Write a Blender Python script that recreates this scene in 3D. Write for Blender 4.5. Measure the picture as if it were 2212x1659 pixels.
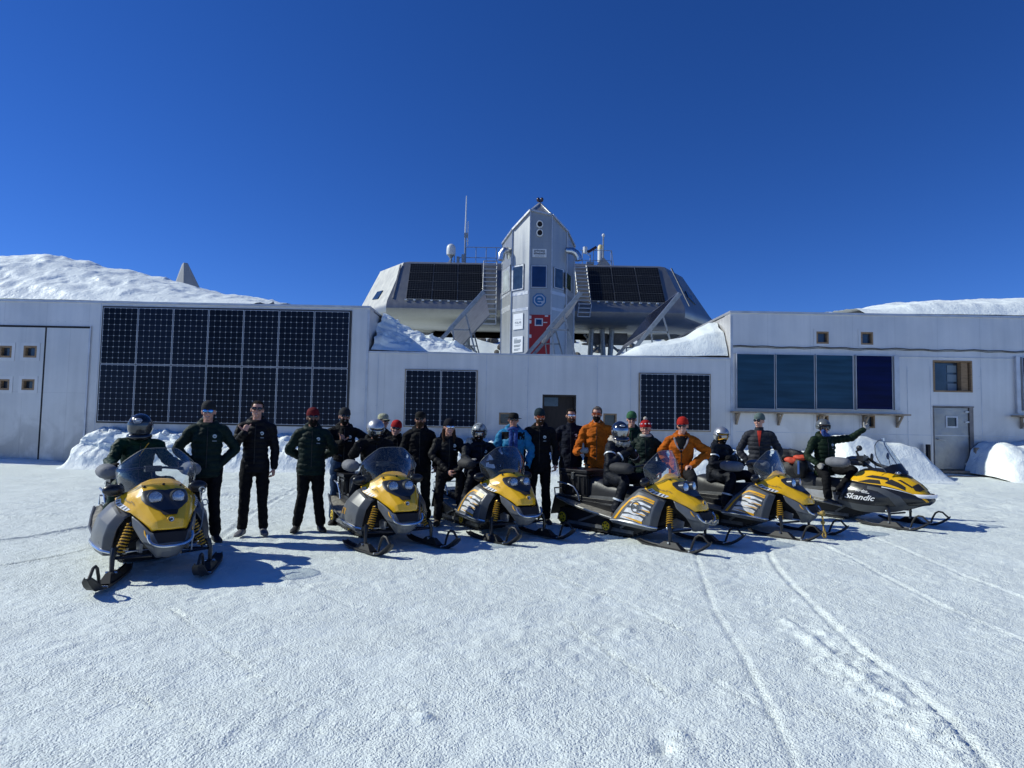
import bpy, bmesh, math, random
import numpy as np
from mathutils import Vector, Matrix, noise as mnoise
from mathutils.bvhtree import BVHTree
from mathutils.geometry import delaunay_2d_cdt

scene = bpy.context.scene
for o in list(bpy.data.objects):
    bpy.data.objects.remove(o)
R = math.radians

# ------------------------------------------------------------------ camera
CAM_H, FPX, HOR, ROLL = 1.65, 1329.0, 907.6, 0.0187      # eye height; focal, horizon in 2212-wide pixels
PITCH = math.atan((HOR - 829.5) / FPX)
cam_data = bpy.data.cameras.new('camera')
cam = bpy.data.objects.new('camera', cam_data)
scene.collection.objects.link(cam)
cam_data.sensor_width = 36.0
cam_data.lens = 36.0 * FPX / 2212.0
cam_data.clip_start = 0.1
cam_data.clip_end = 3000.0
CAM_ROT = Matrix.Rotation(math.pi / 2 + PITCH, 3, 'X') @ Matrix.Rotation(ROLL, 3, 'Z')
cam.matrix_world = Matrix.Translation((0, 0, CAM_H)) @ CAM_ROT.to_4x4()
scene.camera = cam

# ------------------------------------------------------------------ sun and sky
SUN_EL, SUN_AZ_TRAVEL = R(37), R(-7)          # light travels towards +X and a little towards the camera
sun_travel = Vector((math.cos(SUN_AZ_TRAVEL) * math.cos(SUN_EL), math.sin(SUN_AZ_TRAVEL) * math.cos(SUN_EL), -math.sin(SUN_EL)))
sd = bpy.data.lights.new('sun', 'SUN')
sd.energy = 4.2
sd.angle = R(0.5)
sd.color = (0.98, 1.0, 0.90)
sun = bpy.data.objects.new('sun', sd)
scene.collection.objects.link(sun)
sun.rotation_euler = sun_travel.to_track_quat('-Z', 'Y').to_euler()

world = bpy.data.worlds.new('World')
scene.world = world
world.use_nodes = True
wn = world.node_tree
wn.nodes.clear()
wo = wn.nodes.new('ShaderNodeOutputWorld')
wb = wn.nodes.new('ShaderNodeBackground')
sky = wn.nodes.new('ShaderNodeTexSky')
sky.sky_type = 'NISHITA'
sky.sun_disc = False
sky.sun_elevation = SUN_EL
to_sun = -sun_travel
sky.sun_rotation = math.atan2(to_sun.x, to_sun.y)
sky.altitude = 2500
sky.air_density = 1.0
sky.dust_density = 0.15
sky.ozone_density = 3.5
hs = wn.nodes.new('ShaderNodeHueSaturation')
hs.inputs['Saturation'].default_value = 1.22
hs.inputs['Value'].default_value = 1.0
hs.inputs['Hue'].default_value = 0.5
wb.inputs['Strength'].default_value = 0.1
wn.links.new(sky.outputs['Color'], hs.inputs['Color'])
tint = wn.nodes.new('ShaderNodeMix'); tint.data_type = 'RGBA'; tint.blend_type = 'MULTIPLY'
tint.inputs['Factor'].default_value = 1.0
tint.inputs['B'].default_value = (0.57, 0.72, 1.16, 1)          # polar air: deeper blue than the sky model gives
wn.links.new(hs.outputs['Color'], tint.inputs['A'])
wn.links.new(tint.outputs['Result'], wb.inputs['Color'])
wn.links.new(wb.outputs['Background'], wo.inputs['Surface'])

scene.view_settings.view_transform = 'Standard'
scene.view_settings.look = 'None'
scene.view_settings.exposure = 0.0
scene.view_settings.gamma = 1.0
scene.cycles.max_bounces = 8
scene.cycles.transparent_max_bounces = 12

rng = random.Random(7)
nrg = np.random.default_rng(11)

# ------------------------------------------------------------------ measuring: photograph pixel -> place
def ray(px, py):
    d = CAM_ROT @ Vector(((px - 1106) / FPX, -(py - 829.5) / FPX, -1))
    return d
def at(px, py, Y):
    d = ray(px, py)
    t = Y / d.y
    return Vector((d.x * t, Y, CAM_H + d.z * t))
def gnd(px, py, z=0.0):
    d = ray(px, py)
    t = (z - CAM_H) / d.z
    return Vector((d.x * t, d.y * t, z))

# ------------------------------------------------------------------ numpy noise
def _h(ix, iy, iz, seed):
    n = (ix * 374761393 + iy * 668265263 + iz * 2147483647 + seed * 974634777) & 0xFFFFFFFF
    n = ((n ^ (n >> 13)) * 1274126177) & 0xFFFFFFFF
    n = n ^ (n >> 16)
    return (n & 0xFFFF) / 65535.0
def vn(x, y, z=None, seed=0):
    x = np.asarray(x, float); y = np.asarray(y, float)
    z = np.zeros_like(x) if z is None else np.asarray(z, float)
    ix, iy, iz = (np.floor(a).astype(np.int64) for a in (x, y, z))
    fx, fy, fz = x - ix, y - iy, z - iz
    fx, fy, fz = (t * t * (3 - 2 * t) for t in (fx, fy, fz))
    r = 0
    for a in (0, 1):
        for b in (0, 1):
            for c in (0, 1):
                w = (fx if a else 1 - fx) * (fy if b else 1 - fy) * (fz if c else 1 - fz)
                r = r + w * _h(ix + a, iy + b, iz + c, seed)
    return r * 2 - 1
def fbm(x, y, z=None, octs=4, seed=0, gain=0.5):
    r = 0; a = 1.0; k = 1.0
    for i in range(octs):
        r = r + a * vn(x * k, y * k, None if z is None else z * k, seed + i * 17)
        a *= gain; k *= 2.03
    return r
def ridge(x, y, octs=3, seed=0):
    r = 0; a = 1.0; k = 1.0
    for i in range(octs):
        r = r + a * (1 - 2 * np.abs(vn(x * k, y * k, None, seed + i * 31)))
        a *= 0.5; k *= 2.1
    return r

# ------------------------------------------------------------------ objects
COL = scene.collection
def tag(o, label=None, cat=None, group=None, kind=None):
    if label: o['label'] = label
    if cat: o['category'] = cat
    if group: o['group'] = group
    if kind: o['kind'] = kind
    return o
def thing(name, label, cat, loc=(0, 0, 0), rz=0.0, group=None):
    o = bpy.data.objects.new(name, None)
    COL.objects.link(o)
    o.location = loc
    o.rotation_euler = (0, 0, rz)
    o.empty_display_size = 0.2
    return tag(o, label, cat, group)
def link(name, me, mat=None, parent=None, loc=None):
    o = bpy.data.objects.new(name, me)
    COL.objects.link(o)
    if parent: o.parent = parent
    if loc is not None: o.location = loc
    if mat is not None and len(me.materials) == 0:
        for m in (mat if isinstance(mat, (list, tuple)) else [mat]):
            me.materials.append(m)
    return o

class G:
    """collects verts / faces, then links them as ONE mesh object"""
    def __init__(s, off=(0, 0, 0)):
        s.v = []; s.f = []; s.mi = []; s.uv = []; s.off = Vector(off); s.has_uv = False
    def add(s, verts, faces, mi=0, uvs=None):
        b = len(s.v)
        s.v += [Vector(p) - s.off for p in verts]
        for k, f in enumerate(faces):
            s.f.append([b + i for i in f]); s.mi.append(mi)
            if uvs: s.uv.append(uvs[k]); s.has_uv = True
            else: s.uv.append([(0, 0)] * len(f))
    def box(s, c, d, rot=None, mi=0, taper=1.0):
        c = Vector(c); x, y, z = d[0] / 2, d[1] / 2, d[2] / 2
        vs = [Vector((a * x * (taper if e > 0 else 1), b * y * (taper if e > 0 else 1), e * z)) for e in (-1, 1) for a, b in ((-1, -1), (1, -1), (1, 1), (-1, 1))]
        if rot is not None: vs = [rot @ v for v in vs]
        s.add([v + c for v in vs], [(0, 3, 2, 1), (4, 5, 6, 7), (0, 1, 5, 4), (1, 2, 6, 5), (2, 3, 7, 6), (3, 0, 4, 7)], mi)
    def hexa(s, p, mi=0):
        """8 corners: bottom 4 then top 4"""
        s.add(p, [(0, 3, 2, 1), (4, 5, 6, 7), (0, 1, 5, 4), (1, 2, 6, 5), (2, 3, 7, 6), (3, 0, 4, 7)], mi)
    def bar(s, a, b, w, h=None, mi=0, up=(0, 0, 1)):
        a = Vector(a); b = Vector(b); h = h or w
        d = (b - a); L = d.length; d.normalize()
        u = Vector(up)
        if abs(d.dot(u)) > 0.97: u = Vector((0, 1, 0))
        x = d.cross(u).normalized(); y = x.cross(d)
        vs = [p + x * (i * w / 2) + y * (j * h / 2) for p in (a, b) for i, j in ((-1, -1), (1, -1), (1, 1), (-1, 1))]
        s.add(vs, [(0, 3, 2, 1), (4, 5, 6, 7), (0, 1, 5, 4), (1, 2, 6, 5), (2, 3, 7, 6), (3, 0, 4, 7)], mi)
    def loft(s, rings, mi=0, caps=True, closed=True):
        n = len(rings[0]); vs = [p for r in rings for p in r]; fs = []
        for i in range(len(rings) - 1):
            for j in range(n if closed else n - 1):
                k = (j + 1) % n
                fs.append((i * n + j, i * n + k, (i + 1) * n + k, (i + 1) * n + j))
        if caps:
            fs.append(tuple(range(n - 1, -1, -1)))
            fs.append(tuple((len(rings) - 1) * n + j for j in range(n)))
        s.add(vs, fs, mi)
    def tube(s, pts, rad, seg=10, mi=0, caps=True, rnd=False, flat=1.0, ref=None):
        pts = [Vector(p) for p in pts]
        if not isinstance(rad, (list, tuple)): rad = [rad] * len(pts)
        rad = list(rad)
        if rnd:                                  # rounded ends
            d0 = (pts[0] - pts[1]).normalized(); d1 = (pts[-1] - pts[-2]).normalized()
            a = [pts[0] + d0 * rad[0] * t for t in (0.97, 0.7, 0.35)]
            b = [pts[-1] + d1 * rad[-1] * t for t in (0.35, 0.7, 0.97)]
            rad = [rad[0] * 0.2, rad[0] * 0.7, rad[0] * 0.93] + rad + [rad[-1] * 0.93, rad[-1] * 0.7, rad[-1] * 0.2]
            pts = a + pts + b
        prev = None; rings = []
        for i, p in enumerate(pts):
            t = (pts[min(i + 1, len(pts) - 1)] - pts[max(i - 1, 0)]).normalized()
            if prev is None:
                u = Vector(ref) if ref else (Vector((0, 0, 1)) if abs(t.z) < 0.9 else Vector((0, 1, 0)))
                x = t.cross(u).normalized()
            else:
                x = (prev - t * prev.dot(t)).normalized()
            prev = x; y = t.cross(x)
            rings.append([p + x * (math.cos(2 * math.pi * k / seg) * rad[i]) + y * (math.sin(2 * math.pi * k / seg) * rad[i] * flat) for k in range(seg)])
        s.loft(rings, mi, caps)
    def ell(s, c, r, seg=16, rings=10, rot=None, mi=0, cut=None):
        c = Vector(c); vs = []; fs = []
        for i in range(rings + 1):
            th = math.pi * i / rings
            for j in range(seg):
                ph = 2 * math.pi * j / seg
                p = Vector((r[0] * math.sin(th) * math.cos(ph), r[1] * math.sin(th) * math.sin(ph), r[2] * math.cos(th)))
                vs.append(p)
        for i in range(rings):
            for j in range(seg):
                k = (j + 1) % seg
                f = (i * seg + j, (i + 1) * seg + j, (i + 1) * seg + k, i * seg + k)
                if cut and cut(sum((vs[q] for q in f), Vector()) / 4): continue
                fs.append(f)
        if rot is not None: vs = [rot @ v for v in vs]
        s.add([v + c for v in vs], fs, mi)
    def cyl(s, a, b, r0, r1=None, seg=16, mi=0):
        s.tube([a, b], [r0, r0 if r1 is None else r1], seg, mi)
    def prism(s, poly, d, mi=0):
        """poly: list of 3D points in a plane, extruded by vector d"""
        n = len(poly); d = Vector(d)
        vs = [Vector(p) for p in poly] + [Vector(p) + d for p in poly]
        fs = [tuple(range(n - 1, -1, -1)), tuple(range(n, 2 * n))] + [(i, (i + 1) % n, n + (i + 1) % n, n + i) for i in range(n)]
        s.add(vs, fs, mi)
    def grid(s, P, mi=0, uv=None):
        """P: rows x cols of points"""
        r, c = len(P), len(P[0])
        vs = [p for row in P for p in row]
        fs = [(i * c + j, i * c + j + 1, (i + 1) * c + j + 1, (i + 1) * c + j) for i in range(r - 1) for j in range(c - 1)]
        s.add(vs, fs, mi)
    def mesh(s, name, mats=None, smooth=False, weld=True, bevel=0.0):
        me = bpy.data.meshes.new(name)
        me.from_pydata([tuple(p) for p in s.v], [], s.f)
        me.polygons.foreach_set('material_index', s.mi)
        if s.has_uv:
            l = me.uv_layers.new(name='UVMap')
            l.data.foreach_set('uv', [c for f in s.uv for p in f for c in p])
        bm = bmesh.new(); bm.from_mesh(me)
        if weld: bmesh.ops.remove_doubles(bm, verts=bm.verts, dist=1e-5)
        bmesh.ops.dissolve_degenerate(bm, dist=1e-6, edges=bm.edges)
        bmesh.ops.recalc_face_normals(bm, faces=bm.faces)
        if bevel > 0:
            es = [e for e in bm.edges if len(e.link_faces) == 2 and e.calc_face_angle() > R(35)]
            try: bmesh.ops.bevel(bm, geom=es, offset=bevel, segments=2, profile=0.6, affect='EDGES', clamp_overlap=True)
            except Exception: pass
        if smooth:
            for f in bm.faces: f.smooth = True
            for e in bm.edges:
                if len(e.link_faces) == 2 and e.calc_face_angle(0) > R(smooth if smooth is not True else 42): e.smooth = False
        bm.to_mesh(me); bm.free()
        for m in (mats if isinstance(mats, (list, tuple)) else [mats] if mats else []): me.materials.append(m)
        return me
    def build(s, name, mats, parent=None, smooth=False, bevel=0.0, weld=True, loc=None):
        return link(name, s.mesh(name, mats, smooth, weld, bevel), None, parent, loc)

def remesh(g, name, mats, voxel, sm=2, parent=None, disp=None, loc=None):
    me = g.mesh(name + '_raw', None, weld=False)
    o = bpy.data.objects.new('tmp', me); COL.objects.link(o)
    m = o.modifiers.new('r', 'REMESH'); m.mode = 'VOXEL'; m.voxel_size = voxel
    if sm:
        k = o.modifiers.new('s', 'SMOOTH'); k.factor = 0.5; k.iterations = sm
    dg = bpy.context.evaluated_depsgraph_get()
    out = bpy.data.meshes.new_from_object(o.evaluated_get(dg))
    bpy.data.objects.remove(o); bpy.data.meshes.remove(me)
    out.name = name
    if disp:
        n = len(out.vertices)
        co = np.empty(n * 3); out.vertices.foreach_get('co', co); co = co.reshape(-1, 3)
        no = np.empty(n * 3); out.vertices.foreach_get('normal', no); no = no.reshape(-1, 3)
        d = disp(co, no)
        out.vertices.foreach_set('co', (co + no * d[:, None]).ravel())
        out.update()
    out.polygons.foreach_set('use_smooth', [True] * len(out.polygons))
    out.materials.clear()
    for mm in (mats if isinstance(mats, (list, tuple)) else [mats]): out.materials.append(mm)
    return link(name, out, None, parent, loc)

def text_mesh(txt, size=1.0, font_bold=0.0, shear=0.0, align='CENTER', space=1.0):
    cu = bpy.data.curves.new('t', 'FONT'); cu.body = txt; cu.size = size
    cu.align_x = align; cu.align_y = 'CENTER'; cu.offset = font_bold; cu.shear = shear; cu.space_character = space
    cu.resolution_u = 3
    o = bpy.data.objects.new('t', cu); COL.objects.link(o)
    dg = bpy.context.evaluated_depsgraph_get()
    me = bpy.data.meshes.new_from_object(o.evaluated_get(dg))
    bpy.data.objects.remove(o); bpy.data.curves.remove(cu)
    vs = [v.co.copy() for v in me.vertices]; fs = [tuple(p.vertices) for p in me.polygons]
    bpy.data.meshes.remove(me)
    return vs, fs

# ------------------------------------------------------------------ materials
MATS = {}
def mat(name, col, rough=0.5, metal=0.0, var=0.0, vscale=5.0, bump=0.0, bscale=40.0, bdist=0.01, spec=0.5, coat=0.0, col2=None, detail=4.0, stretch=None, sheen=0.0, rvar=0.0):
    m = bpy.data.materials.new(name); m.use_nodes = True
    nt = m.node_tree; b = nt.nodes['Principled BSDF']
    b.inputs['Base Color'].default_value = (*col, 1)
    b.inputs['Roughness'].default_value = rough
    b.inputs['Metallic'].default_value = metal
    b.inputs['Specular IOR Level'].default_value = spec
    b.inputs['Coat Weight'].default_value = coat
    b.inputs['Coat Roughness'].default_value = 0.08
    if sheen: b.inputs['Sheen Weight'].default_value = sheen
    tc = nt.nodes.new('ShaderNodeTexCoord')
    src = tc.outputs['Object']
    if stretch:
        mp = nt.nodes.new('ShaderNodeMapping'); mp.inputs['Scale'].default_value = stretch
        nt.links.new(src, mp.inputs['Vector']); src = mp.outputs['Vector']
    if var or col2 or rvar:
        n = nt.nodes.new('ShaderNodeTexNoise'); n.inputs['Scale'].default_value = vscale; n.inputs['Detail'].default_value = detail
        nt.links.new(src, n.inputs['Vector'])
        mr = nt.nodes.new('ShaderNodeMapRange'); mr.inputs['From Min'].default_value = 0.3; mr.inputs['From Max'].default_value = 0.7
        nt.links.new(n.outputs['Fac'], mr.inputs['Value'])
        if var or col2:
            mx = nt.nodes.new('ShaderNodeMix'); mx.data_type = 'RGBA'
            c2 = col2 if col2 else tuple(min(1, c * (1 + var)) for c in col)
            c1 = col if col2 else tuple(c * (1 - var) for c in col)
            mx.inputs['A'].default_value = (*c1, 1); mx.inputs['B'].default_value = (*c2, 1)
            nt.links.new(mr.outputs['Result'], mx.inputs['Factor'])
            nt.links.new(mx.outputs['Result'], b.inputs['Base Color'])
        if rvar:
            r2 = nt.nodes.new('ShaderNodeMapRange'); r2.inputs['To Min'].default_value = max(0.02, rough - rvar); r2.inputs['To Max'].default_value = rough + rvar
            nt.links.new(mr.outputs['Result'], r2.inputs['Value']); nt.links.new(r2.outputs['Result'], b.inputs['Roughness'])
    if bump:
        n2 = nt.nodes.new('ShaderNodeTexNoise'); n2.inputs['Scale'].default_value = bscale; n2.inputs['Detail'].default_value = 3
        nt.links.new(src, n2.inputs['Vector'])
        bp = nt.nodes.new('ShaderNodeBump'); bp.inputs['Strength'].default_value = bump; bp.inputs['Distance'].default_value = bdist
        nt.links.new(n2.outputs['Fac'], bp.inputs['Height']); nt.links.new(bp.outputs['Normal'], b.inputs['Normal'])
    MATS[name] = m
    return m
def N(nt, t, **kw):
    n = nt.nodes.new(t)
    for k, v in kw.items():
        if k in n.inputs: n.inputs[k].default_value = v
        else: setattr(n, k, v)
    return n
def MATH(nt, op, a, b=None, c=None):
    n = nt.nodes.new('ShaderNodeMath'); n.operation = op
    for i, x in enumerate((a, b, c)):
        if x is None: continue
        if isinstance(x, (int, float)): n.inputs[i].default_value = x
        else: nt.links.new(x, n.inputs[i])
    return n.outputs[0]

def snow_material(name, fine=1.0, coarse=1.0, base=(0.80, 0.86, 0.825)):
    m = bpy.data.materials.new(name); m.use_nodes = True; nt = m.node_tree; b = nt.nodes['Principled BSDF']
    b.inputs['Roughness'].default_value = 0.55; b.inputs['Specular IOR Level'].default_value = 0.3
    tc = nt.nodes.new('ShaderNodeTexCoord'); v = tc.outputs['Object']
    n1 = N(nt, 'ShaderNodeTexNoise', Scale=0.9, Detail=5.0); nt.links.new(v, n1.inputs['Vector'])
    mx = N(nt, 'ShaderNodeMix', data_type='RGBA')
    mx.inputs['A'].default_value = (*[c * 0.95 for c in base], 1); mx.inputs['B'].default_value = (*[min(1, c * 1.05) for c in base], 1)
    nt.links.new(n1.outputs['Fac'], mx.inputs['Factor']); nt.links.new(mx.outputs['Result'], b.inputs['Base Color'])
    # wind-packed grains, pits and crumbs
    vo = N(nt, 'ShaderNodeTexNoise', Scale=60.0 * fine, Detail=2.5, Roughness=0.6, Distortion=0.15); nt.links.new(v, vo.inputs['Vector'])
    n2 = N(nt, 'ShaderNodeTexNoise', Scale=12.0 * fine, Detail=4.0, Roughness=0.6); nt.links.new(v, n2.inputs['Vector'])
    n3 = N(nt, 'ShaderNodeTexNoise', Scale=110.0 * fine, Detail=2.0); nt.links.new(v, n3.inputs['Vector'])
    pv_ = N(nt, 'ShaderNodeTexVoronoi', Scale=54.0 * fine); nt.links.new(v, pv_.inputs['Vector'])
    pit = MATH(nt, 'MULTIPLY', MATH(nt, 'SMOOTH_MIN', pv_.outputs['Distance'], 0.34, 0.10), 0.022 * coarse)
    h = MATH(nt, 'MULTIPLY_ADD', vo.outputs['Fac'], 0.016 * coarse, MATH(nt, 'MULTIPLY_ADD', n2.outputs['Fac'], 0.019 * coarse, MATH(nt, 'MULTIPLY', n3.outputs['Fac'], 0.004)))
    h = MATH(nt, 'ADD', h, pit)
    n4 = N(nt, 'ShaderNodeTexNoise', Scale=1.7, Detail=3.0); nt.links.new(v, n4.inputs['Vector'])
    mm = N(nt, 'ShaderNodeMapRange'); mm.inputs['From Min'].default_value = 0.36; mm.inputs['From Max'].default_value = 0.56; mm.inputs['To Min'].default_value = 0.75; mm.inputs['To Max'].default_value = 1.1
    nt.links.new(n4.outputs['Fac'], mm.inputs['Value']); h = MATH(nt, 'MULTIPLY', h, mm.outputs['Result'])
    bp = N(nt, 'ShaderNodeBump', Strength=1.0, Distance=1.0); nt.links.new(h, bp.inputs['Height']); nt.links.new(bp.outputs['Normal'], b.inputs['Normal'])
    return m
M_SNOW = snow_material('packed_snow')
M_BANK = snow_material('piled_snow', 0.35, 1.0, (0.83, 0.88, 0.86))
M_HILL = snow_material('wind_snow', 0.12, 1.0, (0.84, 0.89, 0.87))

def cladding(name, col, seam_x=1.25, seam_z=0.0, metal=0.55, rough=0.42, stain=0.34, grime=False):
    """metal sheet cladding: faint vertical sheet joints, streaks and blotches"""
    m = bpy.data.materials.new(name); m.use_nodes = True; nt = m.node_tree; b = nt.nodes['Principled BSDF']
    b.inputs['Metallic'].default_value = metal
    tc = nt.nodes.new('ShaderNodeTexCoord'); v = tc.outputs['Object']
    sp = nt.nodes.new('ShaderNodeSeparateXYZ'); nt.links.new(v, sp.inputs['Vector'])
    def seam(axis, period, w):
        f = MATH(nt, 'FRACT', MATH(nt, 'DIVIDE', sp.outputs[axis], period))
        return MATH(nt, 'LESS_THAN', f, w / period)
    s = seam('X', seam_x, 0.014)
    if seam_z: s = MATH(nt, 'MAXIMUM', s, seam('Z', seam_z, 0.014))
    n = N(nt, 'ShaderNodeTexNoise', Scale=0.55, Detail=6.0, Roughness=0.6); nt.links.new(v, n.inputs['Vector'])
    mp = N(nt, 'ShaderNodeMapping'); mp.inputs['Scale'].default_value = (5, 5, 0.35); nt.links.new(v, mp.inputs['Vector'])
    n2 = N(nt, 'ShaderNodeTexNoise', Scale=1.0, Detail=4.0); nt.links.new(mp.outputs['Vector'], n2.inputs['Vector'])
    # each sheet a slightly different tone
    cell = N(nt, 'ShaderNodeTexWhiteNoise', noise_dimensions='1D'); nt.links.new(MATH(nt, 'FLOOR', MATH(nt, 'DIVIDE', sp.outputs['X'], seam_x)), cell.inputs['W'])
    f = MATH(nt, 'ADD', MATH(nt, 'MULTIPLY', n.outputs['Fac'], 0.6), MATH(nt, 'MULTIPLY', n2.outputs['Fac'], 0.4))
    f = MATH(nt, 'ADD', MATH(nt, 'MULTIPLY', MATH(nt, 'SUBTRACT', f, 0.5), stain * 2.2), MATH(nt, 'MULTIPLY', MATH(nt, 'SUBTRACT', cell.outputs['Value'], 0.5), 0.05))
    f = MATH(nt, 'SUBTRACT', MATH(nt, 'ADD', f, 1.0), MATH(nt, 'MULTIPLY', s, 0.12))
    if grime:
        low = N(nt, 'ShaderNodeMapRange'); low.inputs['From Min'].default_value = 2.3; low.inputs['From Max'].default_value = 0.5; nt.links.new(sp.outputs['Z'], low.inputs['Value'])
        n5 = N(nt, 'ShaderNodeTexNoise', Scale=0.8, Detail=5.0, Roughness=0.55, Distortion=0.8); nt.links.new(v, n5.inputs['Vector'])
        th = N(nt, 'ShaderNodeMapRange'); th.inputs['From Min'].default_value = 0.47; th.inputs['From Max'].default_value = 0.58; nt.links.new(n5.outputs['Fac'], th.inputs['Value'])
        f = MATH(nt, 'SUBTRACT', f, MATH(nt, 'MULTIPLY', MATH(nt, 'MULTIPLY', low.outputs['Result'], th.outputs['Result']), 0.30))
    hsv = N(nt, 'ShaderNodeHueSaturation'); hsv.inputs['Color'].default_value = (*col, 1); nt.links.new(f, hsv.inputs['Value'])
    nt.links.new(hsv.outputs['Color'], b.inputs['Base Color'])
    rr = MATH(nt, 'MULTIPLY_ADD', n2.outputs['Fac'], 0.25, rough - 0.12); nt.links.new(rr, b.inputs['Roughness'])
    bp = N(nt, 'ShaderNodeBump', Strength=0.25, Distance=0.012); nt.links.new(n.outputs['Fac'], bp.inputs['Height']); nt.links.new(bp.outputs['Normal'], b.inputs['Normal'])
    MATS[name] = m
    return m
M_WALL = cladding('grey_metal_cladding', (0.64, 0.62, 0.60), grime=True)
M_DOORM = cladding('door_sheet', (0.59, 0.575, 0.555), 1.3, 2.2, stain=0.32, grime=True)
M_HULL = cladding('stainless_hull', (0.29, 0.295, 0.29), 2.4, 0, metal=0.8, rough=0.44, stain=0.30)
M_TOWER = cladding('tower_sheet', (0.36, 0.37, 0.37), 1.9, 1.4, metal=0.6, rough=0.42, stain=0.26)

def pv_material(name, cell=(0.004, 0.006, 0.012), line=(0.15, 0.165, 0.19), lw=0.028, dots=True, rough=0.15):
    """solar cells: uv is measured in cells"""
    m = bpy.data.materials.new(name); m.use_nodes = True; nt = m.node_tree; b = nt.nodes['Principled BSDF']
    uv = N(nt, 'ShaderNodeUVMap'); sp = nt.nodes.new('ShaderNodeSeparateXYZ'); nt.links.new(uv.outputs['UV'], sp.inputs['Vector'])
    fx = MATH(nt, 'FRACT', sp.outputs['X']); fy = MATH(nt, 'FRACT', sp.outputs['Y'])
    ax = MATH(nt, 'ABSOLUTE', MATH(nt, 'SUBTRACT', fx, 0.5)); ay = MATH(nt, 'ABSOLUTE', MATH(nt, 'SUBTRACT', fy, 0.5))
    ln = MATH(nt, 'GREATER_THAN', MATH(nt, 'MAXIMUM', ax, ay), 0.5 - lw / 2)
    dt = MATH(nt, 'GREATER_THAN', MATH(nt, 'ADD', ax, ay), 1.0 - 0.125)
    wn_ = N(nt, 'ShaderNodeTexWhiteNoise', noise_dimensions='2D')
    fl = nt.nodes.new('ShaderNodeVectorMath'); fl.operation = 'FLOOR'; nt.links.new(uv.outputs['UV'], fl.inputs[0]); nt.links.new(fl.outputs['Vector'], wn_.inputs['Vector'])
    mA = N(nt, 'ShaderNodeMix', data_type='RGBA'); mA.inputs['A'].default_value = (*cell, 1); mA.inputs['B'].default_value = (*[c * 2.6 for c in cell], 1)
    oi = nt.nodes.new('ShaderNodeObjectInfo')
    nt.links.new(MATH(nt, 'MULTIPLY_ADD', oi.outputs['Random'], 0.7, MATH(nt, 'MULTIPLY', wn_.outputs['Value'], 0.3)), mA.inputs['Factor'])
    mB = N(nt, 'ShaderNodeMix', data_type='RGBA'); mB.inputs['B'].default_value = (*line, 1)
    nt.links.new(mA.outputs['Result'], mB.inputs['A']); nt.links.new(ln, mB.inputs['Factor'])
    out = mB.outputs['Result']
    if dots:
        mC = N(nt, 'ShaderNodeMix', data_type='RGBA'); mC.inputs['B'].default_value = (0.42, 0.45, 0.49, 1)
        nt.links.new(out, mC.inputs['A']); nt.links.new(dt, mC.inputs['Factor']); out = mC.outputs['Result']
    nt.links.new(out, b.inputs['Base Color'])
    b.inputs['Roughness'].default_value = rough
    b.inputs['Specular IOR Level'].default_value = 0.10
    MATS[name] = m
    return m
M_PV = pv_material('solar_cells')
M_PV2 = pv_material('solar_cells_small', cell=(0.003, 0.004, 0.006), line=(0.085, 0.09, 0.10), lw=0.08, dots=False, rough=0.3)

M_TRIM = mat('trim_metal', (0.50, 0.51, 0.54), 0.4, 0.6, var=0.15, vscale=3)
M_ALU = mat('aluminium', (0.50, 0.51, 0.52), 0.42, 0.6, var=0.12, vscale=6, rvar=0.1)
M_GALV = mat('galvanised_steel', (0.30, 0.32, 0.33), 0.5, 0.5, var=0.2, vscale=9)
M_DARKGAP = mat('dark_gap', (0.012, 0.01, 0.012), 0.8)
M_WOOD = mat('weathered_wood', (0.26, 0.17, 0.095), 0.7, var=0.3, vscale=6, stretch=(1, 1, 8), bump=0.4, bscale=30)
M_WOODG = mat('grey_brown_wood', (0.30, 0.235, 0.17), 0.75, var=0.35, vscale=5, bump=0.4, bscale=30)
M_WOODD = mat('dark_wood', (0.020, 0.013, 0.010), 0.7, var=0.3, vscale=3, stretch=(6, 6, 1))
M_GLASS = mat('window_glass', (0.025, 0.042, 0.068), 0.06, 0.0, var=0.4, vscale=2.5, spec=0.8)
M_GLASSB = mat('blue_window_glass', (0.010, 0.028, 0.085), 0.05, 0.1, var=0.3, vscale=1.5, spec=0.8)
M_COLL = mat('solar_collector_glass', (0.015, 0.052, 0.095), 0.25, 0.0, var=0.35, vscale=1.2, stretch=(0.5, 1, 5), spec=0.15)
M_COLLB = mat('deep_blue_collector', (0.001, 0.004, 0.045), 0.25, 0.0, var=0.4, vscale=1.2, stretch=(0.5, 1, 5), spec=0.12)
M_RED = mat('red_door_paint', (0.33, 0.012, 0.010), 0.45, var=0.12, vscale=2)
M_WHITE = mat('white_paint', (0.66, 0.68, 0.68), 0.45, var=0.04, vscale=3)
M_PAPER = mat('white_card', (0.80, 0.82, 0.84), 0.5)
M_BLACK = mat('black_rubber', (0.012, 0.012, 0.013), 0.55, var=0.3, vscale=8)
M_BLKPL = mat('black_plastic', (0.014, 0.014, 0.016), 0.33, var=0.3, vscale=6, rvar=0.1)
M_INK = mat('dark_print', (0.05, 0.06, 0.07), 0.6)
M_INKG = mat('grey_print', (0.30, 0.34, 0.37), 0.6)
M_LOGO = mat('logo_blue', (0.02, 0.14, 0.32), 0.5)
M_CREAM = mat('cream_cap', (0.70, 0.58, 0.30), 0.5)
M_YEL = mat('yellow_gelcoat', (0.82, 0.455, 0.006), 0.28, var=0.06, vscale=5, coat=0.6, rvar=0.08)
M_YEL2 = mat('yellow_mark', (0.80, 0.40, 0.01), 0.4)
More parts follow.
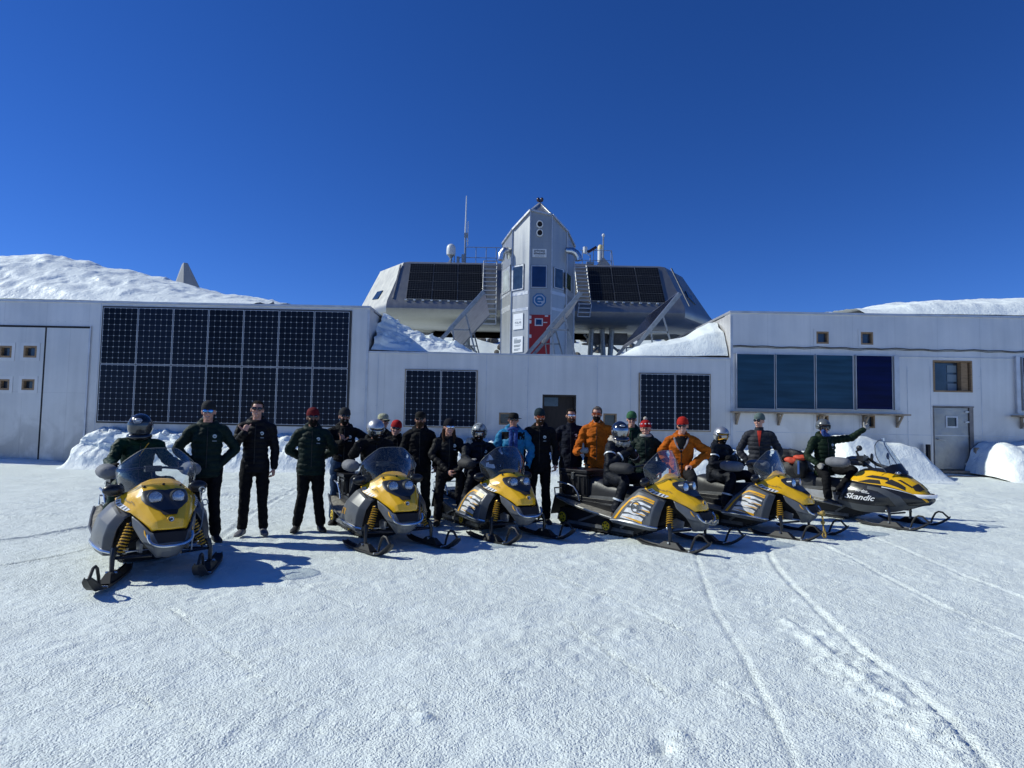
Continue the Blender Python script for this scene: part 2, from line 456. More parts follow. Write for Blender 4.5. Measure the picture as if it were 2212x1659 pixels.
M_GREYPL = mat('charcoal_plastic', (0.105, 0.112, 0.122), 0.36, var=0.18, vscale=5, rvar=0.10, bump=0.05, bscale=200, bdist=0.002)
M_GREYLT = mat('scuffed_grey_plastic', (0.12, 0.125, 0.13), 0.42, var=0.35, vscale=9, rvar=0.12)
M_CHROME = mat('brushed_steel_tube', (0.62, 0.64, 0.66), 0.25, 0.95, var=0.1, vscale=12)
M_SILV = mat('silver_decal', (0.70, 0.71, 0.72), 0.45, 0.0, var=0.25, vscale=14)
M_REFL = mat('headlight_reflector', (0.42, 0.44, 0.48), 0.16, 1.0, bump=1.0, bscale=60, bdist=0.02)
M_BOARD = mat('running_board', (0.25, 0.235, 0.20), 0.6, 0.15, var=0.4, vscale=18, bump=0.5, bscale=90)
M_SEAT = mat('seat_vinyl', (0.022, 0.023, 0.026), 0.45, var=0.3, vscale=7, bump=0.2, bscale=25)
M_MUFF = mat('grey_fabric', (0.16, 0.165, 0.18), 0.8, var=0.2, vscale=15, bump=0.4, bscale=60)
M_ROPE = mat('tan_rope', (0.42, 0.28, 0.07), 0.85, var=0.3, vscale=60, bump=1.0, bscale=150)
M_ROPEW = mat('pale_rope', (0.36, 0.34, 0.28), 0.85, var=0.3, vscale=60, bump=1.0, bscale=150)

def glass_shell(name, tint, gloss=0.10):
    m = bpy.data.materials.new(name); m.use_nodes = True; nt = m.node_tree
    nt.nodes.remove(nt.nodes['Principled BSDF']); out = nt.nodes['Material Output']
    t = N(nt, 'ShaderNodeBsdfTransparent'); t.inputs['Color'].default_value = (*tint, 1)
    g = N(nt, 'ShaderNodeBsdfGlossy', Roughness=0.06); g.inputs['Color'].default_value = (1, 1, 1, 1)
    d = N(nt, 'ShaderNodeBsdfDiffuse'); d.inputs['Color'].default_value = (0.45, 0.48, 0.5, 1)
    lw = N(nt, 'ShaderNodeLayerWeight', Blend=0.35)
    f = MATH(nt, 'MULTIPLY_ADD', lw.outputs['Facing'], 0.55, gloss * 0.4)
    mx = nt.nodes.new('ShaderNodeMixShader'); nt.links.new(f, mx.inputs['Fac']); nt.links.new(t.outputs[0], mx.inputs[1]); nt.links.new(g.outputs[0], mx.inputs[2])
    mx2 = nt.nodes.new('ShaderNodeMixShader'); mx2.inputs['Fac'].default_value = 0.05
    nt.links.new(mx.outputs[0], mx2.inputs[1]); nt.links.new(d.outputs[0], mx2.inputs[2]); nt.links.new(mx2.outputs[0], out.inputs['Surface'])
    MATS[name] = m
    return m
M_SCREEN = glass_shell('windshield_clear', (0.74, 0.79, 0.79))
M_SCREENC = glass_shell('windshield_very_clear', (0.82, 0.86, 0.86))
M_SCREENB = glass_shell('windshield_blue_tint', (0.10, 0.15, 0.28))
M_LENS = glass_shell('lamp_lens', (0.92, 0.94, 0.97), 0.3)
# ================================================================== GROUND
WY = 18.0                                   # distance of the annex front wall
def base_h(X, Y):
    """snow surface without tracks"""
    t = np.clip((Y - 12.0) / 6.0, 0, 1); t = t * t * (3 - 2 * t)
    z = t * (0.16 + np.clip((X + 10) / 24.0, 0, 1) * 0.16)
    pts_y = [18, 30, 38, 45, 53, 57, 68, 90, 400]; pts_z = [0, 2.0, 2.9, 3.6, 5.2, 7.6, 12.3, 12.6, 12.6]
    wide = 1 - np.clip((np.abs(X - 2) - 22) / 30.0, 0, 1)
    z = z + np.interp(Y, pts_y, pts_z) * wide
    return z
def graded(lo, hi, step, far_lo, far_hi):
    mid = list(np.arange(lo, hi, step)); a = []; b = []
    s = step; x = lo
    while x > far_lo:
        s *= 1.12; x -= s; a.append(x)
    s = step; x = mid[-1]
    while x < far_hi:
        s *= 1.12; x += s; b.append(x)
    return np.array(a[::-1] + mid + b)
xs = graded(-8.6, 10.6, 0.026, -500, 500)
ys = graded(2.3, 12.6, 0.026, -60, 13.0); ys = np.concatenate([ys[ys < 12.6], np.arange(12.6, 17.7, 0.045), graded(17.7, 17.8, 0.08, 17.75, 600)[1:]]); ys = np.unique(ys)
GX, GY = np.meshgrid(xs, ys)
GZ = base_h(GX, GY)
near = np.clip((20 - np.hypot(GX - 1, GY - 7)) / 6, 0, 1)
GZ = GZ + 0.018 * fbm(GX * 0.55, GY * 0.9, octs=3, seed=3) + near * (0.0040 * fbm(GX * 3.2, GY * 4.1, octs=2, seed=5) + 0.0085 * vn(GX * 11, GY * 12, seed=9) * vn(GX * 1.3, GY * 1.3, seed=12).clip(-0.2, 1) + 0.0045 * fbm(GX * 16, GY * 17, octs=2, seed=21)) + np.clip((GY - 10.5) / 2, 0, 1) * np.clip((19 - GY), 0, 1) * 0.020 * ridge(GX * 1.1, GY * 2.6, 3, 77) * (0.6 + 0.5 * vn(GX * 0.7, GY * 0.7, seed=5))
far = np.clip((GY - 22) / 15, 0, 1)
GZ = GZ + far * 0.25 * ridge(GX * 0.12, GY * 0.25, 3, 4)

def near_path(pts, reach):
    """distance of the grid nodes to a ground polyline (and run along it)"""
    P = [gnd(x, y) for x, y in pts]
    D = np.full(GX.shape, 9.0); S = np.zeros(GX.shape); SIDE = np.zeros(GX.shape); run = 0
    for a, b in zip(P[:-1], P[1:]):
        dx, dy = b.x - a.x, b.y - a.y; L = math.hypot(dx, dy)
        x0, x1 = min(a.x, b.x) - reach, max(a.x, b.x) + reach; y0, y1 = min(a.y, b.y) - reach, max(a.y, b.y) + reach
        i0, i1 = np.searchsorted(ys, (y0, y1)); j0, j1 = np.searchsorted(xs, (x0, x1))
        if i1 <= i0 or j1 <= j0: run += L; continue
        X = GX[i0:i1, j0:j1]; Y = GY[i0:i1, j0:j1]
        t = np.clip(((X - a.x) * dx + (Y - a.y) * dy) / (L * L), 0, 1)
        d = np.hypot(X - a.x - t * dx, Y - a.y - t * dy)
        m = d < D[i0:i1, j0:j1]
        D[i0:i1, j0:j1][m] = d[m]; S[i0:i1, j0:j1][m] = (run + t * L)[m]
        SIDE[i0:i1, j0:j1][m] = (((X - a.x) * dy - (Y - a.y) * dx) / L)[m]
        run += L
    return D, S, SIDE
def smooth_pts(p, n=6):
    out = []
    for i in range(len(p) - 1):
        a = p[max(i - 1, 0)]; b = p[i]; c = p[i + 1]; d = p[min(i + 2, len(p) - 1)]
        for k in range(n):
            t = k / n
            out.append(tuple(0.5 * ((2 * b[q]) + (-a[q] + c[q]) * t + (2 * a[q] - 5 * b[q] + 4 * c[q] - d[q]) * t * t + (-a[q] + 3 * b[q] - 3 * c[q] + d[q]) * t ** 3) for q in (0, 1)))
    return out + [p[-1]]
def groove(pts, w, depth, lip=0.4, cleat=0.0, rough=0.5):
    global GZ
    D, S, SIDE = near_path(smooth_pts(pts), w * 4)
    k = np.exp(-(D / w) ** 4)
    brk = 1 + rough * vn(GX * 6, GY * 6, seed=33)
    GZ = GZ - depth * k * brk + depth * lip * brk * np.exp(-((D - w * 1.45) / (w * 0.45)) ** 2)
    if cleat: GZ = GZ + cleat * k * np.sin(S * 2 * math.pi / 0.075) * np.clip(vn(GX * 1.5, GY * 1.5, seed=8) + 0.5, 0, 1)
groove([(1502, 1195), (1520, 1250), (1545, 1320), (1600, 1400), (1650, 1500), (1690, 1580), (1740, 1700)], 0.024, 0.013, 0.2)
groove([(1652, 1165), (1672, 1215), (1720, 1270), (1800, 1350), (1880, 1420), (1990, 1500), (2080, 1590), (2180, 1700)], 0.034, 0.017, 0.25)
groove([(1770, 1175), (1850, 1210), (1950, 1262), (2060, 1320), (2250, 1400)], 0.04, 0.010, 0.7)
groove([(1860, 1150), (1960, 1190), (2080, 1240), (2250, 1300)], 0.04, 0.009, 0.7)
groove([(1600, 1195), (1640, 1270), (1720, 1350), (1820, 1450), (1900, 1540), (1990, 1700)], 0.24, 0.010, 0.2, cleat=0.006)
groove([(1790, 1160), (1900, 1215), (2010, 1270), (2250, 1380)], 0.22, 0.008, 0.2, cleat=0.006)
groove([(1700, 1340), (1760, 1385), (1830, 1440), (1930, 1510), (2010, 1560)], 0.05, -0.016, 0.0, rough=1.0)
groove([(1215, 1330), (1290, 1390), (1380, 1450), (1460, 1510)], 0.018, 0.013, 0.8)
groove([(1180, 1240), (1300, 1280), (1420, 1330), (1500, 1375)], 0.016, 0.010, 0.8)
groove([(-60, 1178), (60, 1160), (200, 1135)], 0.05, 0.02, 0.6)
groove([(-60, 1232), (60, 1215), (210, 1185)], 0.03, 0.014, 0.6)
groove([(640, 1060), (560, 1100), (440, 1180), (300, 1230)], 0.05, 0.012, 0.6)
for yy in (1060, 1085, 1110):
    groove([(-80, yy + 10), (200, yy - 3), (640, yy - 14), (720, yy - 10)], 0.20, 0.012, 0.4, cleat=0.012)
groove([(2240, 1060), (2130, 1052), (1990, 1056), (1850, 1052)], 0.3, 0.02, 0.4, cleat=0.012)
for k in range(16):                             # faint older scratches
    x_ = rng.uniform(150, 1900); y_ = rng.uniform(1240, 1560); l_ = rng.uniform(80, 260); sl_ = rng.uniform(.25, .8)
    groove([(x_, y_), (x_ + l_ * .5, y_ + l_ * .5 * sl_ + rng.uniform(-6, 6)), (x_ + l_, y_ + l_ * sl_)], rng.uniform(.012, .03), rng.uniform(.003, .008), 0.8)
# crumbs thrown up beside the tracks, footprints
def bumps(n, cx, cy, sx, sy, hmin, hmax, r0, r1, slope=0.0):
    for _ in range(n):
        px = rng.gauss(0, sx); py = rng.gauss(0, sy)
        c = gnd(cx + px, cy + py + slope * px)
        if c.y < 2.4 or c.y > 12 or c.y < 0: continue
        r = rng.uniform(r0, r1); h = rng.uniform(hmin, hmax) * (0.75 if n > 100 else 0.7)
        i0, i1 = np.searchsorted(ys, (c.y - 2.5 * r, c.y + 2.5 * r)); j0, j1 = np.searchsorted(xs, (c.x - 2.5 * r, c.x + 2.5 * r))
        d = np.hypot(GX[i0:i1, j0:j1] - c.x, (GY[i0:i1, j0:j1] - c.y) * 1.2) / r
        GZ[i0:i1, j0:j1] += h * np.exp(-d ** 3)
bumps(260, 1840, 1440, 75, 40, 0.004, 0.022, 0.02, 0.045, 0.7)
bumps(170, 1700, 1330, 90, 45, 0.003, 0.014, 0.02, 0.04, 0.8)
bumps(30, 1345, 1370, 25, 12, 0.004, 0.02, 0.02, 0.05)
bumps(26, 1105, 1345, 22, 10, 0.004, 0.018, 0.02, 0.05)
bumps(26, 900, 1545, 30, 12, 0.005, 0.022, 0.02, 0.05)
bumps(24, 1080, 1465, 22, 10, 0.004, 0.016, 0.02, 0.05)
bumps(16, 1460, 1600, 25, 25, 0.005, 0.015, 0.02, 0.06)
bumps(40, 1500, 1300, 60, 12, 0.003, 0.012, 0.02, 0.04)
bumps(120, 2030, 1570, 60, 40, 0.003, 0.02, 0.02, 0.05, 0.6)
bumps(10, 1440, 1610, 10, 12, -0.02, -0.008, 0.03, 0.05)
for (cx_, cy_, n_) in ((520, 1168, 26), (660, 1160, 26), (930, 1140, 20), (1180, 1140, 26), (1480, 1120, 12), (350, 1100, 14), (1950, 1140, 24), (1300, 1220, 14)):
    bumps(n_, cx_, cy_, 60, 12, -0.022, -0.008, 0.05, 0.09)

nv = GX.size; nr, nc = GX.shape
me = bpy.data.meshes.new('snow_ground')
me.vertices.add(nv); me.vertices.foreach_set('co', np.stack([GX, GY, GZ], -1).ravel())
idx = np.arange(nv).reshape(nr, nc)
quads = np.stack([idx[:-1, :-1], idx[:-1, 1:], idx[1:, 1:], idx[1:, :-1]], -1).reshape(-1, 4)
me.loops.add(quads.size); me.loops.foreach_set('vertex_index', quads.ravel())
me.polygons.add(len(quads)); me.polygons.foreach_set('loop_start', np.arange(0, quads.size, 4)); me.polygons.foreach_set('loop_total', np.full(len(quads), 4))
me.polygons.foreach_set('use_smooth', np.ones(len(quads), bool)); me.update(); me.validate()
tag(link('snow_ground', me, M_SNOW), kind='structure')

# ---- heaped snow as height sheets
def heap(name, x0, x1, y0, y1, hf, step, mat_, rgh, rs, label=None, skirt=0.4, kind='structure'):
    nx = int((x1 - x0) / step) + 2; ny = int((y1 - y0) / step) + 2
    X, Y = np.meshgrid(np.linspace(x0, x1, nx), np.linspace(y0, y1, ny))
    B, H = hf(X, Y)                                   # floor height and heap height
    env = np.clip(H / 0.5, 0, 1)
    Z = B + H + env * (rgh * (0.55 * ridge(X * rs, Y * rs * 1.6, 3, 40) + 0.5 * fbm(X * rs * 2.6, Y * rs * 2.6, octs=3, seed=41)))
    Z = np.where(H <= 0.0, B - skirt, Z)
    Z = np.maximum(Z, B - skirt)
    # chunky sideways shove so that steep faces break up
    XX = X + env * rgh * 0.8 * fbm(X * rs * 1.7, Z * rs * 2.2 + Y, octs=3, seed=51)
    YY = Y + env * rgh * 0.8 * fbm(Y * rs * 1.7, Z * rs * 2.2 + X, octs=3, seed=52)
    me = bpy.data.meshes.new(name); n = X.size
    me.vertices.add(n); me.vertices.foreach_set('co', np.stack([XX, YY, Z], -1).ravel())
    ii = np.arange(n).reshape(ny, nx)
    q = np.stack([ii[:-1, :-1], ii[:-1, 1:], ii[1:, 1:], ii[1:, :-1]], -1).reshape(-1, 4)
    me.loops.add(q.size); me.loops.foreach_set('vertex_index', q.ravel())
    me.polygons.add(len(q)); me.polygons.foreach_set('loop_start', np.arange(0, q.size, 4)); me.polygons.foreach_set('loop_total', np.full(len(q), 4))
    me.polygons.foreach_set('use_smooth', np.ones(len(q), bool)); me.update(); me.validate()
    o = link(name, me, mat_)
    tag(o, kind=kind)
    if label: o['label'] = label
    return o
def prof(pts, Y):
    xs_ = [at(a, b, Y).x for a, b in pts]; zs_ = [at(a, b, Y).z for a, b in pts]
    return lambda X: np.interp(X, xs_, zs_)
sst = lambda t: np.clip(t, 0, 1) ** 2 * (3 - 2 * np.clip(t, 0, 1))
ROOF = 4.93
pl = prof([(-700, 640), (-400, 590), (-100, 562), (0, 557), (60, 552), (110, 552), (170, 562), (230, 577), (300, 592), (370, 603), (430, 622), (500, 640), (560, 649), (600, 656), (640, 664)], 21.5)
def hf_left(X, Y):
    crest = pl(X) - ROOF
    up = np.interp(Y, [18.12, 18.5, 20.0, 21.5, 24, 28], [0.02, 0.22, 0.72, 1.0, 0.8, 0.0])
    return np.full(X.shape, ROOF), np.maximum(crest * up, 0)
heap('snow_mound', at(-600, 640, 20).x, at(620, 660, 21).x, 18.14, 28, hf_left, 0.06, M_HILL, 0.085, 0.9, 'wind carved snow mound on the roof of the left wing')
pr = prof([(1830, 676), (1880, 664), (1950, 655), (2020, 652), (2100, 648), (2212, 645), (2400, 640), (2700, 640)], 20.5)
def hf_right(X, Y):
    crest = pr(X) - 4.99
    up = np.interp(Y, [18.12, 18.6, 20.5, 24, 27], [0.04, 0.55, 1.0, 0.7, 0.0])
    return np.full(X.shape, 4.99), np.maximum(crest * up, 0)
heap('snow_drift', at(1835, 676, 19).x, at(2650, 660, 21).x, 18.14, 27, hf_right, 0.07, M_HILL, 0.07, 0.8, 'low snow drift on the roof of the right wing')
# snow lying on the low middle roof, against both side walls
XL = at(798, 700, WY).x; XR = at(1578, 700, WY).x; MZ = 3.60
pn = prof([(803, 672), (822, 680), (840, 690), (870, 706), (900, 722), (950, 738), (1000, 752), (1027, 764), (1060, 772)], 19.6)
def hf_n1(X, Y):
    crest = pn(X) - MZ
    up = np.interp(Y, [18.08, 18.2, 18.5, 19.6, 21, 23.5], [0.02, 0.12, 0.35, 1.0, 0.9, 0.0])
    return np.full(X.shape, MZ), np.maximum(crest * up, 0)
heap('snow_drift', XL + 0.03, at(1050, 760, 19).x, 18.1, 23.5, hf_n1, 0.03, M_BANK, 0.17, 1.4, 'steep snow drift filling the left corner of the low roof')
pn2 = prof([(1300, 776), (1340, 768), (1372, 749), (1400, 741), (1440, 736), (1480, 726), (1508, 707), (1530, 698), (1548, 699), (1562, 715), (1570, 742), (1580, 768)], 19.2)
def hf_n2(X, Y):
    crest = pn2(X) - MZ
    up = np.interp(Y, [18.08, 18.2, 18.5, 19.2, 20.5, 22.5], [0.02, 0.25, 0.7, 1.0, 0.85, 0.0])
    return np.full(X.shape, MZ), np.maximum(crest * up, 0)
heap('snow_drift', at(1310, 770, 18.3).x, XR - 0.04, 18.1, 22.5, hf_n2, 0.035, M_BANK, 0.03, 1.1, 'smooth snow drift in the right corner of the low roof')
# ploughed banks at the foot of the front wall
def bank(name, pts, yc, depth, label, rgh, step=0.03, rs=2.1, flatx=None):
    p = prof(pts, yc)
    xs_ = [at(a, b, yc).x for a, b in pts]
    def hf(X, Y):
        B = base_h(X, np.full(X.shape, 16.5))
        crest = p(X) - B
        t = (Y - (yc - depth)) / depth
        up = np.interp(t, [0, 0.12, 0.45, 0.8, 1.0, 1.6], [0, 0.08, 0.55, 0.95, 1.0, 1.0])
        return base_h(X, Y), np.maximum(crest * up, 0)
    return heap(name, xs_[0], xs_[-1], yc - depth - 0.05, WY - 0.02, hf, step, M_BANK, rgh * 1.25, rs, label, skirt=0.25)
bank('snow_bank', [(170, 1004), (180, 985), (188, 958), (197, 934), (220, 928), (260, 936), (330, 938), (420, 944), (500, 955), (600, 948), (640, 942), (700, 953), (780, 950), (860, 955), (960, 960), (1060, 962), (1140, 950), (1180, 985), (1235, 1003)], 17.4, 1.1, 'ploughed snow bank along the wall under the big solar array', 0.085)
bank('snow_bank', [(1252, 1003), (1300, 975), (1400, 965), (1450, 982), (1500, 975), (1560, 985), (1590, 978), (1640, 980), (1700, 975), (1760, 985), (1800, 975)], 17.4, 1.0, 'low snow bank behind the people right of the dark entrance', 0.05)
bank('snow_bank', [(1790, 1000), (1806, 960), (1818, 946), (1850, 944), (1875, 948), (1900, 958), (1940, 962), (1975, 969), (1985, 980), (1998, 997), (2008, 1015), (2018, 1038)], 17.1, 1.15, 'smooth rounded snow bank left of the grey metal door', 0.025, rs=1.0)
bank('snow_bank', [(2134, 1030), (2140, 1005), (2150, 978), (2166, 964), (2180, 961), (2212, 970), (2280, 960), (2400, 985), (2500, 1010)], 17.1, 1.1, 'snow bank right of the grey metal door at the frame edge', 0.04, rs=1.2)
def hf_th(X, Y):
    B = base_h(X, Y); e = np.clip((X - at(-200, 990, 17.6).x) / 0.5, 0, 1)
    return B, np.maximum(0.16 * (0.6 + 0.6 * vn(X * 2.1, Y * 0, seed=61)) * sst((Y - 17.0) / 0.5) * e, 0.001)
heap('snow_ridge', at(-200, 990, 17.6).x, at(170, 1000, 17.6).x, 17.0, WY - 0.02, hf_th, 0.035, M_BANK, 0.03, 3.0, 'low ridge of snow crumbs at the foot of the garage doors')

# ================================================================== ANNEX
X0 = at(-420, 700, WY).x; X3 = at(2700, 700, WY).x
def PW(px, py, Y=WY): return at(px, py, Y)
def facade(g, x0, x1, z0, z1, holes, y, depth, mi=0):
    """front wall sheet with openings and their reveals; holes = (x0,x1,z0,z1)"""
    cx = sorted({x0, x1, *[h[0] for h in holes], *[h[1] for h in holes]}); cz = sorted({z0, z1, *[h[2] for h in holes], *[h[3] for h in holes]})
    for i in range(len(cx) - 1):
        for j in range(len(cz) - 1):
            mx_, mz_ = (cx[i] + cx[i + 1]) / 2, (cz[j] + cz[j + 1]) / 2
            if any(h[0] < mx_ < h[1] and h[2] < mz_ < h[3] for h in holes): continue
            g.add([(cx[i], y, cz[j]), (cx[i + 1], y, cz[j]), (cx[i + 1], y, cz[j + 1]), (cx[i], y, cz[j + 1])], [(0, 1, 2, 3)], mi)
    for a, b, c, d in holes:
        g.add([(a, y, c), (b, y, c), (b, y, d), (a, y, d), (a, y + depth, c), (b, y + depth, c), (b, y + depth, d), (a, y + depth, d)], [(0, 1, 5, 4), (1, 2, 6, 5), (2, 3, 7, 6), (3, 0, 4, 7)], mi)
annex = thing('garage_building', 'long grey metal clad garage building with wall mounted solar panels and a lower middle section', 'building', (0, WY, 0))
AO = (0, WY, 0)
def rect(px0, py0, px1, py1, Y=WY):
    a = at(px0, py0, Y); b = at(px1, py1, Y)
    return (a.x, b.x, b.z, a.z)
holesL = []; holesC = []; holesR = []
gd_win = [rect(2, 747, 27, 773), rect(54, 747, 81, 773), rect(1, 819, 22, 843), rect(50, 819, 76, 843)]
def hole(px0, py0, px1, py1): return rect(px0, py0, px1, py1)
ent = list(rect(1172, 852, 1243, 1000)); ent[2] = 0.25
sw1 = rect(1078, 891, 1109, 918); sw2 = rect(1303, 893, 1332, 925)
holesC = [tuple(ent), sw1, sw2]
rw = [rect(1763, 716, 1790, 743), rect(1859, 717, 1886, 745), rect(1763, 897, 1790, 925), rect(1862, 897, 1890, 925)]
bigw = rect(2015, 778, 2101, 848)
dr = list(rect(2017, 879, 2104, 1014)); dr[2] = 0.42
holesR = rw + [bigw, tuple(dr)]
g = G(AO)
facade(g, X0, XL, -0.5, ROOF - 0.06, gd_win, WY, 0.22)
g.box(((X0 + XL) / 2, WY + 7.2, 2.2), (XL - X0 - 0.02, 13.6, 5.3))
facade(g, XL + 0.002, XR - 0.002, -0.5, MZ - 0.05, holesC, WY, 0.24)
g.box(((XL + XR) / 2, WY + 7.4, 1.5), (XR - XL - 0.02, 13.6, 4.1))
facade(g, XR, X3, -0.5, 4.93, holesR, WY, 0.24)
g.box(((XR + X3) / 2, WY + 7.2, 2.25), (X3 - XR - 0.02, 13.6, 5.3))
g.add([(XL, WY, -.5), (XL, WY + .5, -.5), (XL, WY + .5, ROOF - .06), (XL, WY, ROOF - .06)], [(0, 1, 2, 3)])
g.add([(XR, WY, -.5), (XR, WY + .5, -.5), (XR, WY + .5, 4.93), (XR, WY, 4.93)], [(0, 1, 2, 3)])
g.build('wall', M_WALL, annex)
g = G(AO)                                     # roof edge trims, one metal sheet sub-assembly per wing
g.box(((X0 + XL) / 2, WY + 7.0, ROOF - 0.03), (XL - X0 + 0.04, 14.10, 0.06))
g.build('roof', M_TRIM, annex)
g = G(AO); g.box(((XL + XR) / 2, WY + 7.0, MZ - 0.025), (XR - XL - 0.05, 14.08, 0.05)); g.build('roof', M_TRIM, annex)
g = G(AO); g.box(((XR + X3) / 2, WY + 7.0, 4.96), (X3 - XR + 0.05, 14.10, 0.06)); g.build('roof', M_TRIM, annex)
# corner trims
for x, zt in ((XL - 0.03, ROOF - 0.08), (XR + 0.03, 4.9)):
    g = G(AO); g.box((x, WY - 0.006, zt / 2 - 0.2), (0.07, 0.016, zt + 0.3)); g.build('corner_trim', M_TRIM, annex)
# dark running gap of the garage doors, door sheets
gx0, gx1 = X0 + 0.3, at(196, 720, WY).x; gz = at(99, 706, WY).z; gm = at(93, 850, WY).x
for a, b in ((gx0, gm - 0.012), (gm + 0.012, gx1 - 0.02)):
    g = G(AO); holes = [h for h in gd_win if a < h[0] < b]
    facade(g, a, b, 0.12, gz - 0.03, holes, WY - 0.035, 0.036)
    g.add([(a, WY - .035, .12), (a, WY - .001, .12), (a, WY - .001, gz - .03), (a, WY - .035, gz - .03), (b, WY - .035, .12), (b, WY - .001, .12), (b, WY - .001, gz - .03), (b, WY - .035, gz - .03)], [(0, 1, 2, 3), (4, 5, 6, 7), (0, 1, 5, 4), (3, 2, 6, 7)])
    dl = g.build('garage_door', M_DOORM, annex)
    for h in holes:
        g = G(AO); w_ = 0.055
        x0, x1, z0, z1 = h; yy = WY + 0.02
        for c, d in (((x0 + w_ / 2, yy, (z0 + z1) / 2), (w_, 0.13, z1 - z0)), ((x1 - w_ / 2, yy, (z0 + z1) / 2), (w_, 0.13, z1 - z0)), (((x0 + x1) / 2, yy, z0 + w_ / 2), (x1 - x0 - 2 * w_, 0.13, w_)), (((x0 + x1) / 2, yy, z1 - w_ / 2), (x1 - x0 - 2 * w_, 0.13, w_))):
            g.box(c, d)
        fr = g.build('window_frame', M_WOOD, dl)
        g = G(AO); g.box(((x0 + x1) / 2, WY + 0.07, (z0 + z1) / 2), (x1 - x0 - 0.09, 0.01, z1 - z0 - 0.09)); g.build('window_pane', M_GLASS, dl)
        g = G(AO); e = 0.09
        for c, d in ((((x0 + x1) / 2, WY - 0.04, z1 + e / 2), (x1 - x0 + 2 * e, 0.01, e)), (((x0 + x1) / 2, WY - 0.04, z0 - e / 2), (x1 - x0 + 2 * e, 0.01, e)), ((x0 - e / 2, WY - 0.04, (z0 + z1) / 2), (e, 0.01, z1 - z0)), ((x1 + e / 2, WY - 0.04, (z0 + z1) / 2), (e, 0.01, z1 - z0))):
            g.box(c, d)
        g.build('window_flashing', M_WALL, dl)
g = G(AO); g.box(((gx0 + gx1) / 2, WY - 0.02, gz), (gx1 - gx0, 0.05, 0.055)); g.build('door_rail', M_DARKGAP, annex)
g = G(AO); g.box((gm, WY - 0.03, gz / 2 + 0.05), (0.045, 0.02, gz - 0.12)); g.build('door_gap', M_DARKGAP, annex)
g = G(AO); g.box((gx1, WY - 0.02, gz / 2 + 0.1), (0.05, 0.04, gz - 0.1)); g.build('door_jamb', M_TRIM, annex)

def window(parent, h, glass, fw=0.06, wood=M_WOOD, rec=0.10, flash=True):
    x0, x1, z0, z1 = h
    w = G(AO)
    y = WY + rec / 2 - 0.012
    for c, d in (((x0 + fw / 2, y, (z0 + z1) / 2), (fw, rec, z1 - z0)), ((x1 - fw / 2, y, (z0 + z1) / 2), (fw, rec, z1 - z0)), (((x0 + x1) / 2, y, z0 + fw / 2), (x1 - x0 - 2 * fw, rec, fw)), (((x0 + x1) / 2, y, z1 - fw / 2), (x1 - x0 - 2 * fw, rec, fw))):
        w.box(c, d)
    f = w.build('window', wood, parent)
    w = G(AO); w.box(((x0 + x1) / 2, WY + rec - 0.02, (z0 + z1) / 2), (x1 - x0 - 1.6 * fw, 0.012, z1 - z0 - 1.6 * fw)); w.build('pane', glass, f)
    if flash:
        w = G(AO); e = 0.075
        for c, d in ((((x0 + x1) / 2, WY - 0.006, z1 + e / 2), (x1 - x0 + 2 * e, 0.012, e)), (((x0 + x1) / 2, WY - 0.006, z0 - e / 2), (x1 - x0 + 2 * e, 0.012, e)), ((x0 - e / 2, WY - 0.006, (z0 + z1) / 2), (e, 0.012, z1 - z0)), ((x1 + e / 2, WY - 0.006, (z0 + z1) / 2), (e, 0.012, z1 - z0))):
            w.box(c, d)
        w.build('flashing', M_WALL, f)
    return f
for h in rw + [sw1, sw2]: window(annex, h, M_GLASS, 0.045, rec=0.12)
f = window(annex, bigw, M_GLASS, 0.045, M_WOOD, 0.24, False)
x0, x1, z0, z1 = bigw                      # deep wooden reveal at the right, room seen behind the pane
g = G(AO); g.box((x1 - 0.19, WY + 0.13, (z0 + z1) / 2), (0.19, 0.16, z1 - z0 - 0.1)); g.build('reveal', M_WOOD, f)
M_ROOM = mat('pale_shelf_behind_glass', (0.16, 0.22, 0.28), 0.4)
for k in range(3):
    g = G(AO); g.box((x0 + (x1 - x0) * 0.60, WY + 0.208, z0 + 0.16 + k * 0.27), (0.27, 0.02, 0.21)); g.build('shelf_paper', M_ROOM, f)
# metal service door with small window, handle, hinges and dents
x0, x1, z0, z1 = dr
g = G(AO)
g.box((x1 - 0.055, WY - 0.002, (z0 + z1) / 2), (0.11, 0.06, z1 - z0)); g.box((x0 - 0.012, WY - 0.002, (z0 + z1) / 2), (0.02, 0.04, z1 - z0)); g.box(((x0 + x1) / 2, WY - 0.01, z1 + 0.015), (x1 - x0 + 0.04, 0.05, 0.04))
g.build('door_frame', mat('brown_grey_frame', (0.20, 0.18, 0.17), 0.5, 0.4, var=0.3, vscale=4), annex)
g = G(AO)
dw = rect(2046, 902, 2066, 921); xa, xb = x0 + 0.01, x1 - 0.13
facade(g, xa, xb, z0 + 0.04, z1 - 0.02, [dw], WY + 0.01, 0.05)
door = g.build('door', mat('dented_door_sheet', (0.27, 0.275, 0.275), 0.38, 0.5, var=0.28, vscale=1.7, bump=0.5, bscale=3.0, bdist=0.05, col2=(0.38, 0.385, 0.385)), annex)
g = G(AO); e = 0.045
for c, d in ((((dw[0] + dw[1]) / 2, WY, dw[3] + e / 2), (dw[1] - dw[0] + 2 * e, .02, e)), (((dw[0] + dw[1]) / 2, WY, dw[2] - e / 2), (dw[1] - dw[0] + 2 * e, .02, e)), ((dw[0] - e / 2, WY, (dw[2] + dw[3]) / 2), (e, .02, dw[3] - dw[2])), ((dw[1] + e / 2, WY, (dw[2] + dw[3]) / 2), (e, .02, dw[3] - dw[2]))): g.box(c, d)
g.build('door_window_frame', M_TRIM, door)
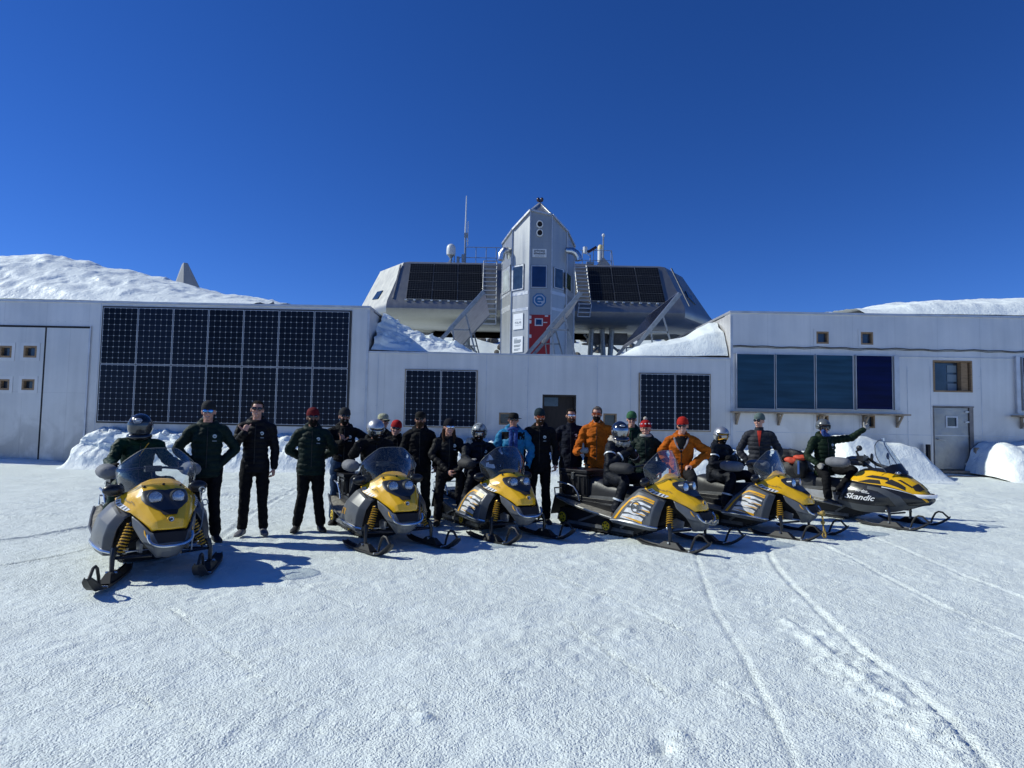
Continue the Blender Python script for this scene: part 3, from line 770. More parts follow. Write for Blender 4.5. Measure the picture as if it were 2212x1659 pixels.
g = G(AO); g.box(((dw[0] + dw[1]) / 2, WY + 0.03, (dw[2] + dw[3]) / 2), (dw[1] - dw[0], 0.01, dw[3] - dw[2])); g.build('door_window', M_GLASS, door)
hp = at(2024, 948, WY)
g = G(AO); g.tube([(hp.x, WY - 0.0, hp.z), (hp.x, WY - 0.07, hp.z), (hp.x + 0.2, WY - 0.07, hp.z - 0.04)], 0.014, 8); g.build('handle', M_ALU, door)
for py in (890, 912, 1002):
    q = at(2092, py, WY); g = G(AO); g.box((q.x - 0.02, WY - 0.005, q.z), (0.16, 0.03, 0.05)); g.build('hinge', M_ALU, door)
# wooden step, posts and slanting plank at the door
g = G(AO)
s0 = at(2010, 1024, 17.4); s1 = at(2160, 1026, 17.4)
g.box(((x0 + x1) / 2, WY - 0.12, z0 - 0.02), (x1 - x0 + 0.1, 0.24, 0.07)); g.box(((s0.x + s1.x) / 2, 17.45, z0 - 0.13), (s1.x - s0.x, 0.5, 0.06)); g.box(((s0.x + s1.x) / 2, 17.2, z0 - 0.24), (s1.x - s0.x + 0.1, 0.10, 0.12))
g.build('door_step', M_WOODG, annex)
g = G(AO); q = at(2112, 970, 17.75); g.box((q.x, 17.8, z0 + 0.30), (0.10, 0.1, 0.78)); g.build('post', M_WOODG, annex)
g = G(AO); q = at(2010, 970, 17.75); g.box((q.x, 17.85, z0 + 0.38), (0.08, 0.1, 0.75)); g.build('post', M_WOODD, annex)
g = G(AO); g.bar(at(2118, 986, 17.6), at(2155, 1030, 17.3), 0.05, 0.05); g.build('brace', M_WOODD, annex)
# entrance recess with open dark door
x0, x1, z0, z1 = ent
g = G(AO); e = 0.02
for y_ in (0,):
    g.box((x0 + 0.025, WY + 0.07, (z0 + z1) / 2), (0.05, 0.14, z1 - z0)); g.box((x1 - 0.025, WY + 0.07, (z0 + z1) / 2), (0.05, 0.14, z1 - z0)); g.box(((x0 + x1) / 2, WY + 0.07, z1 - 0.025), (x1 - x0 - 0.1, 0.14, 0.05))
g.build('entrance_frame', M_WOODD, annex)
g = G(AO); g.box(((x0 + x1) / 2, WY + 0.20, (z0 + z1) / 2), (x1 - x0 - 0.1, 0.04, z1 - z0)); ed = g.build('entrance_door', M_WOODD, annex)
q = at(1190, 868, WY + 0.2)
g = G(AO); g.box((q.x, WY + 0.17, q.z), (0.42, 0.015, 0.26)); g.build('door_pane', M_GLASS, ed)
g = G(AO); q = at(1160, 1008, 17.6); q2 = at(1250, 1008, 17.6); g.box(((q.x + q2.x) / 2, 17.6, 0.33), (q2.x - q.x, 0.8, 0.10)); g.build('entrance_step', M_ALU, annex)

# ---- solar modules: one mesh, one object each
def module_mesh(w, h, cu, cv, border, name, body, fr):
    g = G(); g.box((0, 0.0, 0), (w, 0.035, h), mi=1)
    e = border
    g.add([(-w / 2 + e, -0.0195, -h / 2 + e), (w / 2 - e, -0.0195, -h / 2 + e), (w / 2 - e, -0.0195, h / 2 - e), (-w / 2 + e, -0.0195, h / 2 - e)], [(0, 1, 2, 3)], 0, [[(0, 0), (cu, 0), (cu, cv), (0, cv)]])
    return g.mesh(name, [body, fr], weld=False)
aL = at(230.5, 665, WY); aR = at(761, 673, WY); zB = at(490, 915.5, WY).z
mw = (aR.x - aL.x) / 7; mh = (at(490, 669, WY).z - zB) / 2
PVM = module_mesh(mw - 0.022, mh - 0.022, 6, 10, 0.012, 'solar_panel', M_PV, M_TRIM)
xw = at(228, 790, WY).x
for i in range(7):
    for j in range(2):
        o = link('solar_panel', PVM, parent=annex, loc=(aL.x + mw * (i + 0.5) - 0.05, -0.055, zB + mh * (j + 0.5)))
g = G(AO); xc = (aL.x + aR.x) / 2 - 0.05
g.box((xc, WY - 0.02, zB + mh), (mw * 7 + 0.09, 0.035, 2 * mh + 0.08)); g.build('panel_rack', mat('dark_rack_edge', (0.03, 0.028, 0.03), 0.5), annex)
for (p0, q0, p1, q1) in ((877.5, 799, 1027.5, 923), (1382, 807, 1532.5, 931)):
    a = at(p0, q0, WY); b = at(p1, q1, WY); w_ = (b.x - a.x) / 2; h_ = a.z - b.z
    ME = module_mesh(w_ - 0.02, h_ - 0.02, 6, 10, 0.012, 'solar_panel', M_PV, M_TRIM)
    for i in range(2): link('solar_panel', ME, parent=annex, loc=(a.x + w_ * (i + 0.5), -0.055, (a.z + b.z) / 2))
    g = G(AO); g.box(((a.x + b.x) / 2, WY - 0.02, (a.z + b.z) / 2), (2 * w_ + 0.06, 0.035, h_ + 0.05)); g.build('panel_rack', M_WOODG, annex)
# blue solar collectors
for k, (p0, p1, m_) in enumerate(((1588.5, 1671, M_COLL), (1673, 1757, M_COLL), (1759, 1840.5, M_COLL), (1845, 1925, M_COLLB), (2203, 2290, M_COLLB))):
    a = at(p0, 763.5 + (p0 - 1588) * 0.014, WY); b = at(p1, 885 + (p1 - 1671) * 0.006, WY)
    g = G(AO); g.box(((a.x + b.x) / 2, WY - 0.05, (a.z + b.z) / 2), (b.x - a.x, 0.09, a.z - b.z)); cpan = g.build('solar_collector', M_TRIM, annex, bevel=0.004)
    g = G(AO); g.box(((a.x + b.x) / 2, WY - 0.098, (a.z + b.z) / 2), (b.x - a.x - 0.035, 0.008, a.z - b.z - 0.045)); g.build('glass', m_, cpan)
a = at(1928, 769, WY); b = at(1941, 886, WY); g = G(AO); g.box(((a.x + b.x) / 2, WY - 0.04, (a.z + b.z) / 2), (b.x - a.x, 0.08, a.z - b.z)); g.build('side_sheet', M_TRIM, annex)
a = at(2190, 770, WY); b = at(2202, 893, WY); g = G(AO); g.box(((a.x + b.x) / 2, WY - 0.04, (a.z + b.z) / 2), (b.x - a.x, 0.08, a.z - b.z)); g.build('side_sheet', M_TRIM, annex)
for (p0, p1, brs) in ((1583, 1946, (1590, 1681, 1771, 1865, 1937)), (2196, 2330, (2205, 2300))):
    a = at(p0, 889.5 + (p0 - 1583) * 0.0145, WY - 0.2); b = at(p1, 0, WY - 0.2)
    g = G(AO); g.box(((a.x + b.x) / 2, WY - 0.16, a.z), (b.x - a.x, 0.30, 0.045)); sh = g.build('shelf', M_WOODG, annex)
    for p in brs:
        q = at(p, 900, WY)
        g = G(AO)
        g.box((q.x, WY - 0.03, a.z - 0.20), (0.055, 0.05, 0.34)); g.box((q.x, WY - 0.16, a.z - 0.045), (0.055, 0.26, 0.04)); g.bar((q.x, WY - 0.05, a.z - 0.32), (q.x, WY - 0.26, a.z - 0.06), 0.045)
        g.build('bracket', M_WOODG, sh)
# ledge, cable and sheet joints across the right wing
a = at(1583, 757, WY)
g = G(AO); g.box(((XR + X3) / 2, WY - 0.015, a.z - 0.09), (X3 - XR - 0.1, 0.03, 0.02)); g.build('ledge', M_TRIM, annex)
g = G(AO); pts = []
for i in range(60):
    t = i / 59; px = 1583 + t * 900
    pts.append((at(px, 747, WY).x, WY - 0.03, a.z + 0.13 + 0.012 * math.sin(i * 1.7) + 0.01 * math.sin(i * 0.6)))
g.tube(pts, 0.014, 6); g.tube([(p[0], p[1], p[2] - 0.035 + 0.006 * math.sin(i)) for i, p in enumerate(pts)], 0.008, 6); g.build('cable', M_BLKPL, annex)
g = G(AO)                                     # rows of small bright rivets
for (p0, p1, n, py) in ((12, 190, 12, 693), (210, 235, 2, 760)):
    for i in range(n):
        q = at(p0 + (p1 - p0) * i / max(1, n - 1), py + (i % 3), WY); g.box((q.x, WY - 0.003, q.z), (0.03, 0.006, 0.012))
for i in range(70):
    q = at(rng.choice([205, 785, 815, 868, 1040, 1135, 1290, 1370, 1545, 1960, 2115]) + rng.uniform(-3, 3), rng.uniform(790, 960), WY)
    if q.x > XL and q.x < XR and q.z > MZ - 0.1: continue
    g.box((q.x, WY - 0.003, q.z), (0.022, 0.006, 0.022))
g.build('rivets', M_ALU, annex)
g = G(AO)
for px in (470 + 0, 815, 860, 1055, 1150, 1290, 1362, 1560): pass
for px, z1_ in ((208, ROOF - .1), (815, MZ - .1), (1050, MZ - .1), (1140, MZ - .1), (1290, MZ - .1), (1362, MZ - .1), (1960, 3.4), (2010, 3.4), (2120, 3.4)):
    q = at(px, 850, WY); g.box((q.x, WY - 0.002, z1_ / 2 + 0.1), (0.022, 0.005, z1_ - 0.1))
g.box(((XL + XR) / 2, WY - 0.002, at(1300, 934, WY).z), (XR - XL - 0.2, 0.006, 0.02))
g.box(((XR + X3) / 2, WY - 0.002, at(1900, 938, WY).z), (X3 - XR - 0.3, 0.006, 0.02))
g.build('sheet_joint', M_TRIM, annex)
# ================================================================== ELEVATED STATION
SY = 38.0
hull = thing('elevated_station', 'stainless steel clad elevated station with solar panels on its sloping sides behind the tower', 'building', (2, SY, 4))
HO = (2, SY, 4)
def ring(pts): return [at(*p) for p in pts]
def hring(z, yf, xl, xr, ys_, xsl, xsr, yb, lift=0.0):
    return [Vector(p) for p in ((xl, yf, z), (xr, yf, z), (xsr, ys_, z), (xsr, yb, z + lift), (xr - 1, yb + 2, z + lift * 1.15), (xl + 1, yb + 2, z + lift * 1.15), (xsl, yb, z + lift), (xsl, ys_, z))]
tl = at(872, 567.5, SY + 1.6); tr = at(1436, 577, SY + 1.6); bl = at(836, 646, SY); br = at(1478, 665, SY)
zt = (tl.z + tr.z) / 2; zb = (bl.z + br.z) / 2
sl = at(777, 652, SY + 3.6); sr = at(1533, 682, SY + 3.6); stl = at(822, 584, SY + 4.2); str_ = at(1474, 590, SY + 4.2)
rings = []
bel = [(0.0, 0.0), (-0.30, -0.18), (-0.62, -0.24), (-0.95, -0.14), (-1.22, 0.10), (-1.40, 0.45), (-1.48, 1.0)]
zf = at(1106, 697, SY + 0.5).z
span = (zb - zf) / 1.48
for dz, ins in reversed(bel):
    k = ins
    rings.append(hring(zb + dz * span, SY + k, bl.x + max(0, k), br.x - max(0, k), SY + 3.6 + k * 0.3, sl.x + k * 1.0, sr.x - k * 1.0, SY + 11, (1.0 if dz < -1.3 else 0.7 if dz < -1.0 else 0.2) if dz < -0.5 else 0.0))
rings.append(hring(zt, SY + 1.6, tl.x, tr.x, SY + 4.2, stl.x, str_.x, SY + 11))
rings.append(hring(zt + 0.14, SY + 1.9, tl.x + 0.3, tr.x - 0.3, SY + 4.6, stl.x + 0.5, str_.x - 0.5, SY + 11))
g = G(HO); g.loft(rings)
g.build('hull', M_HULL, hull, smooth=28)
def quad(c00, c10, c11, c01, u, v): return c00 * (1 - u) * (1 - v) + c10 * u * (1 - v) + c11 * u * v + c01 * (1 - u) * v
def tilted_modules(parent, corners, nx, ny, cu, cv, off, body, name='solar_panel'):
    c = [Vector(q) for q in corners]
    n = (c[1] - c[0]).cross(c[3] - c[0]).normalized()
    if n.y > 0: n = -n
    for i in range(nx):
        for j in range(ny):
            e = 0.012
            q = [quad(*c, u, v) + n * off for u, v in (((i + e) / nx, (j + e) / ny), ((i + 1 - e) / nx, (j + e) / ny), ((i + 1 - e) / nx, (j + 1 - e) / ny), ((i + e) / nx, (j + 1 - e) / ny))]
            g = G(HO)
            g.add([p - n * off * 0.9 for p in q] + q, [(0, 1, 5, 4), (1, 2, 6, 5), (2, 3, 7, 6), (3, 0, 4, 7)], 1)
            g.add(q, [(0, 1, 2, 3)], 0, [[(0, 0), (cu, 0), (cu, cv), (0, cv)]])
            g.build(name, [body, M_TRIM], parent, weld=False)
def on_face(px, py, side=0):
    """point where a pixel ray meets the sloping front face of the hull"""
    d = ray(px, py); o = Vector((0, 0, CAM_H))
    A_ = Vector((bl.x, SY, zb)); n = Vector((br.x - bl.x, 0, 0)).cross(Vector((0, 1.6, zt - zb))).normalized()
    t = n.dot(A_ - o) / n.dot(d)
    return o + d * t
tilted_modules(hull, [on_face(877, 646), on_face(1043.5, 652), on_face(1041, 573), on_face(887, 571)], 3, 4, 10, 5, 0.07, M_PV2)
tilted_modules(hull, [on_face(1274, 650), on_face(1438, 655.5), on_face(1421, 580), on_face(1268, 578)], 3, 4, 10, 5, 0.07, M_PV2)
for (p0, q0, p1, q1) in ((877, 648.5, 1043, 654), (1274, 652.5, 1438, 658)):
    g = G(HO); a = on_face(p0, q0); b = on_face(p1, q1); 
    for i in range(10):
        c = a.lerp(b, i / 9); g.box(c + Vector((0, -0.06, 0.03)), (0.14, 0.08, 0.08))
    g.build('panel_clamps', M_WHITE, hull)
# vertical cladding ribs
for px0, px1 in ((866, 848), (1450, 1490)):
    g = G(HO); g.bar(on_face(px0, 572 if px0 < 1000 else 580) + Vector((0, -0.02, 0)), on_face(px1, 644 if px0 < 1000 else 662) + Vector((0, -0.02, 0)), 0.10, 0.05); g.build('cladding_rib', M_HULL, hull)
# side windows
def side_win(a, b, c, d, name='window'):
    g = G(HO); pts = [Vector(p) for p in (a, b, c, d)]; n = (pts[1] - pts[0]).cross(pts[2] - pts[0]).normalized()
    if n.y > 0: n = -n
    g.add([p + n * 0.05 for p in pts] + [p - n * 0.1 for p in pts], [(0, 1, 2, 3), (0, 1, 5, 4), (1, 2, 6, 5), (2, 3, 7, 6), (3, 0, 4, 7)])
    return g.build(name, M_GLASS, hull)
def side_pt(px, py, left=True):
    A, B, C = (Vector((bl.x, SY, zb)), Vector((tl.x, SY + 1.6, zt)), Vector((sl.x, SY + 3.6, zb))) if left else (Vector((br.x, SY, zb)), Vector((tr.x, SY + 1.6, zt)), Vector((sr.x, SY + 3.6, zb)))
    n = (B - A).cross(C - A).normalized(); d = ray(px, py); o = Vector((0, 0, CAM_H)); t = n.dot(A - o) / n.dot(d)
    return o + d * t
side_win(side_pt(805, 648), side_pt(817, 646), side_pt(828, 628), side_pt(816, 631))
side_win(side_pt(1486, 643, False), side_pt(1502, 659, False), side_pt(1492, 640, False), side_pt(1480, 629, False))
# steel legs and braces below
for (px, tiltx) in ((1008, 0.3), (1278, -0.2), (1300, 0.3), (1322, -0.3)):
    for Y in (40.5, 46):
        a = at(px, 716, Y); g = G(HO); zg = float(base_h(np.array([a.x]), np.array([Y]))[0]) - 0.4
        g.tube([(a.x, Y, zf + 0.15), (a.x + tiltx, Y, zg)], 0.17, 8); g.build('support_leg', M_GALV, hull)
for (x0_, x1_) in ((1262, 1300), (1330, 1278), (1290, 1340), (985, 1030), (1345, 1385)):
    a = at(x0_, 722, 41); b = at(x1_, 762, 41); g = G(HO); g.tube([a, b], 0.09, 6); g.build('brace', M_GALV, hull)
for px, w_ in ((1290, 1.3), (1338, 0.9)):
    a = at(px, 733, 41.2); g = G(HO); g.box((a.x, 41.2, a.z), (w_, 1.0, 0.7)); g.build('service_box', mat('brown_service_box', (0.14, 0.12, 0.10), 0.6, var=0.3, vscale=2), hull, bevel=0.03)
rk = G()
for k in range(70):
    x_ = rng.uniform(-7, 16); y_ = rng.uniform(54, 63); z_ = float(base_h(np.array([x_]), np.array([y_]))[0])
    rk.ell((x_, y_, z_ + 0.1), (rng.uniform(.15, .7), rng.uniform(.2, .5), rng.uniform(.12, .4)), 7, 5, Matrix.Rotation(rng.uniform(0, 3), 3, 'Z'))
tag(rk.build('rocks', mat('dark_rock', (0.10, 0.09, 0.08), 0.9, var=.4, vscale=1.5)), 'dark rocks poking out of the snow slope under the station', kind='stuff')
# ladders leaning on the front face
for (xa, xb, y0, y1, off) in ((1046, 1074, 566, 700, 0), (1240, 1265, 573, 684, 0)):
    g = G(HO); dd = Vector((0, -0.30, 0.0))
    A0 = on_face(xa, y0) + dd; B0 = on_face(xb, y0) + dd
    bot = at((xa + xb) / 2 + 0, y1, SY - 0.35)
    wv = (B0 - A0)
    for s_ in (0, 1):
        g.tube([A0 + wv * s_, Vector((A0.x + wv.x * s_ + (0.05 if xa < 1100 else 0.15), SY - 0.35, zb - 0.1)), Vector((A0.x + wv.x * s_ + 0.05, SY - 0.42, bot.z))], 0.035, 6)
    pts_top = A0; n_r = 15
    for i in range(n_r):
        z = A0.z + (bot.z - A0.z) * i / (n_r - 1)
        t_ = min(1, max(0, (A0.z - z) / (A0.z - (zb - 0.1)))); y = A0.y + (SY - 0.35 - A0.y) * t_
        g.box((A0.x + wv.x / 2 + 0.08 * t_, y, z), (wv.x, 0.10, 0.055))
    g.build('ladder', M_ALU, hull)
# roof railings
def rail(pts, posts, hgt, name='railing'):
    g = G(HO)
    for f_ in (1.0, 0.52):
        g.tube([Vector(p) + Vector((0, 0, hgt * f_)) for p in pts], 0.022, 6)
    for p in posts: g.tube([Vector(p), Vector(p) + Vector((0, 0, hgt))], 0.024, 6)
    g.build(name, M_GALV, hull)
RZ = zt + 0.12
def rp(px, Y): a = at(px, 560, Y); return (a.x, Y, RZ)
rail([rp(1002, 41.5), rp(1082, 41.5)], [rp(p, 41.5) for p in (1006, 1028, 1050, 1072)], at(1050, 534.5, 41.5).z - RZ)
rail([rp(1252, 41.5), rp(1321, 41.5), rp(1326, 46)], [rp(p, 41.5) for p in (1258, 1282, 1300, 1320)] + [rp(1325, 46)], at(1290, 541, 41.5).z - RZ)
g = G(HO); g.tube([(rp(900, 40.5)[0], 40.5, RZ + 0.12), (rp(1045, 40.5)[0], 40.5, RZ + 0.12)], 0.02, 5); g.tube([(rp(1270, 40.5)[0], 40.5, RZ + 0.14), (rp(1410, 40.5)[0], 40.5, RZ + 0.14)], 0.02, 5); g.build('edge_cable', M_GALV, hull)

# ---- things standing on the station roof
def rthing(name, label, cat, px, Y, group=None):
    a = at(px, 560, Y); return thing(name, label, cat, (a.x, Y, RZ), 0, group), a.x
t, x = rthing('satellite_dome', 'white rounded satellite dome on a thin post on the station roof', 'radome', 974, 41)
s_ = 41 / FPX
g = G(); zc = at(974, 541, 41).z - RZ
r_ = 10 * s_
g.loft([[Vector((math.cos(a) * rr * r_, math.sin(a) * rr * r_, zc + hh * s_)) for a in np.linspace(0, 2 * math.pi, 20, endpoint=False)] for rr, hh in ((0.62, -11.5), (0.93, -10), (1.0, -6), (1.0, 3), (0.92, 8), (0.72, 11.5), (0.4, 13.6), (0.08, 14.3))])
g.build('dome', M_WHITE, t, smooth=True)
g = G(); g.tube([(0, 0, 0), (0, 0, zc - 12 * s_)], 0.07, 8); g.tube([(0, 0, zc - 17 * s_), (0, 0, zc - 11 * s_)], [0.1, 0.22], 10)
for a in (0.4, 2.5, 4.6): g.tube([(math.cos(a) * 0.6, math.sin(a) * 0.6, 0), (0, 0, zc - 18 * s_)], 0.02, 5)
g.build('post', M_GALV, t)
t, x = rthing('antenna_mast', 'tall thin white whip antenna mast beside the satellite dome', 'antenna', 1004, 41)
g = G(); top = at(1004, 423, 41).z - RZ; b_ = at(1004, 505, 41).z - RZ
g.tube([(0, 0, 0), (0, 0, b_)], 0.05, 6); g.build('mast', M_GALV, t)
g = G(); g.tube([(0, 0, b_), (0.02, 0, top)], [0.055, 0.03], 6); g.build('whip_antenna', M_WHITE, t)
g = G(); m_ = at(1008, 478, 41).z - RZ; lo = at(1008, 530, 41).z - RZ; g.tube([(0.17, 0, lo), (0.17, 0, m_)], [0.04, 0.025], 6); g.tube([(-.05, 0, lo + .3), (.2, 0, lo + .3)], 0.03, 5); g.build('side_antenna', M_WHITE, t)
g = G(); g.box((0.05, 0, b_ - 0.1), (0.25, 0.15, 0.3)); g.box((-0.1, 0, 0.6), (0.22, 0.2, 0.5)); g.box((-0.45, 0, 0.35), (0.18, 0.2, 0.7)); g.tube([(-0.7, 0, 0), (-0.7, 0, 1.05)], 0.03, 5); g.tube([(-0.5, 0, 0.5), (0.1, 0, 0.9)], 0.025, 5); g.build('mast_equipment', M_GALV, t)
t, x = rthing('instrument_cylinder', 'upright white cylinder with yellow cap behind the roof railing', 'instrument', 1297, 42.5)
s_ = 42.5 / FPX; zb_ = at(1297, 566, 42.5).z - RZ; z2 = at(1297, 531, 42.5).z - RZ
g = G(); g.tube([(0, 0, zb_), (0, 0, z2 - 0.3)], 6.3 * s_, 16); g.tube([(0, 0, 0), (0, 0, zb_)], 0.12, 8); g.build('body', M_WHITE, t, smooth=True)
g = G(); g.tube([(0, 0, z2 - 0.3), (0, 0, z2 - 0.05), (0, 0, z2 + 0.06)], [6.4 * s_, 6.2 * s_, 3.6 * s_], 16); g.build('cap', M_CREAM, t, smooth=True)
t, x = rthing('weather_sensor_pole', 'thin pole with a small white ball sensor right of the white cylinder', 'sensor', 1303, 41.8)
g = G(); z2 = at(1303, 511, 41.8).z - RZ; g.tube([(0, 0, 0), (0, 0, z2)], 0.05, 8); g.build('pole', M_GALV, t)
g = G(); g.ell((0, 0, z2 + 0.08), (0.11, 0.11, 0.13), 10, 8); g.build('sensor', M_WHITE, t, smooth=True)
g = G(); g.loft([[Vector((a * 0.5, b * 0.3, 0.4)) for a, b in ((-1, -1), (1, -1), (1, 1), (-1, 1))], [Vector((a * 0.07, b * 0.07, 1.0)) for a, b in ((-1, -1), (1, -1), (1, 1), (-1, 1))]]); g.build('base_cone', M_GALV, t)
t, x = rthing('sky_camera', 'small camera and sun tracker arm left of the white cylinder on the roof', 'instrument', 1275, 41.5)
g = G(); z2 = at(1275, 550, 41.5).z - RZ; g.tube([(0, 0, 0), (0, 0, z2)], 0.035, 6); g.box((0, 0, 0.55), (0.5, 0.3, 0.18)); g.build('stand', M_GALV, t)
g = G(); a = at(1264, 540, 41.5); g.tube([(a.x - x, 0, a.z - RZ - 0.22), (a.x - x, 0, a.z - RZ + 0.2)], 0.15, 10); g.tube([(a.x - x, 0, a.z - RZ - 0.2), (0, 0, z2 - 0.1)], 0.03, 5); g.build('camera', M_WHITE, t)
g = G(); a = at(1270, 545, 41.5); b = at(1288, 534, 41.5); g.bar((a.x - x, 0, a.z - RZ), (b.x - x, 0, b.z - RZ), 0.22, 0.16); g.build('tracker_arm', mat('maroon_tracker', (0.04, 0.012, 0.02), 0.5), t)

# ================================================================== TOWER
TY = 33.0
tower = thing('entrance_tower', 'tall faceted metal entrance tower with a pointed top and a red door', 'tower', (1.5, TY, 3))
TO = (1.5, TY, 3)
cols = [(1081, TY + 2.6, 526.6), (1102.7, TY + 0.9, 496), (1140.9, TY, 454), (1188.9, TY, 465), (1222, TY + 0.9, 500), (1238.5, TY + 2.6, 532.6)]
TB = [Vector((at(p, 765, Y).x, Y, 2.6)) for p, Y, t_ in cols]
TT = [at(p, t_, Y) for p, Y, t_ in cols]
# keep the facets vertical
TT = [Vector((b.x, b.y, t_.z)) for b, t_ in zip(TB, TT)]
apex = at(1166.5, 438, TY + 1.0)
bk = [Vector((TB[-1].x, TY + 5.2, 2.6)), Vector((TB[0].x, TY + 5.2, 2.6))]
bkt = [Vector((TB[-1].x, TY + 5.2, TT[-1].z)), Vector((TB[0].x, TY + 5.2, TT[0].z))]
g = G(TO)
vs = TB + bk + TT + bkt + [apex, Vector((apex.x, TY + 5.2, apex.z - 0.3))]
n = 8
fs = [(i, (i + 1) % n, n + (i + 1) % n, n + i) for i in range(n)]
fs += [(8, 9, 16), (9, 10, 16), (10, 11, 16), (11, 12, 16), (12, 13, 16), (13, 14, 17, 16), (14, 15, 17), (15, 8, 16, 17), tuple(range(7, -1, -1))]
g.add(vs, fs)
g.build('tower_body', M_TOWER, tower)
def facet_pt(px, py, i, off=0.0):
    """pixel ray onto facet i (between edge i and i+1)"""
    A, B = TB[i], TB[i + 1]; n = (B - A).cross(Vector((0, 0, 1))).normalized()
    if n.y > 0: n = -n
    d = ray(px, py); o = Vector((0, 0, CAM_H)); t_ = n.dot(A + n * off - o) / n.dot(d)
    return o + d * t_, n
def fpanel(i, p0, q0, p1, q1, m_, name, off=0.03, thick=0.05, parent=None, dq=0.0):
    (a, n), (b, _) = facet_pt(p0, q0, i, off), facet_pt(p1, q1, i, off)
    pts = [Vector((a.x, a.y, b.z)), Vector((b.x, b.y, b.z)), Vector((b.x, b.y, a.z)), Vector((a.x, a.y, a.z))]
    g = G(TO); g.prism([p - n * thick for p in pts], n * thick); return g.build(name, m_, parent or tower)
for i in range(6):
    g = G(TO); a = TB[i]; b = TT[i]
    g.bar(a + Vector((0, -0.02, 0)), b + Vector((0, -0.02, 0)), 0.07, 0.07); g.build('corner_trim', M_ALU, tower)
for i in range(5):
    g = G(TO); g.bar(TT[i] + Vector((0, -0.03, 0)), TT[i + 1] + Vector((0, -0.03, 0)), 0.14, 0.10); g.build('coping', M_ALU, tower)
g = G(TO)
for i in (1, 2, 3): g.bar(TT[i] + (apex - TT[i]) * 0.02, apex, 0.10, 0.06)
g.build('ridge_cap', M_ALU, tower)
# horizontal sheet joints
for i in range(5):
    for q in (634.0 if i in (0, 1, 3, 4) else 632, 668.5):
        if i == 2 and q > 640: continue
        p0 = cols[i][0] + 0.5; p1 = cols[i + 1][0] - 0.5
        fpanel(i, p0, q, p1, q + 0.8, M_ALU, 'sheet_joint', 0.012, 0.02)
M_ENGT = mat('dark_seal', (0.14, 0.15, 0.16), 0.6)
# windows of the tower
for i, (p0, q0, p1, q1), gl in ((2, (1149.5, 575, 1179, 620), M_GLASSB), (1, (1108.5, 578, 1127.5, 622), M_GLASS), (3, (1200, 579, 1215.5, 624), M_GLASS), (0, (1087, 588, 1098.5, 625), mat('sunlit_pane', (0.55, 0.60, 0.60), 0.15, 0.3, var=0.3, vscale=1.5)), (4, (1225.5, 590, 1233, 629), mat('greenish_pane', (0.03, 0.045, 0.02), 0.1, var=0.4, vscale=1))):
    fpanel(i, p0 - 3.2, q0 - 3.2, p1 + 3.2, q1 + 3.2, M_ENGT, 'window_seal', 0.03, 0.04)
    fr = fpanel(i, p0 - 2.4, q0 - 2.4, p1 + 2.4, q1 + 2.4, M_ALU, 'window', 0.05, 0.06)
    fpanel(i, p0, q0, p1, q1, gl, 'pane', 0.065, 0.03, fr)
# sign
def ftext(i, px, py, txt, size_px, m_, name='lettering', bold=0.0, parent=None, off=0.05, sx=1.0):
    c, n = facet_pt(px, py, i, off); s_ = c.y / FPX * size_px
    vs, fs = text_mesh(txt, s_, bold * s_)
    ux = Vector((0, 0, 1)).cross(n).normalized()
    if ux.x < 0: ux = -ux
    g = G(TO); g.add([c + ux * v.x * sx + Vector((0, 0, v.y)) for v in vs], fs); return g.build(name, m_, parent or tower)
sg = fpanel(2, 1150.5, 537.5, 1180.5, 555.5, M_WHITE, 'name_sign', 0.04, 0.04)
ftext(2, 1165.5, 541.5, 'princess', 7.2, M_INK, 'lettering', 0.02, sg)
ftext(2, 1165.5, 547.3, 'elisabeth', 7.2, M_INK, 'lettering', 0.02, sg)
ftext(2, 1165.5, 552.6, 'antarctica', 5.0, M_INKG, 'lettering', 0.01, sg)
# e emblem in an octagon-like ring
c, n = facet_pt(1165, 648, 2, 0.03); s_ = c.y / FPX
def arc_ring(r0, r1, a0, a1, seg, m_, name, par=None, off=0.0, poly=False):
    g = G(TO); P = []
    for k in range(seg + 1):
        a = a0 + (a1 - a0) * k / seg
        P.append(((math.cos(a) * r0, math.sin(a) * r0), (math.cos(a) * r1, math.sin(a) * r1)))
    vs = [c + Vector((x_, -off, z_)) for p in P for x_, z_ in p]
    g.add(vs, [(2 * k, 2 * k + 1, 2 * k + 3, 2 * k + 2) for k in range(seg)])
    return g.build(name, m_, par or tower)
em = arc_ring(0.01, 15.8 * s_, R(22.5), R(382.5), 8, M_LOGO, 'emblem')
arc_ring(0.01, 12.9 * s_, R(22.5), R(382.5), 8, M_TRIM, 'emblem_field', em, 0.006)
arc_ring(5.0 * s_, 9.6 * s_, R(-8), R(360 - 52), 26, M_LOGO, 'emblem_letter', em, 0.012)
g = G(TO); g.box(c + Vector((0.8 * s_, -0.014, -0.6 * s_)), (15.4 * s_, 0.01, 3.4 * s_)); g.build('emblem_letter', M_LOGO, em)
# round vents
for q in (485, 503.5):
    c2, n = facet_pt(1166, q, 2, 0.02)
    g = G(TO); P = [(math.cos(a), math.sin(a)) for a in np.linspace(0, 2 * math.pi, 20, endpoint=False)]
    g.loft([[c2 + Vector((x_ * r_, y_, z_ * r_ * 1.12)) for x_, z_ in P] for r_, y_ in ((7.6 * s_, 0.0), (7.4 * s_, -0.10), (5.7 * s_, -0.11), (5.5 * s_, -0.0))], caps=False); v = g.build('vent_ring', M_WHITE, tower, smooth=30)
    g = G(TO); g.add([c2 + Vector((x_ * 5.6 * s_, -0.03, z_ * 6.3 * s_)) for x_, z_ in P], [tuple(range(20))]); g.build('vent_mouth', M_DARKGAP, v)
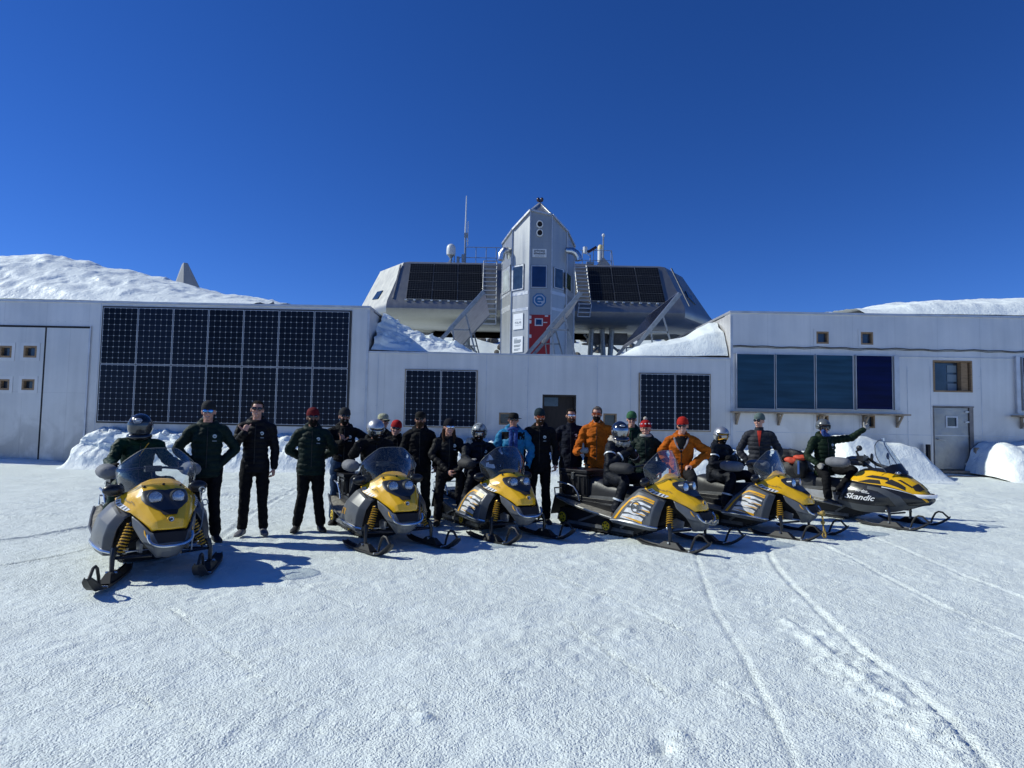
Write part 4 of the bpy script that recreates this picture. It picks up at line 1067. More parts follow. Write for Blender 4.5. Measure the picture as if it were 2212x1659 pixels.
# red door with window, handle, plates
rd = fpanel(2, 1142.5, 679.5, 1187, 800, M_RED, 'red_door', 0.05, 0.06)
fpanel(2, 1155.3, 687.5, 1172.5, 704, M_WHITE, 'door_window_frame', 0.07, 0.03, rd)
fpanel(2, 1157.7, 689.8, 1170.2, 701.8, M_GLASSB, 'door_window', 0.08, 0.03, rd)
for (p, q) in ((1145.5, 685), (1145.5, 695), (1145.5, 726)): fpanel(2, p - 2.3, q - 3.5, p + 2.3, q + 3.5, M_WHITE, 'hinge', 0.09, 0.04, rd)
fpanel(2, 1177, 681, 1184, 684, M_WHITE, 'door_plate', 0.075, 0.03, rd)
for q in (695.5, 742): fpanel(2, 1174, q, 1182, q + 1.8, M_WHITE, 'handle', 0.12, 0.05, rd)
# white boards on the left facet
b1 = fpanel(1, 1109, 679, 1129, 710, M_PAPER, 'notice_board', 0.05, 0.04)
ftext(1, 1119, 697, 'POLAR', 7.0, M_INKG, 'lettering', 0.02, b1, 0.06, 0.9); ftext(1, 1119, 690.5, 'INTERNATIONAL', 2.6, M_INKG, 'lettering', 0.0, b1, 0.06); ftext(1, 1119, 702.8, 'FOUNDATION', 2.8, M_INKG, 'lettering', 0.0, b1, 0.06)
b2 = fpanel(1, 1107.5, 728, 1128.5, 760, M_PAPER, 'notice_board', 0.05, 0.04)
for k, wd in enumerate((7, 15, 15, 13, 0, 14, 12, 0, 13, 9)):
    if wd: fpanel(1, 1110, 732 + k * 2.7, 1110 + wd, 732.8 + k * 2.7, M_INKG, 'printed_line', 0.058, 0.006, b2)
# bent exhaust pipes
def P3(px, py, Y): return at(px, py, Y)
for pts in ([(1102, 556, 34.6), (1101, 545, 34.3), (1096, 540.5, 34.1), (1089, 541.5, 34.0), (1084, 548, 34.0), (1082.5, 562, 34.0)], [(1216, 546, 34.2), (1226, 541.5, 33.9), (1236, 542, 33.9), (1244, 547, 33.9), (1249.5, 555, 33.9), (1250.5, 563, 33.9)]):
    pp = smooth3 = [P3(*p) for p in pts]
    g = G(TO); g.tube(pp, 0.20, 12); g.build('exhaust_pipe', M_CHROME, tower, smooth=30)
# twin lamps on the tip
g = G(TO); q = at(1166.5, 436, TY + 1.0); g.tube([apex - Vector((0, 0, 0.15)), q + Vector((0, 0, 0.05))], 0.05, 6)
for dx in (-3.9, 3.9): g.ell(at(1166.5 + dx, 431.5, TY + 1.0), (0.10, 0.12, 0.13), 10, 8)
g.bar(at(1163, 435, TY + 1), at(1170, 435, TY + 1), 0.06)
g.build('tip_lamps', mat('dark_red_lamp', (0.03, 0.012, 0.02), 0.3), tower, smooth=True)
g = G(TO); q = at(1212, 762, 32.6); 
for k in range(6): g.tube([(q.x + 0.03 * k, 32.7, 4.2 + 0.08 * k), (q.x + 0.5, 32.6, 4.35 + 0.05 * k)], 0.03, 5)
g.build('cable_bundle', M_BLKPL, tower)

# ================================================================== TILTED PANEL RACKS on the low roof
def rack(name, nb, nt, y0, y1, label):
    """nb, nt: near bottom and near top edge pixels at distance y0; plane runs back to y1"""
    B = at(*nb, y0); T = at(*nt, y0); o = thing('tilted_solar_panel', label, 'solar panel', (B.x, y0, MZ), 0, 'tilted solar panels on the low roof')
    off = (B.x, y0, MZ); d = (T - B); back = Vector((0, y1 - y0, 0)); nrm = d.cross(back).normalized()
    if nrm.x > 0: nrm = -nrm
    g = G(off); g.prism([B, T, T + back, B + back], nrm * -0.12); g.build('panel_frame', M_TRIM, o)
    g = G(off); e = 0.02
    q = [B + d * e, T - d * e, T - d * e + back, B + d * e + back]; q = [p + nrm * 0.004 for p in q]; q[2].y -= 0.05; q[3].y -= 0.05; q[0].y += 0.05; q[1].y += 0.05
    g.add(q, [(0, 1, 2, 3)], 0, [[(0, 0), (6, 0), (6, 22), (0, 22)]]); g.build('solar_cells', M_RACKPV, o)
    dn = d.normalized(); roof = MZ
    for yy in (y0 + 0.02, y1 - 0.02):
        g = G(off); sh = Vector((0, yy - y0, 0)) - nrm * 0.09
        k = (B.z - roof) / max(0.2, dn.z)
        g.bar(B + sh - dn * k, T + sh, 0.09, 0.13); g.build('slanted_beam', M_GALV, o)
        g = G(off); m = B + sh + d * 0.45; g.bar(m, Vector((m.x + 0.55, m.y, roof)), 0.05, 0.06); m2 = B + sh + d * 0.08; g.bar(m2, Vector((m2.x + 0.18, m2.y, roof)), 0.05, 0.06)
        g.bar(Vector((m2.x + 0.05, m2.y, m2.z - 0.1)), Vector((m.x + 0.2, m.y, m2.z - 0.1)), 0.05, 0.05); g.build('leg', M_GALV, o)
    return o
M_RACKPV = mat('dark_blue_cells', (0.015, 0.02, 0.045), 0.12, 0.1, var=0.3, vscale=3, spec=0.6)
rack('a', (967.5, 709), (1042, 626.5), 22.5, 27.5, 'tilted solar panel left of the tower showing its pale underside')
rack('b', (1181, 709), (1251.5, 629), 21.5, 25.5, 'tilted solar panel in front of the red tower door seen edge on')
rack('c', (1395.8, 714), (1465.5, 630.5), 21.5, 26.2, 'tilted solar panel right of the tower showing its dark blue face')

# ---- grey fin on the left roof
fin = thing('roof_fin', 'grey pointed metal vent fin standing in the snow mound on the left roof', 'vent', (at(405, 600, 23.5).x, 23.5, ROOF))
o_ = (at(405, 600, 23.5).x, 23.5, ROOF)
g = G(o_)
a = [at(345, 640, 23.6), at(398, 640, 23.1), at(478, 640, 23.3), at(482, 640, 24.8), at(355, 640, 25.4)]
a = [Vector((p.x, p.y, ROOF)) for p in a]
tp = [at(393, 571, 23.75), at(397, 567.5, 23.65), at(404, 568, 23.7), at(406, 569, 24.2), at(397, 567, 24.4)]
g.loft([a, tp]); g.build('fin_body', mat('grey_fin_paint', (0.26, 0.27, 0.28), 0.5, var=0.05), fin)
# ================================================================== SNOWMOBILES
def L(f, s, z): return Vector((-s, 0.85 - f, z))          # f forward, s towards the vehicle's right side, z up; origin at the ski spindles
def _cr(p, t):
    n = len(p) - 1; t = min(max(t, 0.0), n - 1e-9); i = int(t); u = t - i
    a = p[i - 1] if i > 0 else p[0] * 2 - p[1]; b = p[i]; c = p[i + 1]; d = p[i + 2] if i + 2 <= n else p[n] * 2 - p[n - 1]
    return 0.5 * (2 * b + (c - a) * u + (2 * a - 5 * b + 4 * c - d) * u * u + (3 * b - a - 3 * c + d) * u ** 3)
class Surf:
    """smooth sheet through rows of control points (f, s, z)"""
    def __init__(s, rows, lin=0.0):
        s.lin = lin; s.rows = [[Vector(p) for p in r] for r in rows]; s.nu = len(rows[0]) - 1; s.nv = len(rows) - 1
    def at(s, u, v):
        p = _cr([_cr(r, u) for r in s.rows], v)
        if s.lin:
            a = min(max(u, 0.0), s.nu - 1e-6); b = min(max(v, 0.0), s.nv - 1e-6); i, j = int(a), int(b); fu, fv = a - i, b - j
            q = (s.rows[j][i] * (1 - fu) + s.rows[j][i + 1] * fu) * (1 - fv) + (s.rows[j + 1][i] * (1 - fu) + s.rows[j + 1][i + 1] * fu) * fv
            p = p.lerp(q, s.lin)
        return p
    def nrm(s, u, v):
        e = 0.03; u = min(max(u, e), s.nu - e); v = min(max(v, e), s.nv - e)
        return (s.at(u + e, v) - s.at(u - e, v)).cross(s.at(u, v + e) - s.at(u, v - e)).normalized()
    def local(s, u, v, off=0.0, sgn=1):
        p = s.at(u, v) + (s.nrm(u, v) * off * sgn if off else Vector())
        return L(*p)
    def grid(s, g, k=4, mi=0, off=0.0, sgn=1, mirror=False):
        P = []
        for j in range(s.nv * k + 1):
            row = []
            for i in range(s.nu * k + 1):
                p = s.local(i / k, j / k, off, sgn)
                if mirror: p.x = -p.x
                row.append(p)
            P.append(row)
        g.grid(P, mi)
    def patch(s, g, poly, off, sgn=1, step=0.25, mi=0, mirror=False):
        """piece of the sheet inside a (u, v) polygon, lifted a few mm"""
        bd = []
        for i, a in enumerate(poly):
            b = poly[(i + 1) % len(poly)]; n = max(1, int(max(abs(a[0] - b[0]), abs(a[1] - b[1])) / step))
            for q in range(n): bd.append((a[0] + (b[0] - a[0]) * q / n, a[1] + (b[1] - a[1]) * q / n))
        vs = [Vector(p) for p in bd]; m = len(vs); ed = [(i, (i + 1) % m) for i in range(m)]
        us = [p[0] for p in bd]; vv = [p[1] for p in bd]
        u = min(us) + step / 2
        while u < max(us):
            v = min(vv) + step / 2
            while v < max(vv): vs.append(Vector((u, v))); v += step
            u += step
        r = delaunay_2d_cdt(vs, ed, [], 1, 1e-5)
        out = []
        for p in r[0]:
            q = s.local(p[0], p[1], off, sgn)
            if mirror: q.x = -q.x
            out.append(q)
        g.add(out, [tuple(f) for f in r[2]], mi)
    def text(s, g, txt, u0, v0, du, dv, size, off, sgn=1, bold=0.0, shear=0.0, upv=None):
        """du/dv: (u,v) step for one unit along the writing; upv: one unit up"""
        vs, fs = text_mesh(txt, size, bold * size, shear)
        g.add([s.local(u0 + p.x * du[0] + p.y * dv[0], v0 + p.x * du[1] + p.y * dv[1], off, sgn) for p in vs], fs)
def sym(rows):
    return [[(p[0], -p[1], p[2]) for p in reversed(r)] + list(r[1:]) for r in rows]
HOOD = Surf(sym([
    [(.545, 0, .948), (.55, .10, .938), (.56, .18, .905), (.53, .25, .845), (.46, .32, .79), (.40, .38, .745)],
    [(.705, 0, .892), (.70, .10, .886), (.68, .19, .855), (.64, .26, .79), (.58, .33, .725), (.52, .385, .685)],
    [(.765, 0, .838), (.765, .10, .838), (.75, .19, .82), (.72, .25, .77), (.69, .29, .705), (.66, .34, .645)],
    [(.86, 0, .765), (.86, .10, .765), (.845, .185, .752), (.81, .235, .71), (.785, .265, .665), (.768, .295, .632)],
    [(.955, 0, .685), (.955, .09, .686), (.935, .165, .675), (.895, .21, .645), (.87, .235, .61), (.85, .25, .585)],
    [(1.035, 0, .637), (1.03, .08, .632), (1.01, .14, .62), (.985, .175, .595), (.96, .20, .565), (.945, .21, .545)],
    [(1.09, 0, .593), (1.085, .07, .59), (1.07, .12, .575), (1.045, .15, .55), (1.02, .17, .52), (1.01, .175, .505)],
    [(1.115, 0, .492), (1.11, .06, .493), (1.095, .11, .493), (1.07, .135, .487), (1.05, .15, .478), (1.04, .155, .475)]]), .75)
SIDE = Surf([
    [(.26, .26, .735), (.38, .29, .74), (.50, .30, .70), (.61, .30, .635), (.68, .27, .60)],
    [(.20, .38, .64), (.33, .405, .685), (.47, .405, .66), (.62, .385, .605), (.695, .33, .57)],
    [(.09, .46, .52), (.25, .495, .56), (.42, .495, .55), (.60, .455, .505), (.685, .39, .475)],
    [(-.01, .49, .39), (.18, .525, .42), (.38, .525, .42), (.58, .485, .385), (.66, .41, .365)],
    [(-.08, .50, .285), (.12, .53, .305), (.35, .53, .30), (.56, .49, .275), (.635, .42, .255)],
    [(-.08, .48, .235), (.10, .51, .225), (.33, .51, .215), (.55, .475, .20), (.617, .41, .205)]], .75)
COWL = Surf(sym([
    [(1.125, 0, .47), (1.10, .14, .462), (1.055, .175, .475), (.99, .205, .515), (.90, .245, .565), (.80, .285, .605)],
    [(1.14, 0, .425), (1.12, .13, .42), (1.085, .172, .43), (1.025, .205, .455), (.935, .24, .485), (.84, .28, .51)],
    [(1.165, 0, .362), (1.15, .11, .36), (1.122, .155, .368), (1.085, .182, .375), (1.03, .208, .385), (.96, .232, .40)],
    [(1.14, 0, .29), (1.125, .075, .29), (1.10, .105, .295), (1.07, .128, .295), (1.03, .148, .30), (.985, .165, .31)],
    [(1.06, 0, .215), (1.05, .04, .22), (1.035, .06, .22), (1.02, .075, .215), (1.0, .085, .212), (.97, .095, .215)]]), .75)
WIND = Surf(sym([
    [(.665, 0, .90), (.65, .12, .885), (.61, .21, .855), (.54, .29, .82), (.44, .345, .80)],
    [(.625, 0, 1.0), (.61, .14, .99), (.56, .26, .975), (.48, .34, .95), (.40, .375, .93)],
    [(.57, 0, 1.13), (.555, .15, 1.13), (.52, .25, 1.11), (.46, .33, 1.07), (.39, .385, 1.03)],
    [(.51, 0, 1.265), (.505, .09, 1.262), (.49, .165, 1.25), (.46, .255, 1.185), (.43, .335, 1.115)]]))

def running_gear(o, rear=-1.4, steer=0.0, wheels=True, board=True, springs=True, loops=True):
    # skis
    for sgn in (1, -1):
        g = G(); st = Matrix.Rotation(steer, 3, 'Z'); piv = L(.85, .443 * sgn, 0)
        def S(f, s, z): return piv + st @ (L(f, .443 * sgn + s, z) - piv)
        prof_ = [(.34, .045, .035), (.42, .02, .055), (.55, .005, .066), (.85, .0, .07), (1.12, .0, .07), (1.24, .02, .068), (1.33, .07, .064), (1.40, .125, .055), (1.435, .16, .03)]
        rings = []
        for f, z, w in prof_:
            rings.append([S(f, -w, z + .022), S(f, -w * 1.05, z + .004), S(f, -w * .35, z), S(f, 0, z - .012), S(f, w * .35, z), S(f, w * 1.05, z + .004), S(f, w, z + .022), S(f, w * .8, z + .026), S(f, w * .7, z + .012), S(f, 0, z + .010), S(f, -w * .7, z + .012), S(f, -w * .8, z + .026)])
        g.loft(rings)
        g.box(S(.86, 0, .06), (.10, .36, .07), st, taper=.5)
        ski = g.build('ski', M_BLACK, o, smooth=35)
        g = G()
        lp = [S(1.15, 0, .02), S(1.185, 0, .13), S(1.225, 0, .21), S(1.27, 0, .24), S(1.33, 0, .235), S(1.38, 0, .185), S(1.425, 0, .15)]
        g.tube(lp, .0145, 8); g.build('ski_loop', M_BLACK, ski, smooth=40)
        g = G(); g.cyl(S(.85, -.05, .085), S(.85, .05, .085), .014); g.cyl(S(1.17, -.075, .03), S(1.17, .075, .03), .011); g.build('ski_bolt', M_CHROME, ski)
        # spindle, arms, tie rod
        g = G()
        g.tube([L(.82, .425 * sgn, .31), L(.85, .443 * sgn, .22), L(.85, .443 * sgn, .09)], [.028, .024, .02], 8)
        for f in (.70, .97): g.tube([L(f, .13 * sgn, .23), L(.84, .42 * sgn, .215)], .015, 6)
        g.tube([L(.74, .15 * sgn, .40), L(.82, .41 * sgn, .30)], .013, 6)
        g.build('suspension_arm', M_BLKPL, o, smooth=True)
        g = G(); g.tube([L(.80, .10 * sgn, .265), L(.80, .42 * sgn, .255)], .009, 6); g.ell(L(.80, .43 * sgn, .26), (.02, .02, .02), 8, 6); g.build('tie_rod', M_CHROME, o, smooth=True)
        if springs:
            a = L(.735, .275 * sgn, .53); b = L(.805, .385 * sgn, .235)
            g = G(); g.tube([a, b], .022, 8); sh = g.build('shock_absorber', M_BLKPL, o, smooth=True)
            g = G(); d = (b - a); ln = d.length; d.normalize(); x = d.orthogonal().normalized(); y = d.cross(x); pts = []; turns = 9
            for k in range(turns * 10 + 1):
                t = k / (turns * 10); r = .036 + .008 * t; ang = t * turns * 2 * math.pi
                pts.append(a + d * (ln * (.06 + .86 * t)) + x * math.cos(ang) * r + y * math.sin(ang) * r)
            g.tube(pts, .0078, 6); g.build('spring', M_SPRING, sh, smooth=True)
    # track
    g = G(); hw = .235
    path = [(-1.20, .14, .135)]
    loop = []
    for k in range(9):
        a = R(-90 - k * 22.5); loop.append((-1.20 + math.cos(a) * .14, .15 + math.sin(a) * .14))
    loop += [(-.6, .30), (0, .34), (.28, .36)]
    for k in range(7):
        a = R(90 - k * 27); loop.append((.34 + math.cos(a) * .10, .26 + math.sin(a) * .10))
    loop += [(.05, .03), (-.05, .012), (-.6, .01)]
    n = len(loop); cen = (sum(p[0] for p in loop) / n, sum(p[1] for p in loop) / n)
    rings = [[L(f, s, z) for f, z in loop] for s in (-hw, hw)]
    g.loft(rings)
    # lugs
    per = []; tot = 0
    for i in range(n):
        a = loop[i]; b = loop[(i + 1) % n]; l_ = math.hypot(b[0] - a[0], b[1] - a[1]); per.append((tot, a, b, l_)); tot += l_
    k = 0; d_ = 0
    while d_ < tot:
        for t0, a, b, l_ in per:
            if t0 <= d_ < t0 + l_:
                u = (d_ - t0) / l_; f = a[0] + (b[0] - a[0]) * u; z = a[1] + (b[1] - a[1]) * u; ang = math.atan2(b[1] - a[1], b[0] - a[0])
                g.box(L(f, 0, z), (hw * 2.02, .018, .055), Matrix.Rotation(-ang, 3, 'X')); break
        d_ += .085
    tr = g.build('track', M_BLACK, o)
    g = G()
    for s in (-.20, .20): g.bar(L(-1.25, s, .10), L(.1, s, .085), .03, .05)
    for s in (-1, 1):
        g.box(L(-.55, .246 * s, .085), (.02, 1.35, .05)); g.bar(L(-.9, .25 * s, .12), L(-.45, .25 * s, .30), .03); g.bar(L(-.1, .25 * s, .12), L(.15, .25 * s, .30), .03)
    g.build('slide_rail', M_GREYLT, o)
    if wheels:
        for (f, z, r_) in ((-1.20, .15, .098), (-.333, .125, .085)):
            for s in (-1, 1):
                P = [(math.cos(a), math.sin(a)) for a in np.linspace(0, 2 * math.pi, 24, endpoint=False)]
                g = G(); g.loft([[L(f + x * q, .262 * s + e * s, z + y * q) for x, y in P] for q, e in ((r_ * .7, .0), (r_, .0), (r_, .03), (r_ * .80, .034))], caps=True); w = g.build('wheel', M_BLACK, o, smooth=30)
                g = G(); g.loft([[L(f + x * q, .262 * s + e * s, z + y * q) for x, y in P] for q, e in ((r_ * .78, .036), (r_ * .74, .042), (.018, .046))], caps=True); rim = g.build('rim', M_YELW, w)
                g = G()
                for k in range(6):
                    a = k * math.pi / 3 + .3; c0 = (f + math.cos(a) * r_ * .47, z + math.sin(a) * r_ * .47)
                    g.add([L(c0[0] + math.cos(b) * r_ * .155, (.262 + .0485) * s, c0[1] + math.sin(b) * r_ * .155) for b in np.linspace(0, 2 * math.pi, 10, endpoint=False)], [tuple(range(10))])
                g.build('rim_hole', M_DARKGAP, w, weld=False)
    # tunnel, boards, flap
    g = G()
    g.hexa([L(-1.38, .25, .42), L(-1.38, -.25, .42), L(.45, -.25, .32), L(.45, .25, .32), L(-1.38, .24, .485), L(-1.38, -.24, .485), L(.45, -.24, .50), L(.45, .24, .50)])
    for s in (-1, 1): g.hexa([L(-1.2, .252 * s, .36), L(-1.2, .244 * s, .36), L(.45, .244 * s, .26), L(.45, .252 * s, .26), L(-1.2, .252 * s, .45), L(-1.2, .244 * s, .45), L(.45, .244 * s, .42), L(.45, .252 * s, .42)])
    g.build('tunnel', M_BLKPL, o, bevel=.008)
    for s in (1, -1):
        g = G()
        top = [(-1.36, .255, .465), (-1.30, .33, .455), (-.95, .40, .39), (-.5, .47, .335), (.12, .485, .262), (.12, .25, .275), (-.5, .25, .345)]
        g.prism([L(f, q * s, z) for f, q, z in top], (0, 0, -.022)); g.build('running_board', M_BOARD, o)
        g = G(); g.tube([L(-1.30, .335 * s, .458), L(-.95, .405 * s, .393), L(-.5, .475 * s, .338), (L(.12, .49 * s, .265))], .013, 6); g.build('board_edge', M_GREYLT, o, smooth=True)
    g = G(); fl = [L(-1.39, -.26, .47), L(-1.39, .26, .47), L(-1.47, .27, .16), L(-1.47, -.27, .16)]; g.prism(fl, (0, .012, 0)); g.build('snow_flap', M_BLACK, o)
M_SPRING = mat('yellow_spring', (0.60, 0.33, 0.03), 0.3, 0.4)
M_SEATB = mat('matt_grey_plastic', (0.075, 0.078, 0.082), 0.75, var=0.3, vscale=8, spec=0.15)
M_YELW = mat('yellow_wheel', (0.62, 0.42, 0.01), 0.5, var=0.15, vscale=20)

def seat(o, rear=-.80, grey=M_GREYPL):
    g = G(); rings = []
    for f, w, zb, zt_ in ((.30, .10, .60, .70), (.20, .13, .55, .735), (0.0, .155, .52, .715), (-.25, .17, .50, .70), (-.45, .18, .50, .725), (-.6, .185, .50, .775), (-.74, .18, .50, .80), (rear, .165, .50, .775)):
        rings.append([L(f, a * w, zb + (zt_ - zb) * b) for a, b in ((-1.0, 0), (-1.0, .45), (-.96, .8), (-.7, .97), (0, 1.0), (.7, .97), (.96, .8), (1.0, .45), (1.0, 0))])
    g.loft(rings); st = g.build('seat', M_SEAT, o, smooth=50)
    g = G(); rings = []
    for f, w, w2, z1 in ((.34, .20, .13, .60), (.15, .25, .16, .57), (-.2, .26, .18, .54), (-.6, .25, .19, .53), (-.92, .22, .19, .50)):
        rings.append([L(f, a, z) for a, z in ((-w, .42), (-w2, z1), (w2, z1), (w, .42))])
    g.loft(rings); g.build('seat_base', M_SEATB, o, smooth=30)

def snowmobile(no, label, screen, decal='none', steer=0.0, muffs=None, mirror=True, rack=True, tip_no='1'):
    X, Y, th, zo = SLEDS[no]
    o = thing('snowmobile', label, 'snowmobile', (X, Y, zo), R(th), 'snowmobiles lined up in front of the building')
    running_gear(o, steer=steer)
    # ---- yellow hood
    g = G(); HOOD.grid(g, 5); h = g.build('hood', M_YEL, o, smooth=14)
    md = h.modifiers.new('thick', 'SOLIDIFY'); md.thickness = .012; md.offset = -1
    # sense of the normal
    nn = HOOD.nrm(5, 3.5); sg = 1 if nn.x > 0 else -1       # nn in (f,s,z): forward must be positive
    g = G()
    half = [(0, 1.98), (1.2, 1.72), (2.05, 1.62), (2.35, 1.95), (2.42, 2.7), (2.15, 3.35), (1.35, 4.1), (.95, 4.45)]
    pol = [(5 + a, b) for a, b in half] + [(5 - a, b) for a, b in reversed(half[1:])]
    HOOD.patch(g, pol, .006, sg); bz = g.build('headlight_bezel', M_BEZEL, o, smooth=60)
    g = G(); half = [(.98, 4.40), (.80, 5.15), (.62, 5.3)]
    HOOD.patch(g, [(5 + a, b) for a, b in half] + [(5 - a, b) for a, b in reversed(half)], .008, sg); g.build('air_intake', M_DARKGAP, o, smooth=60)
    for sd in (1, -1):
        c = HOOD.at(5 + 1.02 * sd, 2.80); ax = (L(*(c + Vector((1.0, .10 * sd, .16)))) - L(*c)).normalized()
        c0 = L(*c) + ax * .030
        x = ax.cross(Vector((0, 0, 1))).normalized(); y = x.cross(ax)
        P = [(math.cos(a), math.sin(a)) for a in np.linspace(0, 2 * math.pi, 20, endpoint=False)]
        def rg(r_, e): return [c0 + x * a * r_ + y * b * r_ + ax * e for a, b in P]
        g = G(); g.loft([rg(.072, -.07), rg(.071, .012), rg(.063, .016), rg(.060, .006)], caps=False); hl = g.build('headlight', M_BEZEL, o, smooth=30)
        g = G(); g.loft([rg(.060, .007), rg(.045, -.008), rg(.028, -.018), rg(.010, -.022)]); g.build('reflector', M_REFL, hl, smooth=25)
        g = G(); g.ell(c0 + ax * -.005, (.014, .014, .014), 8, 6); g.build('bulb', M_CHROME, hl, smooth=True)
        g = G(); g.loft([rg(.062, .009), rg(.055, .016), rg(.038, .022), rg(.015, .025)]); g.build('lens', M_LENS, hl, smooth=60)
    # grey half ring beneath the right lamp, screws, badge
    g = G()
    for k in range(-1, 2): g.ell(HOOD.local(5 + k * (1.75 if k else 0), .98 if k == 0 else .85, .004, sg), (.014, .014, .014), 8, 6)
    g.build('hood_screw', M_DARKGAP, h, smooth=True)
    g = G()
    def hdisc(u, v, r_, off): 
        c = HOOD.at(u, v); nr_ = HOOD.nrm(u, v) * sg; a = (HOOD.at(u + .1, v) - HOOD.at(u - .1, v)).normalized(); b = nr_.cross(a)
        return [L(*(c + nr_ * off + a * math.cos(t) * r_ + b * math.sin(t) * r_)) for t in np.linspace(0, 2 * math.pi, 16, endpoint=False)]
    g.loft([hdisc(5, 6.05, .036, .0), hdisc(5, 6.05, .034, .008), hdisc(5, 6.05, .030, .009)]); bd = g.build('badge', M_YEL, h, smooth=30)
    g = G(); g.add(hdisc(5, 6.05, .026, .0105), [tuple(range(16))]); g.build('badge_disc', M_INK, bd)
    g = G(); r0 = hdisc(5, 6.05, .021, .012); r1 = hdisc(5, 6.05, .014, .012); g.add(r0 + r1, [(i, i + 1, 17 + i, 16 + i) for i in range(1, 13)]); g.build('badge_letter', M_SILV, bd)
    # wing decals on both sides
    for sd in (1, -1):
        U = lambda a: 5 + a * sd
        g = G(); HOOD.patch(g, [(U(4.25), .45), (U(4.95), .35), (U(4.95), 2.35), (U(4.45), 2.6)], .004, sg); dc = g.build('decal', M_SILV, h, smooth=60)
        g = G()
        for k in range(5):
            v = .55 + k * .38; HOOD.patch(g, [(U(4.42), v), (U(4.9), v - .10), (U(4.9), v + .08), (U(4.38), v + .12)], .0065, sg, .2)
        g.build('decal_stripe', M_INK if decal != 'stripes' else M_YEL2, dc)
        g = G(); HOOD.text(g, 'ski-doo', U(3.75), 1.35, (0, 1.0 * 1), ((-1.0 if sd > 0 else -1.0) * -sd * 1.0 * 0 + (-.8 * sd), 0), .42, .006, sg, .01)
        g.build('lettering', M_INK, h)
        g = G(); HOOD.text(g, '4-TEC', U(3.6), 2.25, (0, 1.0), (-.8 * sd, 0), .34, .006, sg, .01); g.build('lettering', M_INK, h)
    # ---- charcoal side panels
    n2 = SIDE.nrm(2, 2.5); s2 = 1 if n2.y > 0 else -1
    for sd in (1, -1):
        g = G(); SIDE.grid(g, 4, mirror=sd < 0); p = g.build('side_panel', M_GREYPL, o, smooth=14)
        md = p.modifiers.new('thick', 'SOLIDIFY'); md.thickness = .015; md.offset = 0
        g = G(); g.tube([SIDE.local(u, 4.25, .012, s2) if sd > 0 else Vector((-SIDE.local(u, 4.25, .012, s2).x, *SIDE.local(u, 4.25, .012, s2)[1:])) for u in np.linspace(0, 4, 18)], .017, 8); g.build('side_bumper', M_CHROME, o, smooth=True)
        g = G(); SIDE.patch(g, [(1.0, .55), (3.1, .62), (3.1, .78), (1.0, .72)], .010, s2, mirror=sd < 0); g.build('air_slot', M_DARKGAP, p)
        g = G(); SIDE.patch(g, [(3.12, .95), (3.95, .95), (3.95, 5), (3.12, 5)], .010, s2, mirror=sd < 0); g.build('front_edge', M_GREYD, p, smooth=60)
        if decal == 'tiger':
            g = G(); SIDE.patch(g, [(.28, 3.95), (.45, 2.6), (.85, 1.6), (1.25, 1.28), (2.85, 1.28), (2.85, 1.46), (1.35, 1.50), (1.05, 1.78), (.68, 2.7), (.52, 3.98)], .011, s2, mirror=sd < 0); g.build('decal_arch', M_YEL2, p, smooth=60)
            g = G(); SIDE.patch(g, [(.85, 3.8), (1.0, 2.75), (1.35, 1.85), (2.8, 1.68), (2.8, 2.35), (2.4, 4.0)], .0105, s2, mirror=sd < 0); dd = g.build('decal', M_SILV, p, smooth=60)
            g = G()
            for (u0, v0, u1, v1, w0, w1) in ((1.25, 1.9, 2.85, 1.85, .03, .14), (1.7, 2.25, 2.85, 2.3, .02, .16), (1.0, 2.5, 2.1, 2.7, .12, .02), (1.9, 2.75, 2.75, 2.85, .03, .17), (.9, 3.2, 1.9, 3.3, .12, .02), (1.9, 3.25, 2.62, 3.35, .03, .16)):
                SIDE.patch(g, [(u0, v0 - w0), ((u0 + u1) / 2, (v0 + v1) / 2 - (w0 + w1) * .4 - .12), (u1, v1 - w1), (u1, v1 + w1), ((u0 + u1) / 2, (v0 + v1) / 2 + (w0 + w1) * .2 - .05), (u0, v0 + w0)], .0125, s2, .2, mirror=sd < 0)
            g.build('decal_stripe', M_INK, dd)
            g = G()
            for (u0, v0, u1, v1, w_) in ((1.5, 1.62, 2.88, 1.6, .09), (1.1, 2.15, 1.9, 2.1, .10), (2.0, 2.55, 2.85, 2.57, .08), (.85, 3.55, 2.5, 3.95, .14), (1.6, 3.0, 2.6, 3.05, .07)):
                SIDE.patch(g, [(u0, v0), (u1, v1 - w_), (u1, v1 + w_)], .0130, s2, .2, mirror=sd < 0)
            g.build('decal_flash', M_YEL2, dd)
        elif decal == 'stripes' or decal == 'small':
            g = G()
            n_ = 4 if decal == 'stripes' else 1
            for k in range(n_):
                u = .62 + k * .24; SIDE.patch(g, [(u, 2.75), (u + .13, 2.72), (u + .16, 3.35), (u + .06, 3.4)], .011, s2, .2, mirror=sd < 0)
            g.build('decal', M_YEL2, p)
    if decal == 'tiger' and no == 4:              # round crossed emblem on the near side
        c = SIDE.at(1.75, 2.45); nr_ = SIDE.nrm(1.75, 2.45) * s2; a = Vector((1, 0, 0)); a = (a - nr_ * a.dot(nr_)).normalized(); b = nr_.cross(a)
        def cd(r_, off, n_=24): return [L(*(c + nr_ * off + a * math.cos(t) * r_ + b * math.sin(t) * r_)) for t in np.linspace(0, 2 * math.pi, n_, endpoint=False)]
        g = G(); r0, r1 = cd(.078, .016), cd(.062, .016); m_ = 24; g.add(r0 + r1, [(i, (i + 1) % m_, m_ + (i + 1) % m_, m_ + i) for i in range(m_)])
